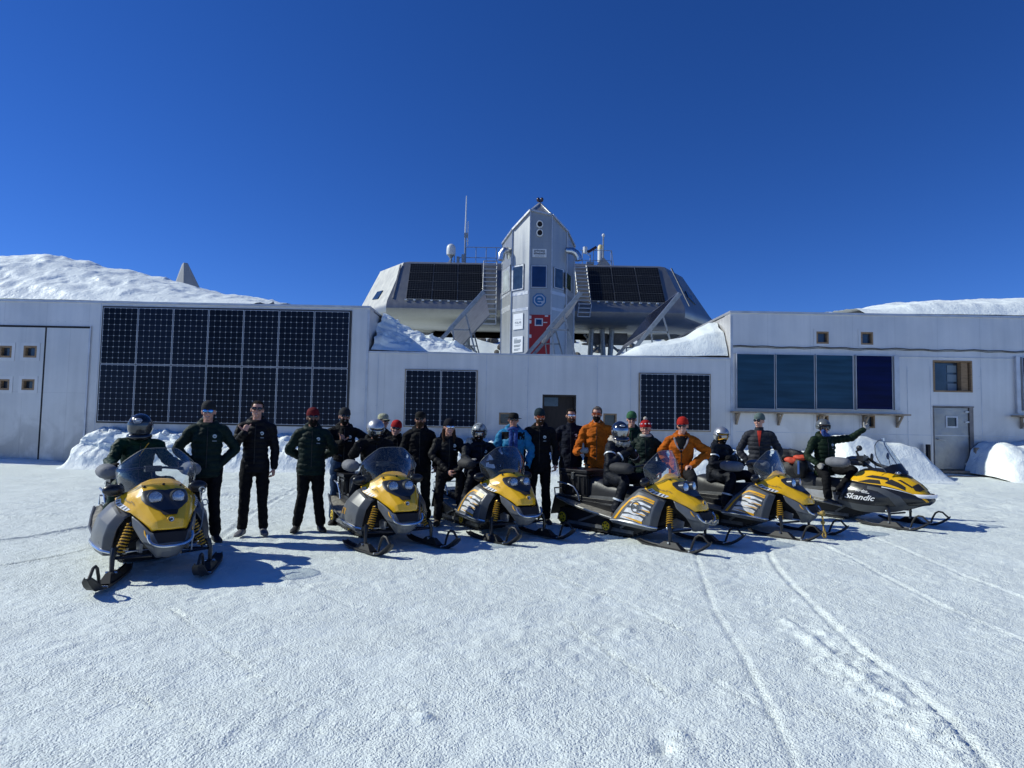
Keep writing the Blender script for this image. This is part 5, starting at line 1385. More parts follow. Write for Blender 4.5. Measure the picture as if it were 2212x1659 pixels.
        for t in (.5, 2.6): g.prism([L(*(c + nr_ * .0155 + a * (math.cos(t) * q + math.sin(t) * w) + b * (math.sin(t) * q - math.cos(t) * w))) for q, w in ((-.06, -.006), (.06, -.006), (.06, .006), (-.06, .006))], (-.001, 0, 0))
        for sx in (-1, 1): g.add([L(*(c + nr_ * .017 + a * (sx * .032 + math.cos(t) * .02) + b * (math.sin(t) * .026))) for t in np.linspace(0, 2 * math.pi, 12, endpoint=False)], [tuple(range(12))])
        g.build('round_emblem', M_INK, [ch for ch in o.children if ch.name.startswith('side_panel')][0], weld=False)
    # ---- front cowl with grille and belly
    n3 = COWL.nrm(5, 2); s3 = 1 if n3.x > 0 else -1
    g = G(); COWL.grid(g, 4); cw = g.build('front_cowl', M_GREYPL, o, smooth=14)
    md = cw.modifiers.new('thick', 'SOLIDIFY'); md.thickness = .015; md.offset = 0
    g = G(); COWL.patch(g, [(3.85, .02), (6.15, .02), (6.0, 1.85), (4.0, 1.85)], .011, s3); g.build('grille', M_DARKGAP, o, smooth=60)
    for sd in (1, -1):
        U = lambda a: 5 + a * sd
        g = G(); COWL.patch(g, [(U(2.85), .55), (U(3.05), .45), (U(3.1), 1.15), (U(2.95), 1.45), (U(2.75), 1.4)], .012, s3, .2); g.build('side_reflector', M_YEL2, cw, smooth=60)
        g = G(); COWL.patch(g, [(U(2.2), 2.3), (U(4.4), 2.15), (U(4.6), 2.6), (U(2.5), 2.75)], .013, s3, .2); g.build('cowl_fin', M_GREYLT, cw, smooth=60)
    g = G()
    pts = [L(1.10, s_, z_) + Vector((0, -f_, 0)) for s_, z_, f_ in ((.195, .455, 0.0), (.192, .41, .03), (.165, .375, .055), (.10, .35, .08), (0, .345, .088), (-.10, .35, .08), (-.165, .375, .055), (-.192, .41, .03), (-.195, .455, 0))]
    g.tube([Vector(_cr([Vector(p) for p in pts], t)) for t in np.linspace(0, 8, 33)], .015, 8); g.build('front_bumper', M_CHROME, o, smooth=True)
    # ---- dark engine bay
    g = G(); g.hexa([L(.0, .24, .28), L(.0, -.24, .28), L(1.0, -.10, .25), L(1.0, .10, .25), L(.15, .22, .70), L(.15, -.22, .70), L(.92, -.17, .62), L(.92, .17, .62)])
    g.hexa([L(.25, .44, .24), L(.25, -.44, .24), L(.52, -.40, .24), L(.52, .40, .24), L(.35, .29, .66), L(.35, -.29, .66), L(.55, -.27, .62), L(.55, .27, .62)])
    g.hexa([L(.45, .25, .70), L(.45, -.25, .70), L(.66, -.22, .70), L(.66, .22, .70), L(.42, .19, .86), L(.42, -.19, .86), L(.56, -.16, .87), L(.56, .16, .87)])
    g.build('engine_bay', M_ENG, o)
    g = G(); g.prism([L(.72, .20, .23), L(.90, .20, .25), L(.92, .20, .34), L(.80, .20, .37), L(.70, .20, .33)], (-.02, 0, 0)); g.build('footing_plate', M_GREYLT, o); g = G(); g.prism([L(.72, -.20, .23), L(.90, -.20, .25), L(.92, -.20, .34), L(.80, -.20, .37), L(.70, -.20, .33)], (.02, 0, 0)); g.build('footing_plate', M_GREYLT, o)
    g = G(); g.loft([[L(.40, a, b) for a, b in ((-.26, .74), (-.16, .84), (.16, .84), (.26, .74))], [L(.24, a, b) for a, b in ((-.20, .70), (-.10, .80), (.10, .80), (.20, .70))]]); g.build('dash', M_BLKPL, o, bevel=.01)
    # ---- windshield
    g = G(); WIND.grid(g, 5); ws = g.build('windshield', screen, o, smooth=60)
    g = G(); ed = [WIND.local(u, 3, 0) for u in np.linspace(0, 8, 41)]; ed = [WIND.local(0, v, 0) for v in np.linspace(0, 3, 10)] + ed + [WIND.local(8, v, 0) for v in np.linspace(3, 0, 10)]
    g.tube(ed, .0035, 5); g.build('windshield_edge', M_EDGE, ws, smooth=True)
    # ---- handlebar, grips, guards
    g = G(); g.tube([L(.38, 0, .78), L(.24, 0, .92), L(.17, 0, 1.0)], .022, 8); g.tube([L(.06, .40, 1.00), L(.12, .26, 1.01), L(.17, .12, 1.03), L(.17, -.12, 1.03), L(.12, -.26, 1.01), L(.06, -.40, 1.00)], .013, 8); g.box(L(.17, 0, 1.02), (.16, .09, .06)); g.build('handlebar', M_BLKPL, o, smooth=True)
    for sd in (1, -1):
        g = G(); g.tube([L(.12, .27 * sd, 1.008), L(.06, .41 * sd, 1.0)], .02, 8, rnd=True); g.build('grip', M_BLACK, o, smooth=True)
        if muffs:
            g = G(); rr = [(.02, .055), (.055, .085), (.09, .092), (.13, .088), (.17, .07), (.20, .04)]
            g.loft([[L(-.02 + q + math.sin(a) * .00, .38 * sd + math.cos(a) * r_ * 1.0 + .03 * sd, .995 + math.sin(a) * r_ * .82) for a in np.linspace(0, 2 * math.pi, 14, endpoint=False)] for q, r_ in [(-.14, .03), (-.12, .07), (-.04, .098), (.06, .100), (.15, .095), (.21, .08), (.24, .04)]])
            g.build('hand_muff', muffs, o, smooth=True)
        g = G(); g.ell(L(.42, .40 * sd, .83), (.10, .055, .062), 14, 10); g.tube([L(.44, .34 * sd, .80), L(.44, .28 * sd, .76)], .015, 6); g.build('mirror', M_BLKPL, o, smooth=True)
    seat(o)
    if rack:
        for sd in (1, -1):
            g = G(); g.tube([L(-.87, .27 * sd, .43), L(-.90, .275 * sd, .54), L(-.98, .28 * sd, .635), L(-1.08, .28 * sd, .665), L(-1.32, .28 * sd, .68)], .014, 8); g.build('rack_rail', M_CHROME, o, smooth=True)
        g = G(); g.box(L(-1.14, 0, .485), (.5, .48, .02)); g.tube([L(-1.38, .27, .47), L(-1.40, .27, .58), L(-1.40, -.27, .58), L(-1.38, -.27, .47)], .012, 6); g.build('cargo_rack', M_CHROME, o)
    return o
M_SEATF = mat('black_padded_fabric', (0.02, 0.02, 0.022), 0.75, var=0.3, vscale=12, bump=0.5, bscale=40)
M_BEZEL = mat('bezel_dark_grey', (0.035, 0.038, 0.045), 0.3, var=0.2, vscale=6)
M_GREYD = mat('dark_panel_edge', (0.050, 0.056, 0.064), 0.4, var=0.15, vscale=6)
M_ENG = mat('engine_black', (0.008, 0.008, 0.009), 0.6, var=0.5, vscale=20)
M_EDGE = mat('screen_rim', (0.10, 0.11, 0.12), 0.3)
SLEDS = {1: (-3.51, 6.35, 41.2, .02), 2: (-1.41, 7.99, 31.6, -.005), 3: (.13, 8.77, 32.2, -.005), 4: (2.44, 8.49, 42.8, 0), 5: (4.36, 9.48, 34.1, -.01), 6: (6.6, 10.5, 38, 0.01)}
SLEDS[5] = (4.36, 9.48, 40.0, -.01)
s1 = snowmobile(1, 'yellow and charcoal snowmobile with sharply turned skis under the far left green jacketed rider', M_SCREENC, 'small', steer=R(-26), muffs=M_MUFF)
s2 = snowmobile(2, 'yellow snowmobile with four small yellow slashes on its plain charcoal side panel', M_SCREEN, 'stripes', steer=R(12), muffs=M_MUFF)
s3 = snowmobile(3, 'yellow snowmobile with dark blue windshield and tiger stripe side decal', M_SCREENB, 'tiger', steer=R(10), muffs=M_SEATF)
s4 = snowmobile(4, 'yellow snowmobile with round emblem on its striped side and black box behind', M_SCREEN, 'tiger', muffs=M_SEATF)
s5 = snowmobile(5, 'yellow striped snowmobile with grey hand muffs and a tan rope hanging from its nose', M_SCREEN, 'tiger', muffs=M_MUFF)

# ---- newer black sided snowmobile at the right end
H6 = Surf(sym([
    [(.30, 0, .90), (.30, .10, .885), (.27, .20, .86), (.24, .30, .79), (.205, .385, .705)],
    [(.50, 0, .925), (.50, .12, .915), (.48, .22, .875), (.46, .32, .785), (.45, .40, .675)],
    [(.78, 0, .90), (.77, .12, .885), (.75, .22, .84), (.73, .31, .755), (.72, .38, .655)],
    [(.98, 0, .835), (.97, .12, .82), (.95, .21, .775), (.93, .28, .70), (.92, .33, .615)],
    [(1.14, 0, .73), (1.13, .10, .72), (1.11, .18, .68), (1.08, .24, .62), (1.07, .27, .57)],
    [(1.25, 0, .625), (1.24, .09, .615), (1.22, .16, .585), (1.19, .20, .555), (1.18, .215, .525)],
    [(1.31, 0, .535), (1.30, .08, .53), (1.28, .14, .52), (1.25, .17, .51), (1.24, .18, .50)]]), .7)
S6 = Surf([
    [(.20, .375, .71), (.45, .395, .68), (.72, .375, .66), (.92, .325, .62), (1.07, .265, .575), (1.18, .21, .53), (1.28, .11, .50), (1.31, 0, .50)],
    [(.11, .45, .55), (.42, .475, .55), (.70, .455, .53), (.92, .385, .51), (1.10, .28, .49), (1.22, .215, .475), (1.33, .12, .47), (1.355, 0, .47)],
    [(.05, .47, .40), (.38, .495, .38), (.68, .465, .38), (.92, .37, .39), (1.10, .27, .405), (1.22, .20, .42), (1.31, .11, .42), (1.335, 0, .42)],
    [(.03, .45, .30), (.35, .44, .215), (.66, .40, .215), (.90, .30, .25), (1.08, .20, .32), (1.18, .15, .355), (1.26, .08, .375), (1.285, 0, .375)]])
W6 = Surf(sym([
    [(.98, 0, .85), (.94, .12, .86), (.86, .22, .87), (.76, .30, .88)],
    [(.86, 0, 1.03), (.83, .13, 1.03), (.76, .24, 1.03), (.68, .32, 1.02)],
    [(.72, 0, 1.24), (.70, .13, 1.23), (.65, .23, 1.21), (.60, .30, 1.16)],
    [(.60, 0, 1.42), (.585, .08, 1.415), (.56, .15, 1.38), (.55, .21, 1.32)]]))
M_BLKGL = mat('gloss_black_panel', (0.016, 0.017, 0.019), 0.22, var=0.25, vscale=4, rvar=0.08)
o6 = thing('snowmobile', 'black sided snowmobile with yellow vented hood, tall clear windshield and silver script', 'snowmobile', (SLEDS[6][0], SLEDS[6][1], .01), R(SLEDS[6][2]), 'snowmobiles lined up in front of the building')
running_gear(o6, wheels=False, springs=False)
g = G(); H6.grid(g, 5); h = g.build('hood', M_YEL, o6, smooth=14); md = h.modifiers.new('t', 'SOLIDIFY'); md.thickness = .012; md.offset = -1
nn = H6.nrm(4, 4); sg = 1 if nn.x > 0 else -1
for sd in (1, -1):
    U = lambda a: 4 + a * sd
    g = G()
    for poly in ([(3.9, .55), (3.3, 1.2), (3.2, 1.75), (3.75, 1.9)], [(3.05, .9), (2.6, 1.25), (2.5, 2.2), (2.95, 2.3)], [(3.45, 2.1), (2.6, 2.4), (2.9, 3.6), (3.65, 3.7)], [(2.4, 2.8), (2.1, 3.0), (2.2, 4.1), (2.5, 4.0)], [(2.2, 4.0), (.6, 4.15), (.7, 5.0), (2.1, 4.85), (2.6, 4.5)]):
        H6.patch(g, [(U(a), b) for a, b in poly], .006, sg, .2)
    g.build('hood_vent', M_DARKGAP, h, smooth=60)
g = G(); H6.patch(g, [(2.2, .0), (5.8, .0), (5.7, 1.6), (5.2, 2.9), (4.6, 3.35), (3.4, 3.35), (2.8, 2.9), (2.3, 1.6)], .008, sg); g.build('windshield_base', M_BLKPL, o6, smooth=60)
g = G(); H6.patch(g, [(3.6, 5.3), (4.4, 5.3), (4.3, 5.75), (3.7, 5.75)], .006, sg, .2); g.build('badge', M_INK, h, smooth=60)
n6 = S6.nrm(1, 1.5); s6_ = 1 if n6.y > 0 else -1
for sd in (1, -1):
    g = G(); S6.grid(g, 4, mirror=sd < 0); p = g.build('side_panel', M_BLKGL, o6, smooth=34); md = p.modifiers.new('t', 'SOLIDIFY'); md.thickness = .012; md.offset = 0
    g = G(); S6.patch(g, [(2.0, .12), (5.2, .05), (5.2, .13), (2.0, .24)], .010, s6_, .3, mirror=sd < 0); g.build('white_stripe', M_WHITE, p, smooth=60)
    g = G(); S6.patch(g, [(5.1, .35), (5.45, .35), (5.9, 1.6), (5.55, 1.65)], .010, s6_, .3, mirror=sd < 0); g.build('side_reflector', M_YEL2, p, smooth=60)
    g = G(); S6.patch(g, [(1.25, .30), (2.2, .35), (3.3, .95), (3.9, 2.6), (3.1, 2.6), (2.6, 1.3), (1.9, .8), (1.3, .7)], .012, s6_, .25, mirror=sd < 0); g.build('side_scoop', M_GREYD, p, smooth=60)
    g = G(); S6.patch(g, [(0, 2.25), (3.6, 2.35), (4.8, 2.6), (4.8, 3), (0, 3)], .012, s6_, .3, mirror=sd < 0); g.build('lower_panel', M_GREYD, p, smooth=60)
    if sd > 0:
        g = G(); S6.text(g, 'Skandic', 1.05, 1.62, (2.45, 0), (0, -3.6), .20 * 1.0, .014, s6_, .02, .3); g.build('lettering', M_SILV, p)
        g = G(); S6.text(g, 'ski-doo', 1.05, .98, (2.45, 0), (0, -4.0), .085, .014, s6_, .02, .3); g.build('lettering', M_SILV, p)
        g = G(); S6.patch(g, [(1.1, 1.12), (1.5, 1.12), (1.5, 1.17), (1.1, 1.17)], .0145, s6_, .2); g.build('decal', M_SILV, p)
g = G(); g.loft([[L(f, s_ , z) for f, z in ((F, .555), (F + .025, .54), (F + .02, .505), (F, .495))] for F, s_ in ((1.13, .235), (1.25, .20), (1.345, .12), (1.375, 0), (1.345, -.12), (1.25, -.20), (1.13, -.235))]); g.build('front_bumper', M_PAPER, o6, smooth=40)
g = G(); g.hexa([L(-.02, .24, .28), L(-.02, -.24, .28), L(1.2, -.10, .36), L(1.2, .10, .36), L(.15, .24, .68), L(.15, -.24, .68), L(1.1, -.14, .60), L(1.1, .14, .60)]); g.hexa([L(.08, .42, .30), L(.08, -.42, .30), L(.8, -.38, .25), L(.8, .38, .25), L(.25, .34, .68), L(.25, -.34, .68), L(.8, -.3, .66), L(.8, .3, .66)]); g.build('engine_bay', M_ENG, o6)
g = G(); W6.grid(g, 5); ws = g.build('windshield', M_SCREENC, o6, smooth=60)
g = G(); ed = [W6.local(0, v, 0) for v in np.linspace(0, 3, 12)] + [W6.local(u, 3, 0) for u in np.linspace(0, 6, 30)] + [W6.local(6, v, 0) for v in np.linspace(3, 0, 12)]; g.tube(ed, .008, 6); g.build('windshield_rim', M_EDGE, ws, smooth=True)
g = G(); g.box(L(.60, 0, 1.425), (.06, .03, .05)); g.build('rim_clip', M_CHROME, ws)
g = G(); W6.patch(g, [(0, 0), (6, 0), (6, .5), (4.5, .9), (3, 1.0), (1.5, .9), (0, .5)], .005, 1, .4); g.build('windshield_skirt', M_BLKPL, ws, smooth=60)
for sd in (1, -1):
    g = G(); c = L(.88, .16 * sd, .875); g.ell(c, (.065, .05, .038), 12, 8); g.build('headlight', M_REFL, o6, smooth=True)
    g = G(); g.tube([L(.02, .40 * sd, 1.02), L(.14, .24 * sd, 1.05), L(.22, .10 * sd, 1.06)], .014, 8); g.tube([L(.02, .41 * sd, 1.02), L(.09, .30 * sd, 1.035)], .021, 8, rnd=True); g.build('grip', M_BLACK, o6, smooth=True)
    g = G(); g.loft([[L(-.03 + q, .40 * sd + math.cos(a) * r_, 1.01 + math.sin(a) * r_ * .85) for a in np.linspace(0, 2 * math.pi, 14, endpoint=False)] for q, r_ in [(-.16, .03), (-.14, .07), (-.05, .105), (.06, .105), (.15, .10), (.22, .08), (.25, .04)]]); g.build('hand_muff', M_MUFF, o6, smooth=True)
    g = G(); g.ell(L(.55, .33 * sd, 1.13), (.05, .02, .06), 12, 8); g.tube([L(.62, .30 * sd, .88), L(.56, .33 * sd, 1.1)], .006, 5); g.build('mirror', M_BLKPL, o6, smooth=True)
g = G(); g.tube([L(.50, 0, .86), L(.34, 0, .96), L(.23, 0, 1.06)], .028, 8); g.box(L(.26, 0, 1.08), (.20, .12, .09)); g.tube([L(.24, .08, 1.1), L(.20, .09, 1.2), L(.26, .09, 1.24)], .02, 8); g.ell(L(.25, .09, 1.26), (.04, .05, .05), 10, 8); g.build('handlebar', M_BLKPL, o6, smooth=True)
g = G(); g.tube([L(.30, .02, .95), L(.24, -.14, 1.12), L(.45, -.12, .98), L(.7, -.1, .92)], .03, 8); g.build('dash', M_BLKPL, o6, smooth=True)
seat(o6, grey=M_GREYPL)
g = G()
for sd in (1, -1): g.tube([L(-.80, .28 * sd, .43), L(-.86, .285 * sd, .56), L(-1.35, .285 * sd, .62)], .013, 8)
g.build('cargo_rack', M_CHROME, o6, smooth=True)
g = G(); g.text_ = None
g = G(); g.hexa([L(-1.3, .256, .40), L(-1.3, .25, .40), L(.1, .25, .30), L(.1, .256, .30), L(-1.3, .256, .50), L(-1.3, .25, .50), L(.1, .25, .46), L(.1, .256, .46)]); g.build('tunnel_side', M_ALU, o6)

# ---- loads standing on the machines: things of their own
def on_sled(no, name, label, cat, group=None):
    X, Y, th, zo = SLEDS[no]
    return thing(name, label, cat, (X, Y, zo), R(th), group)
def ribbed_box(o, f0, f1, s, z0, z1, m_):
    g = G(); g.hexa([L(f0, s * .92, z0), L(f0, -s * .92, z0), L(f1, -s * .92, z0), L(f1, s * .92, z0), L(f0, s, z1 - .05), L(f0, -s, z1 - .05), L(f1, -s, z1 - .05), L(f1, s, z1 - .05)])
    for k in range(5):
        f = f0 + (f1 - f0) * (k + .5) / 5
        for sd in (1, -1): g.box(L(f, s * .985 * sd, (z0 + z1) / 2 - .02), (.03, .03, (z1 - z0) * .72))
        g.box(L(f0, -s + 2 * s * (k + .5) / 5, (z0 + z1) / 2 - .02), (.03, .03, (z1 - z0) * .72)); g.box(L(f1, -s + 2 * s * (k + .5) / 5, (z0 + z1) / 2 - .02), (.03, .03, (z1 - z0) * .72))
    g.build('box_body', m_, o, bevel=.006)
    g = G(); g.box(L((f0 + f1) / 2, 0, z1 - .025), (2 * s + .05, f1 - f0 + .05, .05)); g.box(L((f0 + f1) / 2, 0, z1 - .09), (2 * s + .03, f1 - f0 + .03, .03)); g.build('lid', m_, o, bevel=.008)
    g = G()
    for sd in (1, -1): g.box(L((f0 + f1) / 2, (s + .03) * sd, z1 - .10), (.015, .05, .10))
    g.build('latch', M_CHROME, o)
b = on_sled(4, 'cargo_box', 'black ribbed plastic cargo box on the tail of the snowmobile with round emblem', 'box'); ribbed_box(b, -1.28, -.76, .24, .50, .90, M_BLKPL)
b = on_sled(2, 'cargo_crate', 'black slatted crate on the tail of the snowmobile with yellow slashes', 'crate'); ribbed_box(b, -1.25, -.82, .23, .50, .80, M_BLKPL)
b = on_sled(1, 'cargo_crate', 'black slatted crate behind the green jacketed rider at far left', 'crate'); ribbed_box(b, -1.25, -.82, .23, .50, .84, M_BLKPL)
def lump(name, c, r_, m_, parent, seed=0, amp=.25, sc=9):
    g = G(); g.ell(c, r_, 22, 14); o = g.build(name, m_, parent, smooth=True)
    me_ = o.data; n_ = len(me_.vertices); co = np.empty(n_ * 3); me_.vertices.foreach_get('co', co); co = co.reshape(-1, 3); cc = np.array(c)
    k = 1 + amp * fbm(co[:, 0] * sc + seed, co[:, 1] * sc, co[:, 2] * sc, octs=2, seed=seed)
    me_.vertices.foreach_set('co', ((co - cc) * k[:, None] + cc).ravel()); me_.update(); return o
M_BAG = mat('black_nylon', (0.012, 0.012, 0.014), 0.6, var=0.4, vscale=9, bump=0.6, bscale=30)
M_ORBAG = mat('red_orange_fabric', (0.55, 0.07, 0.03), 0.7, var=0.2, vscale=9, bump=0.5, bscale=40)
b = on_sled(6, 'duffel_bag', 'heap of black duffel bag on the tail of the black sided snowmobile', 'bag')
lump('bag_body', L(-1.0, .0, .80), (.30, .38, .27), M_BAG, b, 3); lump('bag_flap', L(-1.05, .05, 1.06), (.22, .33, .10), M_BAG, b, 7, .4)
g = G(); g.tube([L(-1.3, .25, 1.06), L(-1.2, .05, 1.12), L(-.9, -.1, 1.12)], .012, 6); g.tube([L(-1.25, .28, .6), L(-1.25, .30, 1.0)], .014, 6); g.build('strap', M_CHROME, b, smooth=True)
b = on_sled(6, 'backpack', 'small black and red backpack with blue strap beside the rider in green puffer jacket', 'backpack')
lump('pack_body', L(-.74, .24, .86), (.12, .13, .19), M_BAG, b, 5, .15); lump('pack_lid', L(-.74, .24, 1.04), (.12, .14, .05), M_ORBAG, b, 9, .3); lump('side_pouch', L(-.90, .30, .98), (.05, .10, .05), M_ORBAG, b, 2, .4)
g = G(); g.box(L(-.70, .375, .86), (.02, .035, .24)); g.build('strap', mat('blue_webbing', (0.02, 0.07, 0.25), 0.6), b)
# ropes tied to the noses
b = on_sled(5, 'tow_rope', 'knotted tan tow rope hanging from the nose bumper of the snowmobile with grey muffs', 'rope')
g = G(); P0 = [(1.20, .05, .38), (1.25, .03, .36), (1.26, -.02, .40), (1.22, -.04, .37), (1.25, .0, .31), (1.27, .03, .27), (1.24, -.02, .24), (1.26, .0, .20), (1.28, .03, .14), (1.27, .05, .06), (1.29, .0, .03), (1.28, -.02, .10), (1.26, 0, .19)]
g.tube([L(*_cr([Vector(p) for p in P0], t)) for t in np.linspace(0, len(P0) - 1, 80)], .013, 6); g.ell(L(1.25, 0, .37), (.045, .04, .04), 10, 8); g.ell(L(1.255, 0, .24), (.03, .03, .03), 10, 8); g.build('rope', M_ROPE, b, smooth=True)
b = on_sled(4, 'tow_rope', 'pale knotted rope tied round the bumper of the snowmobile with round emblem', 'rope')
g = G(); P0 = [(1.20, .16, .38), (1.22, .12, .35), (1.24, .06, .38), (1.24, .02, .34), (1.25, -.03, .37), (1.24, -.08, .34), (1.22, -.12, .37), (1.24, -.06, .36), (1.25, 0, .33), (1.23, .10, .34), (1.21, .14, .36)]
g.tube([L(*_cr([Vector(p) for p in P0], t)) for t in np.linspace(0, len(P0) - 1, 60)], .012, 6); g.build('rope', M_ROPEW, b, smooth=True)
for dx_ in ():
    pass
b = on_sled(1, 'tow_rope', 'thin grey rope with metal rings on the side of the far left snowmobile', 'rope')
g = G(); P0 = [(.62, -.38, .82), (.72, -.36, .74), (.78, -.37, .66), (.88, -.34, .50), (1.0, -.28, .42), (1.12, -.2, .40), (1.16, -.18, .28)]
g.tube([L(*_cr([Vector(p) for p in P0], t)) for t in np.linspace(0, len(P0) - 1, 40)], .007, 6)
for q in ((.64, -.39, .81), (.76, -.39, .69)): g.tube([L(q[0] + .0, q[1] + math.cos(a) * .03, q[2] + math.sin(a) * .03) for a in np.linspace(0, 2 * math.pi, 14)], .007, 6)
g.build('rope', M_GALV, b, smooth=True)
# ================================================================== PEOPLE
def skinmat(n, c): 
    m = mat(n, c, 0.5, var=0.12, vscale=25, bump=0.1, bscale=120, bdist=0.002); m.node_tree.nodes['Principled BSDF'].inputs['Subsurface Weight'].default_value = 0.08; m.node_tree.nodes['Principled BSDF'].inputs['Subsurface Radius'].default_value = (.02, .008, .004); return m
SK = [skinmat('skin_fair', (0.56, 0.29, 0.21)), skinmat('skin_tan', (0.44, 0.22, 0.15)), skinmat('skin_brown', (0.28, 0.145, 0.095))]
def cloth(n, c, **k): return mat(n, tuple(q * (0.62 if max(c) < .06 else 1.0) for q in c), spec=.15, rough=k.pop('rough', 0.8), var=k.pop('var', .3), vscale=k.pop('vs', 12), bump=k.pop('bump', .5), bscale=k.pop('bs', 35), bdist=.014, **k)
C_GREEN = cloth('dark_green_nylon', (0.010, 0.028, 0.022), rough=.62)
C_GREEN2 = cloth('rich_green_jacket', (0.006, 0.040, 0.020), rough=.55)
C_OLIVE = cloth('forest_green_down', (0.012, 0.030, 0.014), rough=.62)
C_BLACK = cloth('black_cloth', (0.010, 0.010, 0.012))
C_BLKDN = cloth('black_down_nylon', (0.011, 0.011, 0.014), rough=.62)
C_NAVY = cloth('navy_fleece', (0.008, 0.012, 0.028))
C_TROU = cloth('black_trousers', (0.009, 0.009, 0.011), bs=22)
C_KHAKI = cloth('dark_khaki_trousers', (0.030, 0.028, 0.020), bs=22)
C_GREYT = cloth('charcoal_trousers', (0.022, 0.022, 0.026), bs=22)
C_JEAN = cloth('blue_jeans', (0.02, 0.045, 0.10), bs=30)
C_SUIT = cloth('dark_navy_snowsuit', (0.010, 0.013, 0.022), rough=.6, bs=24)
C_ORNG = cloth('orange_shell', (0.40, 0.095, 0.006), rough=.8, var=.25, bs=22)
C_ORDK = cloth('shaded_orange_sleeve', (0.10, 0.018, 0.010), rough=.6)  # unused: orange shell with a neighbour's shade put into the colour
C_BLUE = cloth('sky_blue_shell', (0.018, 0.17, 0.34), rough=.55, var=.15, bs=22)
C_SCARF = cloth('blue_plaid_scarf', (0.012, 0.03, 0.14), col2=(0.05, 0.10, 0.30), vs=40)
C_GREYD = cloth('slate_down', (0.040, 0.043, 0.055), rough=.62)
C_REDM = cloth('red_midlayer', (0.35, 0.03, 0.02))
C_MAROON = cloth('maroon_knit', (0.12, 0.008, 0.012), bs=90)
C_RED = cloth('red_knit', (0.36, 0.012, 0.014), bs=90)
C_REDB = cloth('brick_red_knit', (0.42, 0.022, 0.014), bs=90)
C_GREYK = cloth('dark_grey_knit', (0.035, 0.037, 0.040), bs=90)
C_TEAL = cloth('dark_teal_knit', (0.018, 0.038, 0.048), bs=90)
C_NAVYK = cloth('navy_knit', (0.008, 0.010, 0.020), bs=90)
C_GRNK = cloth('green_knit', (0.035, 0.11, 0.05), bs=90)
C_GGK = cloth('grey_green_knit', (0.10, 0.14, 0.13), bs=90)
C_CAMO = cloth('pale_camo_cap', (0.22, 0.22, 0.12), col2=(0.50, 0.50, 0.36), vs=45)
C_HAT = cloth('dark_brim_hat', (0.018, 0.017, 0.016))
C_GLOVE = cloth('grey_beige_glove', (0.34, 0.33, 0.30), bs=60, var=.15)
C_GLOVD = cloth('black_glove', (0.012, 0.012, 0.013))
C_FUR = cloth('pale_fur', (0.55, 0.50, 0.42), bump=1.0, bs=140, vs=60)
C_BOOT = mat('dark_boot', (0.018, 0.017, 0.018), 0.55, var=.4, vscale=15)
C_SHOE = mat('grey_shoe', (0.13, 0.13, 0.14), 0.6, var=.3, vscale=15)
C_PURP = mat('purple_boot', (0.06, 0.045, 0.08), 0.6)
C_TAN = mat('brown_boot', (0.055, 0.035, 0.022), 0.7, var=.3, vscale=15)
C_HAIR = cloth('dark_hair', (0.014, 0.010, 0.008), bump=1.0, bs=130)
C_HAIRB = cloth('brown_hair', (0.06, 0.03, 0.015), bump=1.0, bs=130)
C_HAIRG = cloth('greying_hair', (0.11, 0.095, 0.085), bump=1.0, bs=130)
C_HAIRW = cloth('grey_stubble', (0.25, 0.19, 0.15), bump=1.0, bs=130)
M_SHADE = mat('black_lens', (0.006, 0.006, 0.008), 0.06, 0.2, spec=.9)
M_SHADEB = mat('blue_mirror_lens', (0.10, 0.30, 0.62), 0.08, 0.9)
M_SHADES = mat('silver_mirror_lens', (0.60, 0.66, 0.74), 0.06, 0.95)
M_SHADEO = mat('red_mirror_lens', (0.42, 0.07, 0.02), 0.1, 0.7)
M_FRAME = mat('glasses_frame', (0.01, 0.01, 0.01), 0.4)
M_LIP = mat('lips', (0.30, 0.10, 0.085), 0.5)
M_TEETH = mat('teeth', (0.75, 0.72, 0.66), 0.4)
M_REFT = mat('reflective_tape', (0.62, 0.66, 0.68), 0.35, 0.2)
M_BADGE = mat('round_patch', (0.55, 0.62, 0.62), 0.6)
H_BLK = mat('helmet_gloss_black', (0.010, 0.011, 0.013), 0.15, coat=.6)
H_NAVY = mat('helmet_dark_blue', (0.010, 0.014, 0.030), 0.16, coat=.6)
H_SIL = mat('helmet_silver', (0.46, 0.47, 0.48), 0.34, 0.7)
H_GRY = mat('helmet_grey', (0.10, 0.11, 0.115), 0.3, coat=.3)
H_PAT = mat('helmet_grey_pattern', (0.06, 0.065, 0.07), 0.25, col2=(0.45, 0.50, 0.50), vscale=22, detail=2)

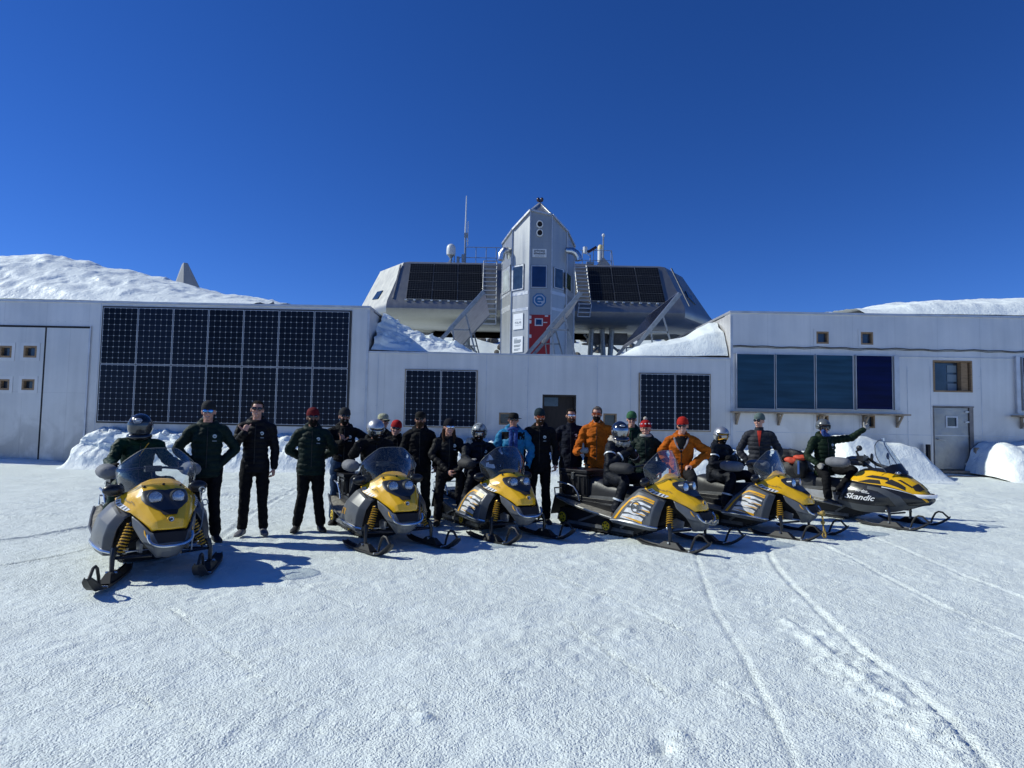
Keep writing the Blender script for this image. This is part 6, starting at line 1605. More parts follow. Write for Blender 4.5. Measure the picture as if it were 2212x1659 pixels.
def stand(H=1.80):
    u = H / 1.80
    J = dict(pel=(0, 0, .96), wst=(0, 0, 1.10), chs=(0, 0, 1.32), nek=(0, .005, 1.49), hed=(0, -.01, 1.665),
             shL=(.175, .01, 1.425), shR=(-.175, .01, 1.425), elL=(.27, .03, 1.17), elR=(-.27, .03, 1.17), wrL=(.26, -.07, .94), wrR=(-.26, -.07, .94),
             hpL=(.095, 0, .93), hpR=(-.095, 0, .93), knL=(.11, -.02, .51), knR=(-.11, -.02, .51), anL=(.12, .02, .09), anR=(-.12, .02, .09))
    return {k: Vector(v) * u for k, v in J.items()}
def seated():
    """riding pose in snowmobile space (origin at spindles): f forward -> -Y"""
    J = dict(pel=L(-.42, 0, .84), wst=L(-.40, 0, .96), chs=L(-.36, 0, 1.16), nek=L(-.33, 0, 1.31), hed=L(-.31, 0, 1.47),
             shL=L(-.35, -.185, 1.27), shR=L(-.35, .185, 1.27), elL=L(-.20, -.31, 1.06), elR=L(-.20, .31, 1.06), wrL=L(.02, -.34, 1.02), wrR=L(.02, .34, 1.02),
             hpL=L(-.40, -.10, .80), hpR=L(-.40, .10, .80), knL=L(-.02, -.27, .80), knR=L(-.02, .27, .80), anL=L(-.10, -.38, .37), anR=L(-.10, .38, .37))
    return J
def hand_geo(g, wrist, dirv, palm, thumb_side, pose, k=1.0):
    """dirv: along the hand; palm: way the palm faces; thumb_side: sideways"""
    d = dirv.normalized(); n = (palm - d * palm.dot(d)).normalized(); t = d.cross(n)
    if t.dot(thumb_side) < 0: t = -t
    w = wrist
    g.tube([w - d * .01, w + d * .03, w + d * .06, w + d * .09], [.026 * k, .032 * k, .036 * k, .034 * k], 12, flat=.62, rnd=True, ref=tuple(n))
    lens = [.068, .078, .072, .056]
    cur = dict(relaxed=[30, 35, 40, 45], shaka=[95, 95, 95, 0], fist=[95, 95, 95, 95], open=[4, 2, 3, 6], thumb=[95, 95, 95, 95], horns=[5, 95, 95, 5], point=[3, 85, 90, 95])[pose]
    for i in range(4):
        off = (.027, .009, -.009, -.026)[i]
        p = w + d * (.092 - abs(i - 1.2) * .003) + t * off * k; c = R(cur[i]); seg = lens[i] * (1 if k < 1.2 else 1.1); a = 0
        spread = (.10, .03, -.05, -.16)[i] * (2.2 if pose in ('open', 'shaka') else 1)
        pts = [p - d * .015]; q = p; pts.append(q)
        for j, fr in enumerate((.46, .30, .24)):
            a += c * (.85 if j == 0 else 1.0 if j == 1 else .7)
            dd = (d * math.cos(a) + n * math.sin(a) + t * spread * math.cos(a)).normalized()
            q = q + dd * seg * fr; pts.append(q)
        r_ = .0098 * k if k < 1.2 else .0135
        g.tube(pts, [r_ * 1.15, r_ * 1.1, r_ * 1.02, r_ * .95, r_ * .8], 8, rnd=True)
    if pose in ('shaka', 'open', 'thumb', 'point'): td = (t * .85 + d * .55).normalized() if pose != 'thumb' else (t * .98 + d * .1).normalized()
    else: td = (t * .45 + d * .75 + n * .45).normalized()
    p = w + d * .03 + t * .026 * k; r_ = .0115 * k
    td2 = td if pose in ('shaka', 'open', 'thumb') else (td * .6 + n * .5 + d * .3).normalized()
    g.tube([p - t * .012, p + td * .03, p + td * .03 + td2 * .032, p + td * .03 + td2 * .055], [r_ * 1.4, r_ * 1.25, r_ * 1.05, r_ * .8], 8, rnd=True)
def blend_path(pts, n=5): return [Vector(_cr([Vector(p) for p in pts], t)) for t in np.linspace(0, len(pts) - 1, (len(pts) - 1) * n + 1)]

def person(loc, rz, J, label, jacket, trouser, skin=1, boots=None, hat=None, hair=None, beard=None, eyes='shade', hd=(0, 0, 0), hands=('relaxed', 'relaxed'), glove=None, puffer=0.0, hood=True, bulk=1.0,
           sleeves=None, badge=True, group=None, hdirL=None, hdirR=None, helmet=None, smile=True, extra=None, jl=.82, open_front=None, fem=False, tape=False, tint=None):
    o = thing('person', label, 'person', loc, rz, group)
    S = SK[skin]
    if hd == (0, 0, 0):
        q_ = sum(map(ord, label)); hd = (q_ % 21 - 10, q_ % 7 - 2, q_ % 9 - 4)
    hc = J['hed']; HR = Matrix.Rotation(R(hd[0]), 3, 'Z') @ Matrix.Rotation(R(hd[1]), 3, 'X') @ Matrix.Rotation(R(hd[2]), 3, 'Y')
    def hp(x, y, z): return hc + HR @ Vector((x, y, z))
    sc = 1.0
    # --- body, one continuous surface
    g = G()
    g.tube(blend_path([J['pel'], J['wst'], J['chs'], J['nek'] - Vector((0, 0, .03))], 3), [.085] * 4 + [.09] * 4 + [.06, .055], 12, rnd=True)
    g.tube([J['nek'] - Vector((0, 0, .05)), J['nek'].lerp(hc, .35), hc + Vector((0, .01, -.05))], [.062, .055, .055], 12, rnd=True)
    g.ell(hp(0, .012, .025), (.076, .093, .092), 18, 14, HR); g.ell(hp(0, -.018, -.048), (.060, .066, .070), 16, 12, HR); g.ell(hp(0, -.052, -.098), (.032, .030, .022), 10, 8, HR)
    g.ell(hp(0, -.088, -.020), (.013, .020, .024), 10, 8, HR); g.ell(hp(0, -.098, -.032), (.016, .014, .012), 10, 8, HR)
    g.ell(hp(0, -.078, -.066), (.026, .014, .012), 10, 8, HR); g.ell(hp(0, -.075, .018), (.055, .018, .012), 12, 8, HR)
    for sx in (-1, 1):
        g.ell(hp(.078 * sx, .012, -.008), (.012, .022, .032), 10, 8, HR); g.ell(hp(.038 * sx, -.066, -.030), (.024, .020, .020), 10, 8, HR)
    for sd, sx in (('L', 1), ('R', -1)):
        sh, el, wr = J['sh' + sd], J['el' + sd], J['wr' + sd]
        g.tube([J['nek'] - Vector((0, 0, .08)), sh, el, wr], [.05, .045, .035, .025], 10, rnd=True)
        d = (wr - el).normalized(); hdv = (hdirL if sd == 'L' else hdirR)
        if hdv: dv, pv, tv = (Vector(q) for q in hdv)
        else: dv, pv, tv = d, Vector((-sx, 0, 0)), Vector((0, -1, 0))
        hand_geo(g, wr + d * .01, dv, pv, tv, hands[0 if sd == 'L' else 1])
        g.tube([J['pel'], J['hp' + sd], J['kn' + sd], J['an' + sd]], [.07, .065, .045, .032], 10, rnd=True)
    remesh(g, 'body', S, .0075, 1, o)
    # --- jacket
    hv = J['pel'] - Vector((0, 0, (.96 - jl) * 1.0)) if jl < .96 else J['pel']
    g = G()
    sw, b = (.92 if fem else 1.0), bulk
    core = [(hv, .178 * b, .128 * b), (J['pel'], .175 * b, .130 * b), (J['wst'], .163 * b * sw, .122 * b), (J['wst'].lerp(J['chs'], .5), .172 * b * sw, .130 * b), (J['chs'], .182 * b * sw, .134 * b), (J['chs'].lerp(J['nek'], .5), .160 * b * sw, .115 * b), (J['chs'].lerp(J['nek'], .8), .112 * b * sw, .092 * b), (J['nek'], .080, .078), (J['nek'].lerp(hc, .22), .073, .073)]
    P = [Vector(c[0]) for c in core]; rx = [c[1] for c in core]; ry = [c[2] for c in core]
    m_ = 110; rings = []; side = (J['shL'] - J['shR']).normalized()
    for i in range(m_ + 1):
        t = i / m_ * (len(P) - 1); c = _cr(P, t); k = min(int(t), len(P) - 2); u = t - k
        a_, b_ = rx[k] + (rx[k + 1] - rx[k]) * u, ry[k] + (ry[k + 1] - ry[k]) * u
        q = 1 + (puffer * .11 * (abs(math.sin(math.pi * c.z / .075)) ** .5 - .7) if puffer and t < len(P) - 2.4 else 0)
        ax = (_cr(P, min(t + .1, len(P) - 1)) - _cr(P, max(t - .1, 0))).normalized(); x = (side - ax * side.dot(ax)).normalized(); y = ax.cross(x)
        rings.append([c + x * (math.cos(w) * a_ * q) + y * (math.sin(w) * b_ * q) for w in np.linspace(0, 2 * math.pi, 28, endpoint=False)])
    g.loft(rings)
    ga = G() if sleeves else g
    for sd in 'LR':
        sh, el, wr = J['sh' + sd], J['el' + sd], J['wr' + sd]
        inn = J['chs'].lerp(J['nek'], .55)
        pts = blend_path([inn, sh, sh.lerp(el, .5), el, el.lerp(wr, .5), wr], 14 if puffer else 6); n_ = len(pts); rr = []
        base = [.085, .070, .067, .062, .056, .048]; run = 0
        for i, p in enumerate(pts):
            if i: run += (p - pts[i - 1]).length
            t = i / (n_ - 1) * 5; k = min(int(t), 4); r_ = (base[k] + (base[k + 1] - base[k]) * (t - k)) * (b ** .7) * (.93 if fem else 1)
            if puffer and t > .8: r_ *= 1 + puffer * .17 * (abs(math.sin(math.pi * run / .075)) ** .5 - .7)
            rr.append(r_)
        # finer sampling for quilting
        ga.tube(pts, rr, 16, rnd=True)
        ga.tube([wr - (wr - el).normalized() * .035, wr + (wr - el).normalized() * .008], .046 * (b ** .5), 14)
    if hood:
        nk = J['nek']; cpts = [nk + Vector((math.cos(a) * .095, math.sin(a) * .085 + .02, .015 + .03 * math.sin(a))) for a in np.linspace(0, 2 * math.pi, 17)]
        g.tube(cpts, .042, 10, caps=False); g.ell(nk + Vector((0, .085, .03)), (.12, .07, .085), 14, 10)
    else:
        g.tube([J['nek'] - Vector((0, 0, .02)), J['nek'].lerp(hc, .42)], [.082, .070], 16)
    seed = abs(hash(label)) % 97 if False else (sum(map(ord, label)) % 97)
    amp = .015 if not puffer else .005
    def wr_disp(co, no): return amp * (fbm(co[:, 0] * 9 + seed, co[:, 1] * 9, co[:, 2] * 16, octs=3, seed=seed) + .5 * np.abs(vn(co[:, 0] * 14, co[:, 1] * 14 + seed, co[:, 2] * 22, seed=seed + 5)))
    jk = remesh(g, 'jacket', jacket, .0085, 1, o, wr_disp)
    if sleeves: remesh(ga, 'sleeves', sleeves, .0085, 1, o, wr_disp)
    # --- trousers, boots
    g = G()
    g.tube([J['pel'] + Vector((0, 0, .06)), J['pel'] - Vector((0, 0, .05))], [.150 * b, .155 * b], 20, flat=.78, rnd=True, ref=(0, 1, 0))
    for sd in 'LR':
        a_, k_, f_ = J['hp' + sd], J['kn' + sd], J['an' + sd]
        pts = blend_path([a_ + Vector((0, 0, .03)), a_.lerp(k_, .5), k_, k_.lerp(f_, .5), f_ + (k_ - f_).normalized() * .02], 5); n_ = len(pts)
        rr = [float(np.interp(i / (n_ - 1), [0, .25, .5, .75, 1], [.098, .088, .072, .070, .066])) * (b ** .6) * (1 + .05 * math.sin(i * 2.4 + seed) * (i / n_)) for i in range(n_)]
        g.tube(pts, rr, 14, rnd=True)
        g.ell(a_.lerp(J['pel'], .3), (.10, .105, .10), 12, 8)
    def td(co, no): return .009 * (fbm(co[:, 0] * 10 + seed, co[:, 1] * 10, co[:, 2] * 18, octs=3, seed=seed + 9))
    remesh(g, 'trousers', trouser, .011, 2, o, td)
    for sd, sx in (('L', 1), ('R', -1)):
        g = G(); f_ = J['an' + sd]; k_ = J['kn' + sd]; tz = f_.z - .09
        tv = J.get('toe' + sd, Vector((.25 * sx, -1, 0))).normalized()
        g.tube([f_ + (k_ - f_).normalized() * .10, f_, f_ - Vector((0, 0, .035))], [.056, .052, .05], 12, rnd=True)
        hl = Vector((f_.x, f_.y, tz)) - tv * .06
        st_ = [(0, .040, .075), (.05, .046, .085), (.11, .046, .080), (.17, .052, .062), (.22, .050, .048), (.26, .038, .040), (.275, .015, .025)]
        sdv = tv.cross(Vector((0, 0, 1)))
        g.loft([[hl + tv * l_ + sdv * (w_ * math.cos(a)) + Vector((0, 0, h_ * .5 + h_ * .5 * math.sin(a))) for a in np.linspace(0, 2 * math.pi, 14, endpoint=False)] for l_, w_, h_ in st_])
        g.prism([hl + tv * l_ + sdv * w_ for l_, w_ in ((-.005, -.035), (.10, -.042), (.20, -.052), (.27, -.03), (.27, .03), (.20, .052), (.10, .042), (-.005, .035))], (0, 0, .026))
        remesh(g, 'boot', boots or C_BOOT, .010, 1, o)
    if glove:
        g = G()
        for sd, sx, ps in (('L', 1, hands[0]), ('R', -1, hands[1])):
            if glove[0 if sd == 'L' else 1] is None: continue
            el, wr = J['el' + sd], J['wr' + sd]; d = (wr - el).normalized(); hdv = (hdirL if sd == 'L' else hdirR)
            if hdv: dv, pv, tv = (Vector(q) for q in hdv)
            else: dv, pv, tv = d, Vector((-sx, 0, 0)), Vector((0, -1, 0))
            gg = G(); hand_geo(gg, wr + d * .008, dv, pv, tv, ps, 1.3); gg.tube([wr - d * .03, wr + d * .03], [.044, .038], 12, rnd=True)
            remesh(gg, 'glove', glove[0 if sd == 'L' else 1], .0075, 1, o)
    # --- face, eyewear
    def band(g2, z0, z1, r_add, a0, a1, k=18, drop=0.0):
        rows = []
        for z in np.linspace(z0, z1, 4):
            row = []
            for a in np.linspace(R(a0), R(a1), k):
                ca = math.sin(a); rx_, ry_ = .080 + r_add, .094 + r_add
                zz = z + (drop * abs(ca) if z < (z0 + z1) / 2 else 0)
                row.append(hp(rx_ * ca, -ry_ * math.cos(a) + .012, zz))
            rows.append(row)
        g2.grid(rows)
    full = helmet and helmet[0] == 'full'
    if eyes in ('shade', 'blue', 'silver', 'orange'):
        M_ = dict(shade=M_SHADE, blue=M_SHADEB, silver=M_SHADES, orange=M_SHADEO)[eyes]
        g = G(); band(g, .030, .034, .006, -80, 80, drop=0); gl = g.build('sunglasses', M_FRAME, o); md = gl.modifiers.new('t', 'SOLIDIFY'); md.thickness = .004
        for sx in (-1, 1):
            g = G(); c = hp(.034 * sx, -.088, .010)
            lr = HR @ Matrix.Rotation(R(16 * sx), 3, 'Z')
            g.ell(c, (.033, .008, .023), 14, 10, lr); g.build('lens', M_, gl, smooth=True)
            g = G(); g.bar(hp(.066 * sx, -.068, .024), hp(.084 * sx, .01, .020), .005, .008); g.build('temple', M_FRAME, gl)
    elif eyes == 'clear':
        g = G()
        for sx in (-1, 1): g.tube([hp(.033 * sx + math.cos(a) * .024, -.092, .008 + math.sin(a) * .020) for a in np.linspace(0, 2 * math.pi, 17)], .0025, 5, caps=False)
        g.bar(hp(-.01, -.095, .012), hp(.01, -.095, .012), .004); g.build('glasses', M_FRAME, o)
        g = G()
        for sx in (-1, 1): g.ell(hp(.032 * sx, -.081, .008), (.012, .006, .007), 8, 6, HR)
        g.build('eyes', M_FRAME, o, smooth=True)
    if eyes and not full:
        g = G(); g.ell(hp(0, -.087, -.066), (.023, .009, .006 if smile else .004), 12, 8, HR); mt = g.build('mouth', M_LIP, o, smooth=True)
        if smile: g = G(); g.ell(hp(0, -.0925, -.065), (.016, .005, .0032), 10, 6, HR); g.build('teeth', M_TEETH, mt, smooth=True)
    if beard:
        def cutb(p): return p.y > .012 or p.z > .035 - (0 if abs(p.x) > .05 else .012)
        g = G(); g.ell(hp(0, -.022, -.052), (.067, .075, .078), 22, 16, HR, cut=lambda p: p.y > .02 or p.z > .032); g.ell(hp(0, -.045, -.105), (.045, .042, .032), 14, 10, HR)
        for sx in (-1, 1): g.tube([hp(.006 * sx, -.092, -.050), hp(.028 * sx, -.085, -.058)], .0065, 6, rnd=True)
        bo = g.build('beard', beard, o, smooth=True)
        md = bo.modifiers.new('t', 'SOLIDIFY'); md.thickness = .008
        # mouth stays in front
    if hair:
        kind, hm = hair
        if kind == 'short' or kind == 'curly':
            amp_ = .008 if kind == 'short' else .016
            g = G(); g.ell(hp(0, .018, .040), (.086, .098, .090), 26, 18, HR, cut=lambda p: (p.y < -.045 and p.z < .048) or (p.z < -.045 and p.y < .02) or p.z < -.06)
            ho = g.build('hair', hm, o, smooth=True); me_ = ho.data; n_ = len(me_.vertices); co = np.empty(n_ * 3); me_.vertices.foreach_get('co', co); co = co.reshape(-1, 3); cc = np.array(hc)
            k = 1 + amp_ * 9 * np.clip(fbm(co[:, 0] * 38, co[:, 1] * 38, co[:, 2] * 38, octs=2, seed=3), -.5, 1); me_.vertices.foreach_set('co', ((co - cc) * k[:, None] + cc).ravel()); me_.update()
            md = ho.modifiers.new('t', 'SOLIDIFY'); md.thickness = .012
        elif kind == 'long':
            g = G()
            for sx in (-1, 1): g.tube([hp(.072 * sx, .02, .02), hp(.085 * sx, .01, -.06), hp(.088 * sx, -.02, -.14), hp(.08 * sx, -.05, -.22)], [.02, .026, .026, .014], 10, rnd=True, flat=.6)
            g.build('hair', hm, o, smooth=True)
        elif kind == 'under':
            g = G(); g.ell(hp(0, .028, -.005), (.080, .082, .080), 20, 14, HR, cut=lambda p: p.y < -.002 or p.z < -.06); ho = g.build('hair', hm, o, smooth=True); md = ho.modifiers.new('t', 'SOLIDIFY'); md.thickness = .008
    if hat:
        kind, hm = hat
        def hring(z, rx_, ry_, dy=.012, wob=.0): return [hp(math.cos(a) * rx_ * (1 + wob * math.sin(a * 5)), math.sin(a) * ry_ + dy, z) for a in np.linspace(0, 2 * math.pi, 26, endpoint=False)]
        if kind in ('beanie', 'pompom'):
            g = G(); g.loft([hring(.030, .082, .100), hring(.045, .088, .106), hring(.075, .088, .105), hring(.105, .080, .094), hring(.132, .060, .070, .016), hring(.148, .030, .034, .02), hring(.152, .006, .008, .022)]); ho = g.build('beanie', hm, o, smooth=True)
            g = G(); g.loft([hring(.026, .086, .104), hring(.028, .091, .109), hring(.060, .092, .110), hring(.064, .087, .105)]); g.build('cuff', hm, ho, smooth=True)
            if kind == 'pompom':
                g = G(); g.ell(hp(0, .02, .172), (.034, .034, .032), 14, 10); po = g.build('pompom', C_FUR, ho, smooth=True)
                g = G()
                for a in np.linspace(0, 2 * math.pi, 9, endpoint=False): g.ell(hp(math.cos(a) * .087, math.sin(a) * .104 + .012, .082), (.013, .013, .012), 8, 6)
                g.build('white_pattern', M_PAPER, ho, smooth=True)
        elif kind == 'cap':
            g = G(); g.loft([hring(.030, .083, .101), hring(.06, .086, .104), hring(.095, .082, .098), hring(.122, .062, .075), hring(.133, .03, .035), hring(.135, .005, .006)]); ho = g.build('cap', hm, o, smooth=True)
            g = G(); rows = []
            for t in np.linspace(0, 1, 5): rows.append([hp(math.sin(a) * (.078 + .002 * t), -(.090 + .072 * t * math.cos(a * .9)) * math.cos(a * .8) + .01, .040 - .012 * t - .018 * math.sin(a) ** 2) for a in np.linspace(-1.15, 1.15, 13)])
            g.grid(rows); br_ = g.build('brim', hm, ho, smooth=True); md = br_.modifiers.new('t', 'SOLIDIFY'); md.thickness = .005
        elif kind == 'brim':
            g = G(); g.loft([hring(.030, .083, .101), hring(.07, .084, .100), hring(.100, .072, .084), hring(.116, .045, .052), hring(.120, .006, .008)]); ho = g.build('hat', hm, o, smooth=True)
            g = G(); g.loft([hring(.034, .082, .100), hring(.030, .115, .135, .012, .04), hring(.034, .135, .155, .012, .05), hring(.028, .135, .155, .012, .05), hring(.024, .115, .135, .012, .04), hring(.026, .082, .100)], caps=False); g.build('brim', hm, ho, smooth=True)
    if helmet:
        kind, hm, vis = helmet
        if kind == 'full':
            g = G(); g.ell(hp(0, .01, .022), (.136, .160, .152), 34, 26, HR, cut=lambda p: p.z < -.125 or (p.y < -.06 and -.066 < p.z < .052 and abs(p.x) < .117))
            ho = g.build('helmet', hm, o, smooth=True); md = ho.modifiers.new('t', 'SOLIDIFY'); md.thickness = .022; md.offset = -1
            g = G(); cb = [hp(math.sin(a) * .116, -math.cos(a) * .158 + .01, -.092 + .0 * a) for a in np.linspace(-1.35, 1.35, 13)]; g.tube(cb, [.024] + [.030] * 11 + [.024], 10, flat=1.15, rnd=True); g.build('chin_bar', hm, ho, smooth=True)
            g = G(); rows = []
            for z in np.linspace(-.062, .060, 7): rows.append([hp(math.sin(a) * .1375 * math.sqrt(max(.05, 1 - (z / .175) ** 2)), -math.cos(a) * .162 * math.sqrt(max(.05, 1 - (z / .175) ** 2)) + .008, .022 + z) for a in np.linspace(-1.2, 1.2, 17)])
            g.grid(rows); v_ = g.build('visor', vis, ho, smooth=True)
            g = G(); g.ell(hp(0, -.098, .112), (.045, .03, .022), 12, 8, HR); g.build('top_vent', H_SIL, ho, smooth=True)
            g = G()
            for sx in (-1, 1): g.ell(hp(.124 * sx, -.015, .02), (.012, .025, .025), 12, 8, HR)
            g.build('visor_hinge', H_SIL, ho, smooth=True)
        else:
            g = G(); g.ell(hp(0, .018, .030), (.125, .148, .142), 34, 26, HR, cut=lambda p: p.z < (-.105 if kind == 'jet' else -.055) or (p.y < -.022 and p.z < .028 and abs(p.x) < .110))
            ho = g.build('helmet', hm, o, smooth=True); md = ho.modifiers.new('t', 'SOLIDIFY'); md.thickness = .022; md.offset = -1
            if kind == 'jet' and vis is M_SCREENC or kind == 'jet' and vis is M_SHADES:
                pass
            g = G(); rows = []
            for z in np.linspace(-.030, .040, 5): rows.append([hp(math.sin(a) * .088, -math.cos(a) * .112 + .012, z) for a in np.linspace(-1.15, 1.15, 15)])
            g.grid(rows); v_ = g.build('goggles', vis, o, smooth=True); md = v_.modifiers.new('t', 'SOLIDIFY'); md.thickness = .006
            g = G(); ed = [hp(math.sin(a) * .090, -math.cos(a) * .114 + .012, .042) for a in np.linspace(-1.15, 1.15, 13)] + [hp(math.sin(a) * .090, -math.cos(a) * .114 + .012, -.032 + .012 * math.cos(a * 3)) for a in np.linspace(1.15, -1.15, 13)]
            g.tube(ed + [ed[0]], .007, 8); g.build('goggle_frame', tint or M_FRAME, v_, smooth=True)
            g = G(); g.tube([hp(math.cos(a) * .122, -math.sin(a) * .135 + .018, .03) for a in np.linspace(.35, -3.5, 24)], .010, 8, flat=.4); g.build('goggle_strap', M_FRAME, v_, smooth=True)
    # --- details lying on the jacket
    bvh = BVHTree.FromPolygons([v.co.copy() for v in jk.data.vertices], [tuple(p.vertices) for p in jk.data.polygons])
    fwd = side.cross(Vector((0, 0, 1))); fwd = fwd if fwd.y < 0 else -fwd
    def onjk(sx, z):
        base = J['pel'].lerp(J['nek'], 0); zz = z; t = (z - J['pel'].z) / max(.1, (J['nek'].z - J['pel'].z)); c = J['pel'].lerp(J['nek'], t) + side * sx
        r_ = bvh.ray_cast(c + fwd * .6, -fwd); return r_[0] + fwd * .003 if r_[0] else None
    zt_, zb_ = J['nek'].z - .02, J['pel'].z - .02
    zp = [onjk(0, z) for z in np.linspace(zb_, zt_, 14)]; zp = [p for p in zp if p]
    if len(zp) > 4 and not open_front:
        g = G(); g.tube(zp, .005, 6); g.build('zip', M_FRAME, o, smooth=True)
    if badge:
        c = onjk(.085, J['chs'].z + .03)
        if c:
            g = G(); g.add([c + side * math.cos(a) * .026 + Vector((0, 0, math.sin(a) * .026)) for a in np.linspace(0, 2 * math.pi, 16, endpoint=False)] + [c + fwd * .004 + side * math.cos(a) * .024 + Vector((0, 0, math.sin(a) * .024)) for a in np.linspace(0, 2 * math.pi, 16, endpoint=False)], [(i, (i + 1) % 16, 16 + (i + 1) % 16, 16 + i) for i in range(16)] + [tuple(range(16, 32))])
            bd = g.build('round_patch', M_BADGE, o)
            g = G(); g.box(c + fwd * .0065 + Vector((0, 0, -.002)), (.022, .002, .010)); g.build('patch_mark', C_GREEN, bd)
            c2 = onjk(.085, J['chs'].z - .032)
            if c2: g = G(); g.box(c2 + fwd * .002, (.052, .004, .010)); g.build('name_tape', M_INKG, o)
    if open_front:
        # open collar showing the layer below
        m_in, wid = open_front
        rows = []
        for z in np.linspace(J['chs'].z - .10, J['nek'].z + .01, 8):
            w = wid * (z - J['chs'].z + .11) / .2; row = [onjk(q * w, z) for q in (-1, -.5, 0, .5, 1)]
            if all(row): rows.append([p + fwd * .004 for p in row])
        if len(rows) > 2: g = G(); g.grid(rows); g.build('inner_layer', m_in, o, smooth=True)
        zp = [p for p in (onjk(0, z) for z in np.linspace(zb_, J['chs'].z - .10, 8)) if p]
        if len(zp) > 2: g = G(); g.tube(zp, .006, 6); g.build('zip', M_FRAME, o, smooth=True)
    if tape:
        for sd in 'LR':
            for A, B, t, r_ in (('sh' + sd, 'el' + sd, .55, .082), ('el' + sd, 'wr' + sd, .62, .066), ('kn' + sd, 'an' + sd, .62, .082)):
                p = J[A].lerp(J[B], t); d = (J[B] - J[A]).normalized(); g = G(); g.tube([p - d * .013, p + d * .013], r_ * (b ** .7), 18, caps=False); ta = g.build('reflective_band', M_REFT, o, smooth=True)
    if extra: extra(o, J, hp, onjk, side, fwd)
    return o

def place(px, py_top, Y, J_top):
    """ground position and body height from where the top of the head shows at distance Y"""
    p = at(px, py_top, Y); return p
def standing(px, py_top, Y, hat_extra=.035):
    p = at(px, py_top, Y); gz_ = float(base_h(np.array([p.x]), np.array([Y]))[0]); H = p.z - gz_ - hat_extra
    return (p.x, Y, gz_), H
GRP = 'people standing between the snowmobiles'
# face the camera: rotation so that -Y points to the camera
def face(loc, extra=0): return math.atan2(-loc[0], loc[1]) * -1 * -1 + R(extra) if False else -math.atan2(loc[0], loc[1]) + R(extra)

# 2: grey beanie, hands in pockets
loc, H = standing(452, 861, 8.14); J = stand(H)
J.update(elL=Vector((.34, .05, 1.20)), elR=Vector((-.34, .05, 1.20)), wrL=Vector((.15, -.04, .98)), wrR=Vector((-.15, -.04, .98)), anL=Vector((.15, .0, .09)), anR=Vector((-.10, .03, .09)))
person(loc, face(loc), J, 'person in dark green jacket, charcoal beanie and blue mirror sunglasses with hands in pockets', C_GREEN, C_TROU, 0, hat=('beanie', C_GREYK), beard=None, eyes='blue', puffer=.8, bulk=1.08, group=GRP)
# 3: short hair, raised shaka hand
loc, H = standing(557, 862, 8.69, .01); J = stand(H)
J.update(elR=Vector((-.27, -.04, 1.22)), wrR=Vector((-.13, -.24, 1.40)), elL=Vector((.25, .04, 1.17)), wrL=Vector((.25, -.02, .93)), anL=Vector((.14, .02, .09)), anR=Vector((-.13, -.02, .09)))
person(loc, face(loc, -6), J, 'bareheaded person in black down jacket raising a hand with thumb and little finger out', C_BLKDN, C_TROU, 0, boots=C_SHOE, hair=('short', C_HAIR), eyes='shade', puffer=1.0, hands=('relaxed', 'shaka'), hdirR=((.25, .1, 1), (0, 1, 0), (-1, 0, 0)), group=GRP)
# 4: maroon beanie, beard
loc, H = standing(677, 877, 9.02); J = stand(H)
J.update(elL=Vector((.31, .10, 1.16)), elR=Vector((-.31, .10, 1.16)), wrL=Vector((.12, .20, 1.02)), wrR=Vector((-.12, .20, 1.02)), anL=Vector((.16, .0, .09)), anR=Vector((-.17, .02, .09)))
person(loc, face(loc), J, 'bearded person in maroon beanie and dark green padded jacket with both hands behind the back', C_GREEN, C_TROU, 2, hat=('beanie', C_MAROON), beard=C_HAIR, eyes='shade', puffer=.8, bulk=1.12, smile=False, group=GRP)
# 5: dark beanie, horns hand, arm round the neighbour
loc, H = standing(745, 877, 9.7); J = stand(H)
J.update(elR=Vector((-.24, -.10, 1.20)), wrR=Vector((-.05, -.26, 1.26)), elL=Vector((.36, -.10, 1.30)), wrL=Vector((.50, -.22, 1.28)))
person(loc, face(loc, 4), J, 'bearded person in black jacket, grey beanie and blue jeans holding up one hand', C_BLACK, C_JEAN, 1, hat=('beanie', C_GREYK), beard=C_HAIR, eyes='shade', hands=('fist', 'shaka'), hdirR=((0, .05, 1), (0, 1, 0), (1, 0, 0)), hdirL=((.6, -.3, .1), (0, 0, -1), (0, -1, 0)), group=GRP)
# 7: camo cap turned away
loc, H = standing(828, 891, 10.6, .02); J = stand(H)
person(loc, face(loc, 45), J, 'person in pale camouflage cap looking to the right behind the silver helmeted rider', C_BLACK, C_TROU, 1, hat=('cap', C_CAMO), hair=('under', C_HAIRG), eyes='shade', badge=False, group=GRP)
# 8: red beanie
loc, H = standing(860, 906, 10.2); J = stand(H)
J['hed'] += Vector((-.03, -.02, 0))
person(loc, face(loc), J, 'smiling person in bright red beanie and black fleece right of the silver helmeted rider', C_BLACK, C_TROU, 0, hat=('beanie', C_RED), eyes='shade', hood=False, fem=True, badge=False, hair=('under', C_HAIRB), hd=(0, 0, 8), group=GRP)
# 9: black cap
loc, H = standing(908.6, 886, 9.9, .02); J = stand(H)
J.update(anL=Vector((.14, .0, .09)), anR=Vector((-.13, .02, .09)))
person(loc, face(loc), J, 'bearded person in black baseball cap and black jacket with khaki trousers', C_BLACK, C_KHAKI, 1, hat=('cap', C_HAT), beard=C_HAIRB, eyes='shade', badge=False, bulk=1.05, smile=False, group=GRP)
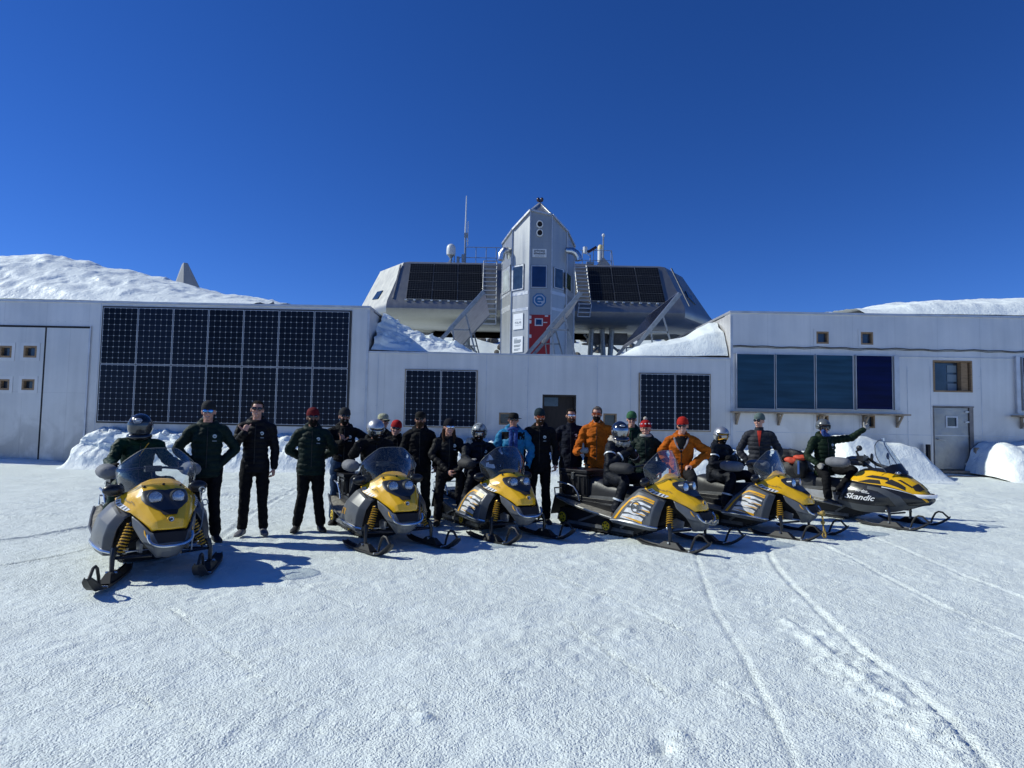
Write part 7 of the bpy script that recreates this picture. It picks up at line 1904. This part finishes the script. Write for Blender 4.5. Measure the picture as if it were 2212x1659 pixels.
# 10: navy beanie, knee raised on the running board
loc, H = standing(969.7, 902, 9.8); J = stand(H)
J.update(hed=J['hed'] + Vector((.0, -.06, -.0)), knL=Vector((.14, -.34, .78)), anL=Vector((.16, -.30, .36)), wrL=Vector((.13, -.34, .86)), elL=Vector((.26, -.10, 1.08)), wrR=Vector((-.05, -.32, .86)), elR=Vector((-.26, -.06, 1.08)), anR=Vector((-.14, .0, .09)), knR=Vector((-.13, -.04, .5)))
person(loc, face(loc, 8), J, 'smiling long haired person in navy beanie and black down jacket with one knee raised', C_BLKDN, C_GREYT, 0, boots=C_TAN, hat=('beanie', C_NAVYK), eyes='silver', puffer=1.0, fem=True, hair=('long', C_HAIRB), hands=('relaxed', 'relaxed'), glove=(C_GLOVD, None), group=GRP)
# 12: brim hat, blue jacket
def scarf_blue(o, J, hp, onjk, side, fwd):
    g = G(); nk = J['nek']; g.tube([nk + Vector((math.cos(a) * .088, math.sin(a) * .08, .02 + .015 * math.sin(3 * a))) for a in np.linspace(0, 2 * math.pi, 25)], .036, 10, caps=False)
    for sx in (-.035, .04):
        pts = [onjk(sx, z) for z in np.linspace(nk.z - .02, nk.z - .30, 7)]; pts = [p for p in pts if p]
        if len(pts) > 2: g.tube(pts, .034, 8, flat=.5, rnd=True)
    g.build('scarf', C_SCARF, o, smooth=True)
    for sx in (-1, 1):
        g = G(); r = []
        for z in np.linspace(J['chs'].z + .03, J['shL'].z + .045, 6):
            row = [onjk(sx * q, z) for q in (.065, .10, .13, .16, .185)]
            if all(row): r.append(row)
        if len(r) > 2: g.grid(r); pp = g.build('shoulder_patch', C_BLACK, o, smooth=True); md = pp.modifiers.new('t', 'SOLIDIFY'); md.thickness = .01
loc, H = standing(1109.5, 889, 10.0, .0); J = stand(H)
J.update(elL=Vector((.30, .02, 1.16)), elR=Vector((-.30, .02, 1.16)), wrL=Vector((.24, -.10, .93)), wrR=Vector((-.24, -.08, .93)))
person(loc, face(loc), J, 'person in dark brimmed hat and bright blue and black shell jacket with plaid scarf', C_BLUE, C_TROU, 1, hat=('brim', C_HAT), hair=('under', C_HAIRG), eyes='shade', badge=False, hood=True, glove=(C_GLOVD, C_GLOVD), extra=scarf_blue, beard=None, smile=False, group=GRP, bulk=1.05)
# 13: teal beanie
loc, H = standing(1166.4, 878, 10.12); J = stand(H)
J.update(anL=Vector((.14, .0, .09)), anR=Vector((-.12, .02, .09)))
person(loc, face(loc), J, 'tall bearded person in dark teal beanie and long black parka with raised hood collar', C_BLACK, C_TROU, 1, hat=('beanie', C_TEAL), beard=C_HAIRB, eyes='orange', bulk=1.05, jl=.78, group=GRP)
# 14: curly hair navy
loc, H = standing(1233.9, 881.6, 10.65, -.005); J = stand(H)
person(loc, face(loc), J, 'curly haired person with silver mirror sunglasses in a navy top by the dark entrance', C_NAVY, C_TROU, 1, boots=C_PURP, hair=('curly', C_HAIR), beard=C_HAIRB, eyes='silver', hood=False, group=GRP)
# 15: orange jacket, thumb up
loc, H = standing(1289.6, 876, 10.4, .0); J = stand(H)
J.update(elR=Vector((-.33, -.05, 1.16)), wrR=Vector((-.24, -.30, 1.17)), elL=Vector((.30, .02, 1.16)))
person(loc, face(loc), J, 'tall person with full dark beard in orange jacket giving a gloved thumbs up', C_ORNG, C_TROU, 1, hair=('short', C_HAIRG), beard=C_HAIR, eyes='orange', badge=False, bulk=1.06, hands=('relaxed', 'thumb'), hdirR=((.8, -.6, .1), (.5, .6, 0), (0, 0, 1)), glove=(C_GLOVE, C_GLOVE), smile=False, group=GRP)
# 17: green beanie
loc, H = standing(1364.7, 885, 10.9); J = stand(H)
person(loc, face(loc), J, 'person in green beanie standing at the back behind the fur hooded rider', C_GREEN2, C_TROU, 0, hat=('beanie', C_GRNK), eyes='shade', puffer=.9, badge=False, smile=True, group=GRP)
# 18: pompom
loc, H = standing(1394.8, 899, 10.2, .085); J = stand(H)
def neck18(o, J, hp, onjk, side, fwd):
    g = G(); nk = J['nek']; g.tube([nk + Vector((math.cos(a) * .07, math.sin(a) * .07 - .005, .05)) for a in np.linspace(0, 2 * math.pi, 21)], .030, 10, caps=False); g.build('neck_warmer', C_GLOVE, o, smooth=True)
person(loc, face(loc), J, 'person with clear glasses and red and white pompom hat in dark padded jacket', C_GREEN, C_TROU, 0, hat=('pompom', C_RED), eyes='clear', badge=False, fem=True, extra=neck18, puffer=0, group=GRP, bulk=1.1, hair=('under', C_HAIRB))
# 19: orange jacket, red beanie, foot up
loc, H = standing(1471.7, 897.8, 9.9); J = stand(H)
J.update(knL=Vector((.17, -.38, .80)), anL=Vector((.17, -.22, .38)), elL=Vector((.40, .02, 1.20)), wrL=Vector((.17, -.13, .99)), elR=Vector((-.31, .06, 1.18)), wrR=Vector((-.20, .05, .97)), hed=J['hed'] + Vector((.02, -.03, 0)))
def collar19(o, J, hp, onjk, side, fwd):
    for sx in (-1, 1):
        pts = [onjk(sx * q, z) for q, z in ((.10, J['nek'].z - .03), (.085, J['nek'].z - .09), (.05, J['nek'].z - .16), (.012, J['nek'].z - .22))]; pts = [p for p in pts if p]
        if len(pts) > 2: g = G(); g.tube(pts, [.022] * (len(pts) - 1) + [.008], 8, flat=.4, rnd=True); g.build('lapel', C_GREYLIN, o, smooth=True)
C_GREYLIN = cloth('pale_grey_lining', (0.22, 0.21, 0.22))
person(loc, face(loc), J, 'smiling person in brick red beanie and open orange jacket, hand on raised knee', C_ORNG, C_GREYT, 0, hat=('beanie', C_REDB), beard=None, eyes='shade', hood=True, badge=False, hands=('relaxed', 'relaxed'), hdirL=((-.7, -.6, -.1), (0, 0, -1), (0, -1, .2)), bulk=1.08, open_front=(C_BLACK, .075), extra=collar19, group=GRP)
# 21: slate puffer
loc, H = standing(1639.8, 888.5, 11.0); J = stand(H)
J.update(elL=Vector((.33, .05, 1.18)), elR=Vector((-.33, .05, 1.18)), wrL=Vector((.15, -.02, .94)), wrR=Vector((-.15, -.02, .94)))
def red21(o, J, hp, onjk, side, fwd): pass
person(loc, face(loc), J, 'person in slate grey puffer jacket over red collar, looking to the side', C_GREYD, C_GREYT, 0, hat=('beanie', C_GGK), eyes='shade', puffer=1.1, badge=False, hood=False, hd=(-28, 0, 0), open_front=(C_REDM, .026), group=GRP, bulk=1.08)

# ---- riders, in snowmobile space
def rider(no, px, py_top, label, J=None, turn=0, pull=True, **k):
    X, Y, th, zo = SLEDS[no]; J = J or seated()
    # shift the rider along the seat so that the head meets its place
    hd_ = J['hed']; th_ = R(th); c, s = math.cos(th_), math.sin(th_)
    wx = lambda v: Vector((X + v.x * c - v.y * s, Y + v.x * s + v.y * c, v.z + zo))
    best = min(np.linspace(-.35, .45, 81), key=lambda d: abs((lambda w: w.x / w.y)(wx(hd_ + Vector((0, d, 0)))) - ray(px, py_top).x / ray(px, py_top).y))
    for q in J: 
        if q[:2] in ('an', 'to'): continue
        w_ = .5 if q[:2] == 'kn' or q[:2] == 'wr' else 1.0
        J[q] = J[q] + Vector((0, float(best) * w_, 0))
    w = wx(J['hed']); zt = at(px, py_top, w.y).z; dz = zt - zo - (J['hed'].z + .168)
    dz = max(-.12, min(.12, dz))
    for q in ('hed', 'nek', 'chs', 'shL', 'shR'): J[q] = J[q] + Vector((0, 0, dz))
    return person((X, Y, zo), R(th), J, label, group='riders sitting on the snowmobiles', **k)
VIS_CLR = mat('smoked_visor', (0.05, 0.055, 0.06), 0.08, 0.3, spec=.9)
VIS_MIR = mat('mirror_visor', (0.30, 0.31, 0.32), 0.08, 0.9)
def em1(o, J, hp, onjk, side, fwd):
    g = G(); g.tube([hp(-.045, -.125, .115), hp(-.028, -.146, .085), hp(.028, -.146, .085), hp(.045, -.125, .115)], .008, 6); g.box(hp(0, -.135, .105), (.05, .01, .02)); g.build('helmet_emblem', H_SIL, o, bevel=.004)
    g = G(); p = [onjk(.09 - .02 * i, J['nek'].z - .02 - .03 * i) for i in range(6)]; p = [q for q in p if q]
    if len(p) > 2: g.tube(p, .006, 5); g.build('yellow_cord', M_YEL2, o)
J = seated()
rider(1, 304.5, 894.4, 'helmeted rider in green jacket and black full face helmet on the far left snowmobile', J, jacket=C_GREEN2, trouser=C_GREEN2, skin=1, eyes=None, helmet=('full', H_BLK, VIS_CLR), hd=(-22, 8, 0), glove=(C_GLOVD, C_GLOVD), hands=('fist', 'fist'), badge=False, extra=em1)
J = seated(); J.update(wrR=L(-.02, .36, 1.22), elR=L(-.22, .34, 1.12)); J['hed'] = J['hed'] + Vector((0, -.04, -.02))
rider(2, 814, 906, 'rider in black with shiny silver helmet on the snowmobile with yellow slashes', J, jacket=C_BLACK, trouser=C_SUIT, skin=1, eyes='none', helmet=('jet', H_SIL, VIS_MIR), hd=(8, 14, -6), glove=(C_GLOVD, C_GLOVD), hands=('fist', 'fist'), badge=False, beard=C_HAIR)
def fur3(o, J, hp, onjk, side, fwd):
    lump('fur_trim', tuple(J['nek'] + Vector((-.15, .02, .0))), (.06, .06, .09), C_FUR, o, 4, .3, 30)
J = seated()
rider(3, 1036, 913.8, 'rider in black snowsuit with grey patterned helmet and goggles behind the dark blue windshield', J, jacket=C_SUIT, trouser=C_SUIT, skin=1, eyes='none', helmet=('jet', H_PAT, VIS_MIR), hd=(-32, 6, 0), glove=(C_GLOVD, C_GLOVE), hands=('fist', 'fist'), badge=True, beard=C_HAIR, extra=fur3, bulk=1.05)
def fur4(o, J, hp, onjk, side, fwd):
    nk = J['nek']
    for k in range(16):
        a = R(200 + k * 340 / 15 - 110)
        lump('fur_trim', tuple(nk + Vector((math.cos(a) * .135, math.sin(a) * .10 - .01, .03 + .035 * math.sin(a)))), (.05, .045, .045), C_FUR, o, k, .4, 40)
J = seated(); J.update(wrR=L(-.10, .13, 1.20), elR=L(-.22, .36, 1.05), wrL=L(-.12, -.05, 1.20), elL=L(-.25, -.33, 1.08))
rider(4, 1340, 910.5, 'rider in navy snowsuit with pale fur hood and dark full face helmet', J, jacket=C_SUIT, trouser=C_SUIT, skin=1, eyes=None, boots=C_TAN, helmet=('full', H_NAVY, VIS_MIR), hd=(-36, 6, 0), glove=(C_GLOVD, C_GLOVD), hands=('relaxed', 'fist'), badge=False, extra=fur4, bulk=1.12, tape=True)
J = seated(); J.update(wrL=L(-.12, .10, 1.10), elL=L(-.22, -.30, 1.06), wrR=L(-.05, .05, 1.02), elR=L(-.25, .34, 1.0))
rider(5, 1558.8, 922, 'rider in navy snowsuit with silver helmet and yellow rimmed goggles', J, jacket=C_SUIT, trouser=C_SUIT, skin=2, eyes='none', boots=C_TAN, helmet=('jet', H_SIL, VIS_MIR), hd=(-30, 4, 0), glove=(C_GLOVD, C_GLOVD), hands=('relaxed', 'relaxed'), badge=False, bulk=1.15, tape=True, beard=C_HAIR, tint=M_YEL2)
# 22: waving rider, body turned to the camera, one leg along the seat
J = seated()
Tz = R(-38); Rz = Matrix.Rotation(Tz, 3, 'Z')
c0 = J['pel'] + Vector((0, 0, .03))
def rel(x, y, z): return c0 + Rz @ Vector((x, y, z))
J.update(pel=c0, wst=rel(0, 0, .13), chs=rel(.0, -.01, .35), nek=rel(.0, 0, .52), hed=rel(-.02, -.02, .69),
         shL=rel(.19, .0, .47), shR=rel(-.19, 0, .46), elL=rel(.47, -.05, .56), wrL=rel(.69, -.10, .72), elR=rel(-.33, -.02, .22), wrR=rel(-.24, -.22, .08),
         hpL=rel(.10, -.02, -.04), hpR=rel(-.09, -.02, -.04), knL=L(.12, .05, .86), anL=L(.02, .34, .52), knR=L(-.22, .36, .74), anR=L(-.15, .42, .37))
def buff(o, J, hp, onjk, side, fwd):
    g = G(); g.tube([hp(-.04, -.07, -.06), hp(-.02, -.06, -.12), J['nek'] + Vector((0, -.05, .03))], [.04, .05, .05], 12, rnd=True); g.build('neck_scarf', C_SCARF, o, smooth=True)
rider(6, 1779, 905, 'rider in forest green puffer jacket and grey helmet waving an outstretched gloved hand', J, jacket=C_OLIVE, trouser=C_TROU, skin=0, eyes='none', helmet=('half', H_GRY, M_SHADE), hd=(-38, 0, 0), glove=(C_GLOVE, C_GLOVE), hands=('open', 'fist'), puffer=1.2, badge=True, extra=buff, bulk=1.05, hdirL=((.95, -.1, .4), (0, -1, .2), (.1, 0, 1)))
